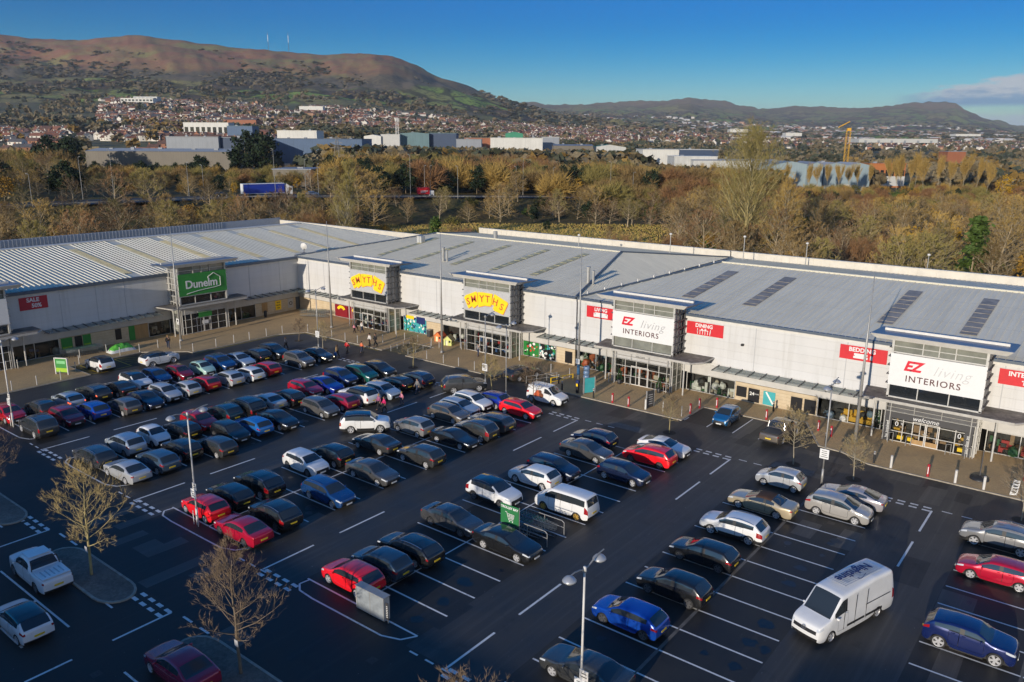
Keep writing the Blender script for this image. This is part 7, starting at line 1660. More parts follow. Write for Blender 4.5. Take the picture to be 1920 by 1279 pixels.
while len(plants) < 1350 and tries < 26000:
    tries += 1
    px = rw.uniform(-120, 2040); D = math.sqrt(rw.uniform(118**2, 520**2)); P = gpt(px, D); x, y = P.x, P.y
    dm = float(motorway(np.array(px)))
    if y < 97 and x > -132: continue
    if x < -126 and y < 76 and x > -134: continue
    if dm-13 < D < dm+15 and px < 1250: continue
    if D > dm+15 and 120 < px < 600 and D > 385: continue
    if dm-34 < D < dm and (425 < px < 610 or 765 < px < 815): continue
    if D > 440 and 1000 < px < 1720: continue
    if D > 415 and px > 1440 and px < 1720: continue
    if D > 440 and px < 620: continue
    if clear_grass(px, D) and rw.random() > .012: continue
    far = D > dm+12
    r = 6.4 if D < 260 else 6.8
    if px < 140 and D > dm+60: r = 9
    if not free(x, y, r): continue
    taken.append((x, y)); u = rw.random()
    if far and 580 < px < 930: k = 'ev' if u < .48 else 'shr' if u < .86 else 'ol'
    elif far and px < 1250: k = 'ev' if u < .2 else 'shr' if u < .74 else 'ol' if u < .92 else 'au'
    elif far and px < 600: k = 'ev' if u < .34 else 'gb' if u < .45 else 'au' if u < .55 else 'ol' if u < .68 else 'shr'
    elif px > 1300: k = 'shr' if u < .62 else 'ol' if u < .80 else 'ev' if u < .87 else 'au' if u < .90 else 'gb'
    else: k = 'shr' if u < .78 else 'ol' if u < .84 else 'gb' if u < .95 else 'ev'
    H = {'shr': rw.choice((rw.uniform(4, 7), rw.uniform(6, 9), rw.uniform(8, 10.5))), 'ev': rw.uniform(8, 12) if far else rw.uniform(5, 7), 'gb': rw.uniform(2.5, 4.5), 'ol': rw.uniform(5, 8), 'au': rw.uniform(6, 9), 'po': rw.uniform(13, 19)}[k]
    if far and k == 'shr': H = rw.uniform(6, 11)
    if px > 1250 and D < 300 and k == 'shr': H = rw.choice((rw.uniform(4, 7), rw.uniform(7, 10), rw.uniform(9, 11.5)))
    if k == 'shr': H *= 1.18 if D < 300 else 1.08
    if clear_grass(px, D): H *= .6
    if far and 120 < px < 610: H *= .55
    if px > 1430 and D > 300: H = min(H, 4.8)
    elif px > 1430 and D > 240: H = min(H, 7.5)
    plants.append((D, px, x, y, k, H))
plants.sort()
LABS = {'shr': ('bare_tree', 'bare brown bushy tree in the wood behind the shops', 'bare trees of the wood', 9, SHR), 'ev': ('evergreen_tree', 'dark evergreen tree in the wood behind the shops', 'evergreens of the wood', 12, EV), 'gb': ('green_bush', 'low green bush in the wood behind the shops', 'green bushes of the wood', 4, GB), 'ol': ('autumn_tree', 'olive brown leafy tree in the wood behind the shops', 'olive leafy trees of the wood', 7, OL), 'au': ('yellow_tree', 'yellow autumn tree in the wood beyond the shops', 'yellow trees of the wood', 8, AU), 'po': ('poplar_tree', 'narrow upright bare poplar in the wood at the right', 'poplars of the wood', 15, PO)}
rest = {'shr': [[], [], [], []], 'ev': [], 'ol': [[], []], 'gb': [[], []], 'au': [], 'po': []}
cnt = {}
for D, px, x, y, k, H in plants:
    cnt[k] = cnt.get(k, 0)+1; nm, lab, grp, H0, prs = LABS[k]
    lim = 290
    if cnt[k] <= lim: spot_tree(prs[rw.randrange(len(prs))], nm, lab, x, y, H, H0, grp, rw.uniform(.95, 1.4) if k == 'shr' else rw.uniform(.85, 1.2))
    else:
        i = rw.randrange(4) if k == 'shr' else rw.randrange(2)
        src = LOWS[i][1] if k == 'shr' else prs[i % len(prs)][1]
        it = (src, x, y, tz(x, y), rw.random()*6.28, H/H0, rw.uniform(.9, 1.2)); L_ = rest[k]; (L_[i] if isinstance(L_[0] if L_ else 0, list) else L_).append(it)
for i in range(4):
    if rest['shr'][i]: merged('far_bare_wood', rest['shr'][i], TW[i])
# single trees one can tell apart
w_, t_ = street_tree(301, 28, 2.5, 22, .5, .02, .9, 56, 22, .02, 3.2, 62, 8); P = gpt(1412, 168); plant_tree('tall_bare_tree', 'very tall many stemmed bare tree rising above the wood right of the middle', 'tree', P.x, P.y, P.z, w_, t_, BARKY, TW[3])
w_, t_ = street_tree(302, 19, 2.0, 11, .3, .06, .7, 52, 20, .024, 3, 40, 7); P = gpt(1478, 160); plant_tree('tall_bare_tree', 'slimmer bare tree leaning beside the very tall one', 'tree', P.x, P.y, P.z, w_, t_, BARKP, TW[0])
w_, t_ = street_tree(303, 21.5, 2.0, 10.5, .36, .0, .9, 40, 14, .024, 3.2, 48, 7); P = gpt(628, 192); plant_tree('tall_bare_tree', 'tall upright bare tree with several pale stems behind the left roof end', 'tree', P.x, P.y, P.z, w_, t_, BARKP, TW[3])
for px, D, H, lab in ((1855, 142, 14, 'bright green feathery conifer at the right behind the parapet'), (812, 185, 9.5, 'dark green young pine standing alone in the grass behind the roofs'), (541, 150, 6.0, 'blue green pine just behind the left roof corner')):
    P = gpt(px, D); spot_tree(CN[0], 'conifer_tree', lab, P.x, P.y, H, 11, 'conifers', 1.35)
for px, D, H, lab, pr in ((455, 395, 22, 'big dark evergreen tree, left one of the pair beside the pale roofed shed', EV[0]), (492, 398, 22, 'big dark evergreen tree, right one of the pair beside the pale roofed shed', EV[1]), (85, 385, 19, 'broad dark evergreen left of the pale roofed shed', EV[0]), (125, 385, 18.5, 'broad dark evergreen touching the left end of the pale roofed shed', EV[1]), (372, 372, 11, 'dark green conifer before the middle of the pale roofed shed', EV[1]), (1895, 380, 13, 'bright yellow leaved tree at the right edge', AU[0]), (1735, 175, 9, 'yellow leaved birch behind the right roof', AU[1]), (95, 172, 8, 'golden leaved tree at the left behind the left roof', OL[1])):
    P = gpt(px, D); spot_tree(pr, 'evergreen_tree' if 'evergreen' in lab or 'conifer' in lab else 'autumn_tree', lab, P.x, P.y, H, {id(EV[0]): 12, id(EV[1]): 12, id(AU[0]): 8, id(AU[1]): 8}.get(id(pr), 7), None, 1.0)
for px, yt in ((1475, 292), (1522, 300), (1539, 296), (1558, 303), (1580, 291), (1599, 294), (1616, 302), (1637, 297), (1676, 293), (1690, 300), (1699, 287), (1712, 296), (1725, 282), (1741, 294), (1766, 288), (1789, 298), (1815, 285), (1839, 292), (1860, 300), (1320, 296), (1345, 301)):
    D = rw.uniform(385, 425); yt = max(yt, 305) if px < 1640 else yt; P = gpt(px, D); H = z_for(D, yt)-P.z; spot_tree(PO[rw.randrange(3)], 'poplar_tree', 'narrow upright bare poplar in the wood at the right', P.x, P.y, H, 15, 'poplars of the wood', rw.uniform(.55, .75))
for i in range(60):
    px = rw.uniform(-40, 640); D = float(motorway(np.array(px)))-rw.uniform(11, 19); P = gpt(px, D); j = rw.randrange(6); spot_tree(SHR[j], 'roadside_bush', 'low bare bush on the motorway bank', P.x, P.y, rw.uniform(1.6, 3.4), 9, 'bushes on the motorway bank', 1.5)
for i in range(26):
    px = 150+i*11.5+rw.uniform(-4, 4); P = gpt(px, rw.uniform(372, 392)); spot_tree(EV[i % 2], 'evergreen_tree', 'dark evergreen in the low row before the pale roofed shed', P.x, P.y, rw.uniform(4.5, 8), 12, 'evergreen row before the shed', rw.uniform(.9, 1.3))
# birches with white stems near the back of the shops
for px, D, H in ((852, 163, 9), (868, 168, 8.5), (1160, 150, 9.5), (1108, 158, 7.5), (1268, 160, 8), (1640, 148, 10), (1690, 152, 9), (1612, 158, 8), (585, 190, 10), (560, 196, 9)):
    P = gpt(px, D); w_, t_ = bare_tree(int(px), H, H*.3, .5, .8, 3, 3, .09, 6, 1.0, side=.7, wf=.03, multi=2); plant_tree('birch_tree', 'slender pale stemmed birch behind the shop roofs', 'tree', P.x, P.y, P.z, w_, t_, BARKP, TW[2], 'birches behind the roofs')
mw = MB(); mp = [gpt(p, d) for p, d in ((655, 130), (1265, 130), (1262, 200), (1215, 238), (1100, 250), (960, 262), (820, 254), (720, 248), (662, 240), (650, 190))]
mw.poly([p+Vector((0, 0, .04)) for p in mp if True])
def meadow_mat():
    b = NB('meadow_grass'); n = b.noise(.12, 5); n2 = b.noise(.9, 6); c = b.mix(b.rng(n, .38, .62), (.46, .33, .10), (.27, .25, .06)); return b.out(b.mix(b.rng(n2, .4, .65), c, (.24, .165, .06)), .9, .1, n2, .6, .4)
tag(mw.build('meadow', meadow_mat()), kind='structure')
gr = MB(); rg_ = random.Random(9)
for i in range(26000):
    px = rg_.uniform(560, 1500); D = math.sqrt(rg_.uniform(125**2, 265**2))
    P = gpt(px, D)
    if P.y < 96: continue
    for k in range(2):
        a = rg_.random()*6.28; h = rg_.uniform(.2, .6); w = .13; q = P+Vector((rg_.uniform(-.6, .6), rg_.uniform(-.6, .6), 0)); gr.poly([q+Vector((math.cos(a)*w, math.sin(a)*w, 0)), q-Vector((math.cos(a)*w, math.sin(a)*w, 0)), q+Vector((rg_.uniform(-.3, .3), rg_.uniform(-.3, .3), h))], 0 if rg_.random() < .7 else 1)
tag(gr.build('rough_grass', [mat('dry_grass', (.44, .31, .10), .9, var=.3, scale=.2, spec=.1), mat('green_grass', (.24, .22, .045), .9, var=.3, scale=.2, spec=.1)]), kind='stuff')
# woods farther out and on the hillside: low detail, one object of each colour
def clump(seed, n, s):
    rr = random.Random(seed); b = MB()
    for i in range(n):
        th = math.acos(rr.uniform(-.3, 1)); a = rr.random()*6.283; p = Vector((math.sin(th)*math.cos(a)*.5, math.sin(th)*math.sin(a)*.5, .5+.5*math.cos(th)))*rr.uniform(.6, 1); d = Vector((rr.gauss(0, 1), rr.gauss(0, 1), rr.gauss(.3, .6))).normalized(); e = d.orthogonal().normalized()
        b.poly([p-e*s*.5, p+d*s*.7, p+e*s*.5, p-d*s*.5])
    return b.mesh('clump', None)
CLP = [clump(1, 46, .38), clump(2, 46, .38), clump(3, 14, .6), clump(4, 14, .6)]
farw = {0: [], 1: [], 2: []}
def far_tree(px, D, H, c, lod, wd=1.0):
    P = gpt(px, D); farw[c].append((CLP[lod*2+rw.randrange(2)], P.x, P.y, P.z-H*.08, rw.random()*6.28, H, wd))
for i in range(2600):                                                # belt between the motorway and the town
    px = rw.uniform(-60, 2000); D = rw.uniform(430, 1150)
    if px < 560 and D < 900 and rw.random() < .93: continue
    if 640 < px < 1190 and 600 < D < 760 and rw.random() < .8: continue
    if 1190 < px < 1720 and D < 640 and rw.random() < .9: continue
    if 1190 < px < 1500 and 640 < D < 780: continue
    v = mnoise.noise(Vector((px/160, D/140, 0)))
    if v < -.18: continue
    far_tree(px, D, rw.uniform(8, 14), 0 if v > .18 and rw.random() < .75 else 1 if rw.random() < .75 else 2, 0)
for i in range(520): far_tree(rw.uniform(590, 1215), rw.uniform(520, 622), rw.uniform(13.5, 18), 0 if rw.random() < .4 else 1 if rw.random() < .8 else 2, 0)
for i in range(170): far_tree(rw.uniform(1195, 1460), rw.uniform(395, 440), rw.uniform(9, 13), 0 if rw.random() < .2 else 1 if rw.random() < .6 else 2, 0)
for i in range(1500):                                                # tree lines above the trading estate
    px = rw.uniform(560, 1600); D = rw.uniform(860, 1050)+.1*abs(px-1100); far_tree(px, D, rw.uniform(10, 16), 0 if rw.random() < .6 else 1, 0)
for i in range(4200):                                                # trees among the houses
    px = rw.uniform(-60, 1960); D = rw.uniform(1100, 2300)
    if mnoise.noise(Vector((px/90, D/120, 4))) < .06 and rw.random() < .88: continue
    far_tree(px, D, rw.uniform(7, 12), 0 if rw.random() < .35 else 1, 1)
for i in range(3600):                                                # hillside scrub
    px = rw.uniform(-80, 1080); D = rw.uniform(1950, 2980)
    v = mnoise.noise(Vector((px/110, D/130, 9)))+(.25 if 2350 < D < 2800 else -.12)
    if v < .0: continue
    far_tree(px, D, rw.uniform(5, 9), 0 if rw.random() < .35 else 1, 1, 2.2)
for i in range(2600):
    px = rw.uniform(900, 1960); D = rw.uniform(2300, 5600); far_tree(px, D, rw.uniform(9, 16), 0 if rw.random() < .5 else 1, 1, 2.0)
for c, m, nm in ((0, leaf_mat('far_dark_foliage', (.06, .068, .042)), 'far_dark_wood'), (1, leaf_mat('far_brown_foliage', (.175, .14, .08)), 'far_brown_wood'), (2, leaf_mat('far_golden_foliage', (.22, .14, .04)), 'far_golden_wood')): merged(nm, farw[c], m)
# ------------------------------------------------------------------ motorway and what stands on it
md = MB(); cs = []
for px in np.linspace(-300, 1500, 70):
    a = gpt(px, float(motorway(np.array(px)))-8); c = gpt(px, float(motorway(np.array(px)))+9); cs.append((a, c))
for (a, c), (a2, c2) in zip(cs[:-1], cs[1:]): md.poly([a+Vector((0, 0, .25)), a2+Vector((0, 0, .25)), c2+Vector((0, 0, .25)), c+Vector((0, 0, .25))])
tag(md.build('motorway', M_ASPH), kind='structure')
t = thing('crash_barrier', 'long grey steel barrier along the near side of the motorway', 'barrier', cs[0][0]); b = MB()
for (a, c), (a2, c2) in zip(cs[:-1], cs[1:]):
    u = a-cs[0][0]; v = a2-cs[0][0]; b.poly([u+Vector((0, 0, .65)), v+Vector((0, 0, .65)), v+Vector((0, 0, 1.0)), u+Vector((0, 0, 1.0))])
b.build('barrier_rail', STEEL, t); b = MB()
for a, c in cs: u = a-cs[0][0]; b.box(u.x-.06, u.x+.06, u.y-.06, u.y+.06, u.z, u.z+.95)
b.build('barrier_posts', STEELD, t)
def along(px):
    a = gpt(px-20, float(motorway(np.array(px-20.)))); c = gpt(px+20, float(motorway(np.array(px+20.)))); return math.atan2((c-a).y, (c-a).x)
P = gpt(493, float(motorway(np.array(493.)))-2)
t = thing('articulated_lorry', 'blue sided articulated lorry with white cab on the motorway', 'lorry', P+Vector((0, 0, .28)), along(493))
b = MB(); b.box(-8.2, 5.2, -1.27, 1.27, 1.15, 4.05); tr = b.build('trailer', mat('lorry_blue', (.012, .035, .30), .4, var=.1, scale=.8), t); b = MB(); b.box(-8.25, 5.25, -1.3, 1.3, 4.05, 4.2); b.box(-8.26, -8.1, -1.3, 1.3, 1.1, 4.1); b.box(-8.2, 5.2, -1.3, 1.3, 1.0, 1.15); b.build('trailer_frame', WHITE, tr)
b = MB(); b.prism([(0, 0)], 0, 0) if False else b.box(5.7, 7.9, -1.24, 1.24, .5, 3.0); b.poly([(5.7, -1.2, 3.0), (7.5, -1.2, 3.0), (6.0, -1.2, 3.95)]); b.poly([(5.7, 1.2, 3.0), (6.0, 1.2, 3.95), (7.5, 1.2, 3.0)]); b.poly([(7.5, -1.2, 3.0), (7.5, 1.2, 3.0), (6.0, 1.2, 3.95), (6.0, -1.2, 3.95)]); b.poly([(5.7, -1.2, 3.0), (6.0, -1.2, 3.95), (6.0, 1.2, 3.95), (5.7, 1.2, 3.0)]); cb = b.build('cab', WHITE, t)
b = MB(); b.box(7.88, 7.93, -1.1, 1.1, 1.9, 2.85); b.box(6.7, 7.7, -1.26, -1.245, 1.9, 2.7); b.build('cab_window', GLASS, cb)
for x in (-7, -5.7, -4.4, 4.2, 6.7): b = MB(); b.lathe([(.001, -1.25), (.5, -1.25), (.5, 1.25), (.001, 1.25)], (x, 0, .5), 14, axis='y'); b.build('wheel', TYRE, t)
P = gpt(790, float(motorway(np.array(790.)))-2); t = thing('box_van', 'red sided box lorry on the motorway beyond the grass', 'lorry', P+Vector((0, 0, .28)), along(790)); b = MB(); b.box(-2.2, 1.9, -1.1, 1.1, .9, 3.3); bb = b.build('box_body', RED, t); b = MB(); b.box(-1.6, 1.2, -1.112, -1.101, 1.9, 2.15); b.box(-1.6, .4, -1.112, -1.101, 1.45, 1.65); b.build('white_print', WHITE, bb); b = MB(); b.box(1.95, 3.6, -1.0, 1.0, .4, 2.1); b.build('cab', WHITE, t)
for x in (-1.4, 2.9): b = MB(); b.lathe([(.001, -1.0), (.4, -1.0), (.4, 1.0), (.001, 1.0)], (x, 0, .4), 12, axis='y'); b.build('wheel', TYRE, t)
for px, pa, lab in ((405, 'black', 'dark car passing left of the blue lorry on the motorway'), (578, 'white', 'white car ahead of the blue lorry on the motorway')):
    P = gpt(px, float(motorway(np.array(float(px))))+3); c = copy_tree(first['hatch']); c.name = 'passing_car'; c.location = P+Vector((0, 0, .28)); c.rotation_euler = (0, 0, along(px)); paint_up(c, pa); tag(c, lab, 'car')
    if 'group' in c: del c['group']
GREYC = mat('column_grey', (.22, .22, .21), .6, var=.1)
for i, (px, yt, off) in enumerate(((42, 333, -9), (200, 287, -9), (140, 300, 11), (372, 314, -9), (343, 309, 11), (508, 283, -9), (566, 302, 11), (590, 310, 11), (765, 292, -9), (792, 312, 11), (803, 312, 13), (855, 313, -9), (966, 313, -9), (979, 297, 11), (1036, 314, 11), (1145, 303, -9), (1188, 322, 11))):
    D = float(motorway(np.array(float(px))))+off; P = gpt(px, D); top = z_for(D, yt); h = max(8.0, top-P.z)
    t = thing('motorway_lamp', 'tall thin lamp column along the motorway', 'lamp post', P, along(px)+R(90), 'lamp columns of the motorway'); b = MB(); b.tube((0, 0, 0), (0, 0, h), .11, .06, 6); b.build('column', GREYC, t); b = MB(); b.tube((0, 0, h-.02), (1.3 if off < 0 else -1.3, 0, h+.15), .05, n=5); b.box(.9 if off < 0 else -1.7, 1.7 if off < 0 else -.9, -.12, .12, h+.1, h+.24); b.build('lamp_arm', STEEL, t)
for i, (px, yt, D) in enumerate(((1408, 441, 120), (1530, 453, 118), (1768, 473, 112), (1088, 440, 126), (1265, 437, 122))):
    P = gpt(px, D); h = z_for(D, yt); t = thing('service_lamp', 'pale lamp pole in the service yard behind the parapet', 'lamp post', (P.x, P.y, 0), 0, 'lamp poles behind the parapet'); b = MB(); b.tube((0, 0, 0), (0, 0, h), .09, .06, 8); b.build('pole', STEEL, t); b = MB(); b.lathe([(.02, .18), (.2, .1), (.22, -.08), (.02, -.1)], (0, 0, h), 10); b.build('lamp_head', TRIM, t)
def lattice(px, D, yt, w0, w1, lab, m, name, arms=()):
    P = gpt(px, D); h = z_for(D, yt)-P.z; t = thing(name, lab, 'pylon' if 'pylon' in name else 'mast', P, .5); b = MB(); n = max(6, int(h/3.5)); r = max(.07, D*.00022)
    for i in range(n):
        a, c = lerp(w0, w1, i/n), lerp(w0, w1, (i+1)/n); z0, z1 = h*i/n, h*(i+1)/n; C4_ = lambda w, z: [(w, w, z), (-w, w, z), (-w, -w, z), (w, -w, z)]
        A, B_ = C4_(a/2, z0), C4_(c/2, z1)
        for k in range(4): b.tube(A[k], B_[k], r, n=4, caps=False); b.tube(A[k], B_[(k+1) % 4], r*.6, n=3, caps=False); b.tube(B_[k], B_[(k+1) % 4], r*.6, n=3, caps=False)
    b.build('lattice', m, t)
    for z, L in arms: b = MB(); b.tube((-L, 0, h*z), (0, 0, h*z+.8), r, n=4); b.tube((L, 0, h*z), (0, 0, h*z+.8), r, n=4); b.tube((-L, 0, h*z), (L, 0, h*z), r, n=4); b.build('cross_arm', m, t)
    return t
lattice(629, 430, 258, 5, .6, 'grey lattice pylon rising behind the tall pale stemmed tree', STEELD, 'power_pylon', ((.72, 4), (.84, 3.2), (.95, 2.4)))
tm_ = lattice(743, 690, 222, 3, 1.6, 'pale lattice telecom tower by the teal shed', TRIM, 'telecom_mast'); b = MB()
for k in range(6): a = k*1.047; b.box(1.6*math.cos(a)-.25, 1.6*math.cos(a)+.25, 1.6*math.sin(a)-.25, 1.6*math.sin(a)+.25, z_for(690, 222)-gpt(743, 690).z-3.2, z_for(690, 222)-gpt(743, 690).z-.6)
b.build('antenna_panels', TRIM, tm_)
for px, yt in ((512, 62), (549, 62)):
    P = gpt(px, 3085); h = z_for(3085, yt)-P.z+12; P.z -= 12; t = thing('hilltop_mast', 'thin tall transmitter mast on the skyline, %s of two' % ('left' if px < 530 else 'right'), 'mast', P); b = MB(); b.tube((0, 0, 0), (0, 0, h*.55), .8, .7, 6); b.tube((0, 0, h*.85), (0, 0, h), .5, .25, 5); b.build('mast_shaft', STEELD, t); b = MB(); b.tube((0, 0, h*.55), (0, 0, h*.85), .95, n=6); b.build('antenna_sleeve', WHITE, t)
# tower crane
P = gpt(1587, 500); hc = z_for(500, 240)-P.z
CRY = mat('crane_yellow', (.62, .33, .02), .5, var=.05)
t = lattice(1587, 500, 240, 2.4, 2.2, 'yellow tower crane behind the blue sheds', CRY, 'tower_crane'); t['category'] = 'crane'; b = MB(); b.box(-1.1, 1.1, -1.1, 1.1, hc-.5, hc+1.2); b.build('cab', CRY, t); b = MB(); b.path([(-6, 0, hc+1.8), (0, 0, hc+5), (1.5, 24, hc+3)], .3, 4); b.path([(-6, 0, hc+1.5), (1.5, 24, hc+2.4)], .3, 4); b.build('jib', CRY, t)
# ------------------------------------------------------------------ trading estate
def wallm(n, c):
    b = NB('shed_'+n); q = b.math('FRACT', b.math('DIVIDE', b.math('ADD', b.x, b.math('MULTIPLY', b.y, .7)), 1.6)); s_ = b.rng(q, 0, .16, 1, 0); n1 = b.noise(.22, 5); n2 = b.noise(1.0, 5, b.scaled((.9, .9, .08)))
    cc = b.mix(b.math('MULTIPLY', b.rng(n1, .4, .7), .3), c, tuple(x*.7 for x in c)); cc = b.mix(b.math('MULTIPLY', b.rng(n2, .5, .75), .4), cc, tuple(x*.6 for x in c)); return b.out(b.mix(b.math('MULTIPLY', s_, .3), cc, tuple(x*.5 for x in c)), .6, .3)
SW = dict(pale=wallm('pale', (.42, .42, .40)), brown=wallm('brown', (.17, .15, .12)), grey=wallm('grey', (.26, .28, .31)), blue=wallm('blue', (.08, .13, .22)), dblue=wallm('dark_blue', (.05, .075, .13)), white=wallm('white', (.62, .61, .57)), teal=wallm('teal', (.12, .2, .22)), brick=wallm('brick', (.30, .11, .055)), green=wallm('green', (.05, .25, .15)), sky=wallm('sky', (.26, .33, .36)), lt=wallm('light', (.5, .5, .48)), orange=wallm('orange', (.42, .15, .05)))
def shed(px0, px1, D, yt, depth, wall, roofm, label, rise=0.0, bays=1, stripe=None, name='trading_shed', windows=0, skew=0.0):
    a, c = gpt(px0, D), gpt(px1, D+skew); mid = (a+c)/2; zb = min(a.z, c.z, mid.z)-.5; mid.z = zb; w = (c-a).length; ang = math.atan2((c-a).y, (c-a).x); h = z_for(D, yt)-zb-rise
    hm = 5.5 if D > 1200 and px0 > 1300 else 9 if D > 1200 else 99
    if h > hm: zb += h-hm; mid.z = zb; h = hm
    t = thing(name, label, 'building', mid, ang); b = MB(); b.box(-w/2, w/2, 0, depth, 0, h); wl_ = b.build('wall', SW[wall], t); r = MB()
    if rise > .05:
        if bays > 0:
            bw = w/bays
            for i in range(bays):
                x0, x1 = -w/2+i*bw, -w/2+(i+1)*bw; xm = (x0+x1)/2
                r.poly([(x0-.2, -.3, h), (xm, -.3, h+rise), (xm, depth+.3, h+rise), (x0-.2, depth+.3, h)]); r.poly([(xm, -.3, h+rise), (x1+.2, -.3, h), (x1+.2, depth+.3, h), (xm, depth+.3, h+rise)])
                g_ = MB(); g_.poly([(x0, 0, h), (x1, 0, h), (xm, 0, h+rise)]); g_.build('gable', SW[wall], t)
        else: r.poly([(-w/2-.3, -.3, h), (w/2+.3, -.3, h), (w/2+.3, depth/2, h+rise), (-w/2-.3, depth/2, h+rise)]); r.poly([(-w/2-.3, depth+.3, h), (-w/2-.3, depth/2, h+rise), (w/2+.3, depth/2, h+rise), (w/2+.3, depth+.3, h)])
    else: r.box(-w/2-.3, w/2+.3, -.3, depth+.3, h, h+.35)
    r.build('roof', SW[roofm], t)
    for i in range(windows):
        x = -w/2+w*(i+.5)/windows; q = MB(); q.box(x-w/windows*.32, x+w/windows*.32, -.06, .0, h*.35, h*.75); q.build('window', BLACKG, t)
    for k in range(int(w/14)):
        x = -w/2+14*(k+.5)+rw.uniform(-3, 3); y = depth*rw.uniform(.2, .7); u = MB(); u.box(x-rw.uniform(.5, 1.4), x+rw.uniform(.5, 1.4), y-.7, y+.7, h+rise*.5, h+rise*.5+rw.uniform(.7, 1.5)); u.build('roof_unit', SW['grey'], t)
    if stripe: q = MB(); q.box(-w/2, w/2, -.08, .0, h*.1, h*.5); q.build('wall_stripe', SW[stripe], t)
    for k in range(max(1, int(w/18))): x = -w/2+w*(k+.5)/max(1, int(w/18)); q = MB(); q.box(x-1.8, x+1.8, -.1, .0, 0, min(4, h*.6)); q.build('loading_door', SW['lt' if wall != 'lt' else 'grey'], t)
    return t
shed(155, 437, 415, 283, 28, 'brown', 'pale', 'long low shed with pale roof beyond the motorway at the left', 1.4, 0); shed(309, 407, 520, 261, 30, 'grey', 'grey', 'light grey flat shed behind the pale roofed one'); shed(408, 470, 523, 262, 30, 'dblue', 'grey', 'narrow dark blue shed right of the light grey one'); shed(505, 676, 560, 263, 40, 'blue', 'dblue', 'long blue grey shed behind the pair of evergreens')
shed(505, 577, 330, 321, 22, 'brown', 'grey', 'flat roofed brown unit just beyond the motorway'); shed(344, 428, 900, 234, 20, 'white', 'white', 'pale long school block among the houses', 0, 1, windows=8); shed(425, 472, 840, 240, 22, 'blue', 'teal', 'blue grey hall right of the pale school block'); shed(518, 592, 640, 248, 24, 'white', 'white', 'flat white roofed showroom behind the blue grey shed', windows=6)
shed(680, 712, 640, 254, 24, 'white', 'grey', 'small white gabled unit left of the telecom tower', 1.2); shed(712, 747, 642, 254, 24, 'lt', 'lt', 'white flat unit beside the telecom tower'); shed(748, 802, 650, 249, 30, 'teal', 'teal', 'teal shed with brick base, left of the two', 1.0, 1, 'brick'); shed(802, 853, 655, 251, 30, 'dblue', 'teal', 'teal roofed dark shed, right of the two'); shed(853, 900, 630, 262, 20, 'grey', 'grey', 'low grey unit right of the teal sheds'); shed(868, 920, 720, 259, 20, 'brick', 'brown', 'brick coloured unit behind the low grey one')
shed(917, 1015, 690, 259, 34, 'white', 'lt', 'large white shed in the middle of the trading estate'); shed(1014, 1046, 740, 257, 20, 'grey', 'white', 'smaller white roofed unit right of the large white shed'); shed(945, 978, 900, 247, 20, 'green', 'green', 'green roofed hall behind the large white shed', 2.0); shed(1036, 1110, 640, 270, 26, 'brown', 'grey', 'low grey roofed unit right of the white sheds', 1.0, 0); shed(1110, 1172, 645, 270, 26, 'lt', 'green', 'unit with a green gabled roof', 2.0)
shed(1204, 1272, 540, 279, 30, 'white', 'lt', 'white shed with plain front in the right half'); shed(1272, 1346, 540, 279, 30, 'dblue', 'lt', 'dark fronted shed joined to the white one in the right half'); shed(1264, 1345, 478, 292, 22, 'lt', 'white', 'low pale unit before the dark fronted shed'); shed(1300, 1458, 470, 296, 24, 'lt', 'lt', 'long pale roofed unit left of the blue sheds', .8, 0)
shed(1452, 1520, 440, 299, 26, 'sky', 'sky', 'pale blue gabled shed, left one', 1.8); shed(1520, 1546, 436, 300, 26, 'sky', 'grey', 'pale blue gabled shed, middle narrow one', 1.8); shed(1548, 1636, 442, 301, 26, 'sky', 'lt', 'long pale blue shed, right one', 1.4, 2); shed(1634, 1702, 480, 303, 14, 'orange', 'orange', 'orange brick frame under construction by the crane', 0, 1, 'lt', windows=7)
shed(1608, 1756, 1250, 256, 40, 'lt', 'white', 'very long white roofed shed far beyond the crane'); shed(1778, 1812, 760, 279, 16, 'brick', 'grey', 'brick block with pale top at the right'); shed(1470, 1500, 1500, 246, 20, 'white', 'white', 'white block in the far town'); shed(1788, 1835, 2200, 246, 30, 'white', 'white', 'long white hospital block in the far town'); shed(1365, 1398, 1600, 240, 20, 'white', 'white', 'flat white roof in the far tree belt')
shed(232, 292, 1750, 189, 24, 'white', 'white', 'stepped white flats at the foot of the hill', 0, 1, windows=9); shed(256, 300, 1770, 186, 20, 'lt', 'white', 'upper white flats behind the stepped ones', windows=6); shed(562, 606, 1700, 202, 20, 'white', 'white', 'white school block below the hill'); shed(420, 480, 1120, 225, 20, 'brick', 'brown', 'long brick terrace in the middle of the houses', 2, 0); shed(290, 370, 2080, 187, 12, 'brick', 'brick', 'brick terrace highest on the slope', 2, 0)
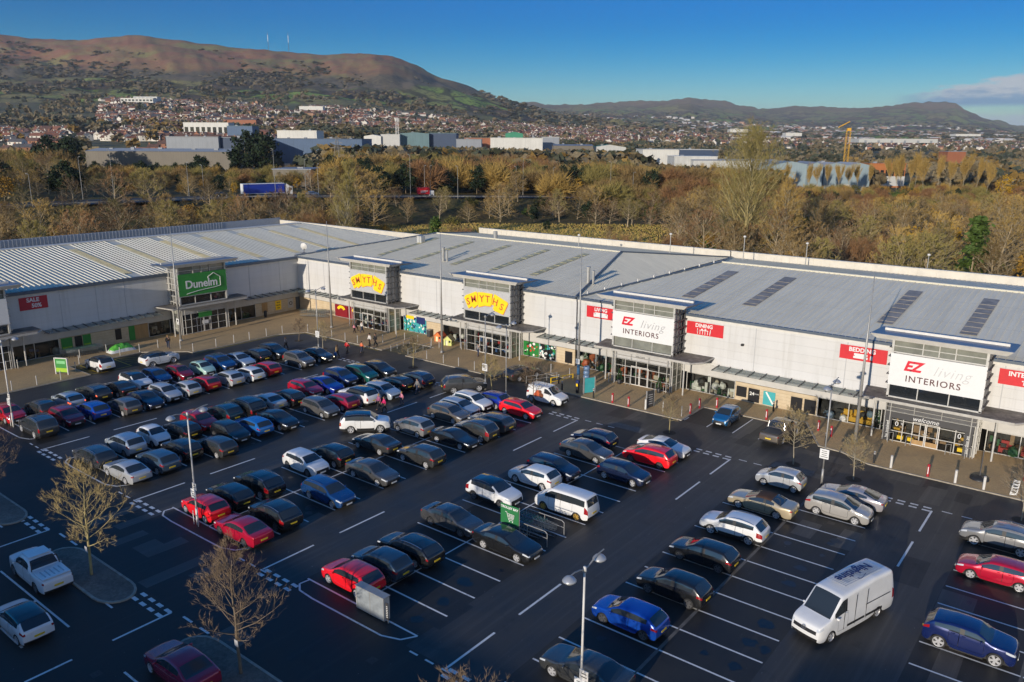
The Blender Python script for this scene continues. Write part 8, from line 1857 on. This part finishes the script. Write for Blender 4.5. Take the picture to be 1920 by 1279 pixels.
# ------------------------------------------------------------------ houses
HW = [mat('house_brick', (.30, .13, .075), .8, var=.2, scale=.2), mat('house_render', (.62, .58, .52), .7, var=.1, scale=.2), mat('house_pale_brick', (.38, .22, .13), .8, var=.2, scale=.2)]
HR_ = [mat('house_brown_roof', (.13, .07, .05), .75, var=.25, scale=.3), mat('house_grey_roof', (.10, .095, .095), .7, var=.25, scale=.3), mat('house_red_roof', (.24, .10, .06), .75, var=.2, scale=.3)]
def house_mb(w, d, h, r, ch=True):
    a = MB(); a.box(-w/2, w/2, -d/2, d/2, -1.5, h, 0); a.poly([(-w/2, -d/2, h), (-w/2, 0, h+r), (-w/2, d/2, h)], 0); a.poly([(w/2, -d/2, h), (w/2, d/2, h), (w/2, 0, h+r)], 0)
    rf = MB(); o = .35; k = r/(d/2)*o
    rf.poly([(-w/2-o, -d/2-o, h-k), (w/2+o, -d/2-o, h-k), (w/2+o, 0, h+r), (-w/2-o, 0, h+r)]); rf.poly([(w/2+o, d/2+o, h-k), (-w/2-o, d/2+o, h-k), (-w/2-o, 0, h+r), (w/2+o, 0, h+r)])
    if ch: a.box(-w/2+.5, -w/2+1.3, -.4, .4, h+r*.4, h+r+.9, 0)
    wn = MB()
    for z in (.9, 3.4):
        for x in (-.32, 0, .32) if w > 9 else (-.28, .28):
            if z+1.2 < h: wn.box(w*x-.55, w*x+.55, -d/2-.04, -d/2, z, z+1.2); wn.box(w*x-.55, w*x+.55, d/2, d/2+.04, z, z+1.2)
    wn.box(-w/2-.04, -w/2, -.5, .5, 3.4, 4.6); wn.box(w/2, w/2+.04, -.5, .5, 3.4, 4.6)
    return a, rf, wn
SH = [(8, 7, 5.2, 2.4), (13, 7.5, 5.2, 2.6), (18, 7.5, 5.3, 2.4), (10, 8, 3.0, 2.8)]
HM = []
for s in SH: a, rf, wn = house_mb(*s); HM.append((a.mesh('wall', None), rf.mesh('roof', None), wn.mesh('window', BLACKG)))
hs_ = []
for px, D in ((8, 470), (38, 452), (62, 465), (92, 480), (20, 520), (52, 540), (85, 560), (10, 600), (40, 620), (78, 640), (110, 600), (130, 640), (215, 560), (262, 600), (330, 590), (390, 610), (30, 700), (60, 720), (100, 720), (285, 650), (310, 700), (350, 680), (480, 640), (500, 700), (535, 690), (610, 720), (640, 700), (662, 640), (688, 690), (20, 800), (70, 820)): hs_.append((px, D, rw.uniform(-.5, .5)))
hr = random.Random(21); n_try = 0
while len(hs_) < 3300 and n_try < 60000:
    n_try += 1
    px = hr.uniform(-60, 1180); D = hr.choice([hr.uniform(820, 1250), hr.uniform(1150, 1950), hr.uniform(1150, 1950)])
    if D < 1050 and px > 620: continue
    if px < 190 and D > 1000: continue
    if D > 2050-max(0, px-300)*.1: continue
    row = round(D/26)*26+hr.uniform(-3, 3)
    if mnoise.noise(Vector((px/120, row/160, 2))) < -.22: continue
    hs_.append((px, row, hr.gauss(0, .35)+(1.57 if hr.random() < .25 else 0)))
for i in range(900): hs_.append((hr.uniform(1050, 1960), hr.uniform(1500, 2600), hr.uniform(0, 3)))
hs_.sort(key=lambda h: h[1]); merged_h = {}
gb_ = MB()
for i, (px, D, a) in enumerate(hs_):
    P = gpt(px, D); k = hr.randrange(4) if D > 700 else hr.choice((0, 1, 1)); wm = hr.choice((0, 0, 1, 2)) if D < 800 else hr.choice((0, 1, 1, 1, 1, 2)); rm = hr.choice((0, 0, 1, 2))
    ang = math.atan2(HR.y, HR.x)+a
    if i < 280:
        nmw = ('brick house', 'white rendered house', 'pale brick house')[wm]; lab = '%s with %s roof among the houses on the slope' % (nmw, ('brown', 'grey', 'red')[rm])
        t = thing('house', lab, 'house', P, ang, '%ss with %s roofs' % (nmw, ('brown', 'grey', 'red')[rm]))
        for o, m in ((link('wall', HM[k][0], t), HW[wm]), (link('roof', HM[k][1], t), HR_[rm])): link_slot(o, m)
        link('window', HM[k][2], t)
    else: merged_h.setdefault((0, wm), []).append((HM[k][0], P.x, P.y, P.z, ang, 1.0, 1.0)); merged_h.setdefault((1, rm), []).append((HM[k][1], P.x, P.y, P.z, ang, 1.0, 1.0))
for (q, m), it in merged_h.items(): merged('far_house_walls' if q == 0 else 'far_house_roofs', it, (HW if q == 0 else HR_)[m])
ft = []; tb = MB(); tb.box(-7, 7, -4, 4, -1, 5); tb.poly([(-7, -4, 5), (7, -4, 5), (7, 0, 7.5), (-7, 0, 7.5)]); tb.poly([(-7, 4, 5), (-7, 0, 7.5), (7, 0, 7.5), (7, 4, 5)]); tbm = tb.mesh('far_block', None); ft = {0: [], 1: [], 2: []}
for i in range(5200):
    px = hr.gauss(1560, 190); D = hr.uniform(2300, 5200)
    if not 1000 < px < 2000: continue
    if mnoise.noise(Vector((px/70, D/500, 6))) < -.12: continue
    P = gpt(px, D); ft[hr.choice((0, 1, 1, 2))].append((tbm, P.x, P.y, P.z, hr.random()*3, hr.uniform(.7, 1.7), hr.uniform(.8, 1.6)))
for k, m in enumerate((HW[0], HW[1], HW[2])): merged('far_town', ft[k], m)
# ------------------------------------------------------------------ unseen halls added behind the viewer, heights set to shade the near car park
t = building('unseen block added behind the viewer to shade the near side of the car park'); 
for x0, x1, h, nm in ((-130, -24, 10.2, 'left_shade_block'), (-24, 19.3, 10.7, 'middle_shade_block'), (19.3, 90, 13.3, 'tall_shade_block')):
    b = MB(); b.box(x0, x1, -98, -61, 0, h); o = part(b, 'wall', CLAD, t); b = MB(); b.box(x0-.3, x1+.3, -98.5, -60.6, h, h+.25); part(b, 'roof', ROOFG, o)
    for i in range(3): x = x0+(x1-x0)*(i+.5)/3; b = MB(); b.box(x-6, x+6, -61.0, -60.9, .2, 3); part(b, 'shop_window', BLACKG, t)
# ------------------------------------------------------------------ the air
if HAZE:
    b = MB(); b.box(-9000, 4200, -400, 11200, -1.5, 470); hz = tag(b.build('haze', None), kind='stuff')
    hm = bpy.data.materials.new('haze'); hm.use_nodes = True; n = hm.node_tree.nodes; n.remove(n['Principled BSDF']); pv = n.new('ShaderNodeVolumePrincipled')
    pv.inputs['Color'].default_value = (.80, .88, 1.0, 1); pv.inputs['Density'].default_value = HAZE; pv.inputs['Anisotropy'].default_value = 0.0
    hm.node_tree.links.new(pv.outputs[0], n['Material Output'].inputs['Volume']); hz.data.materials.clear(); hz.data.materials.append(hm)
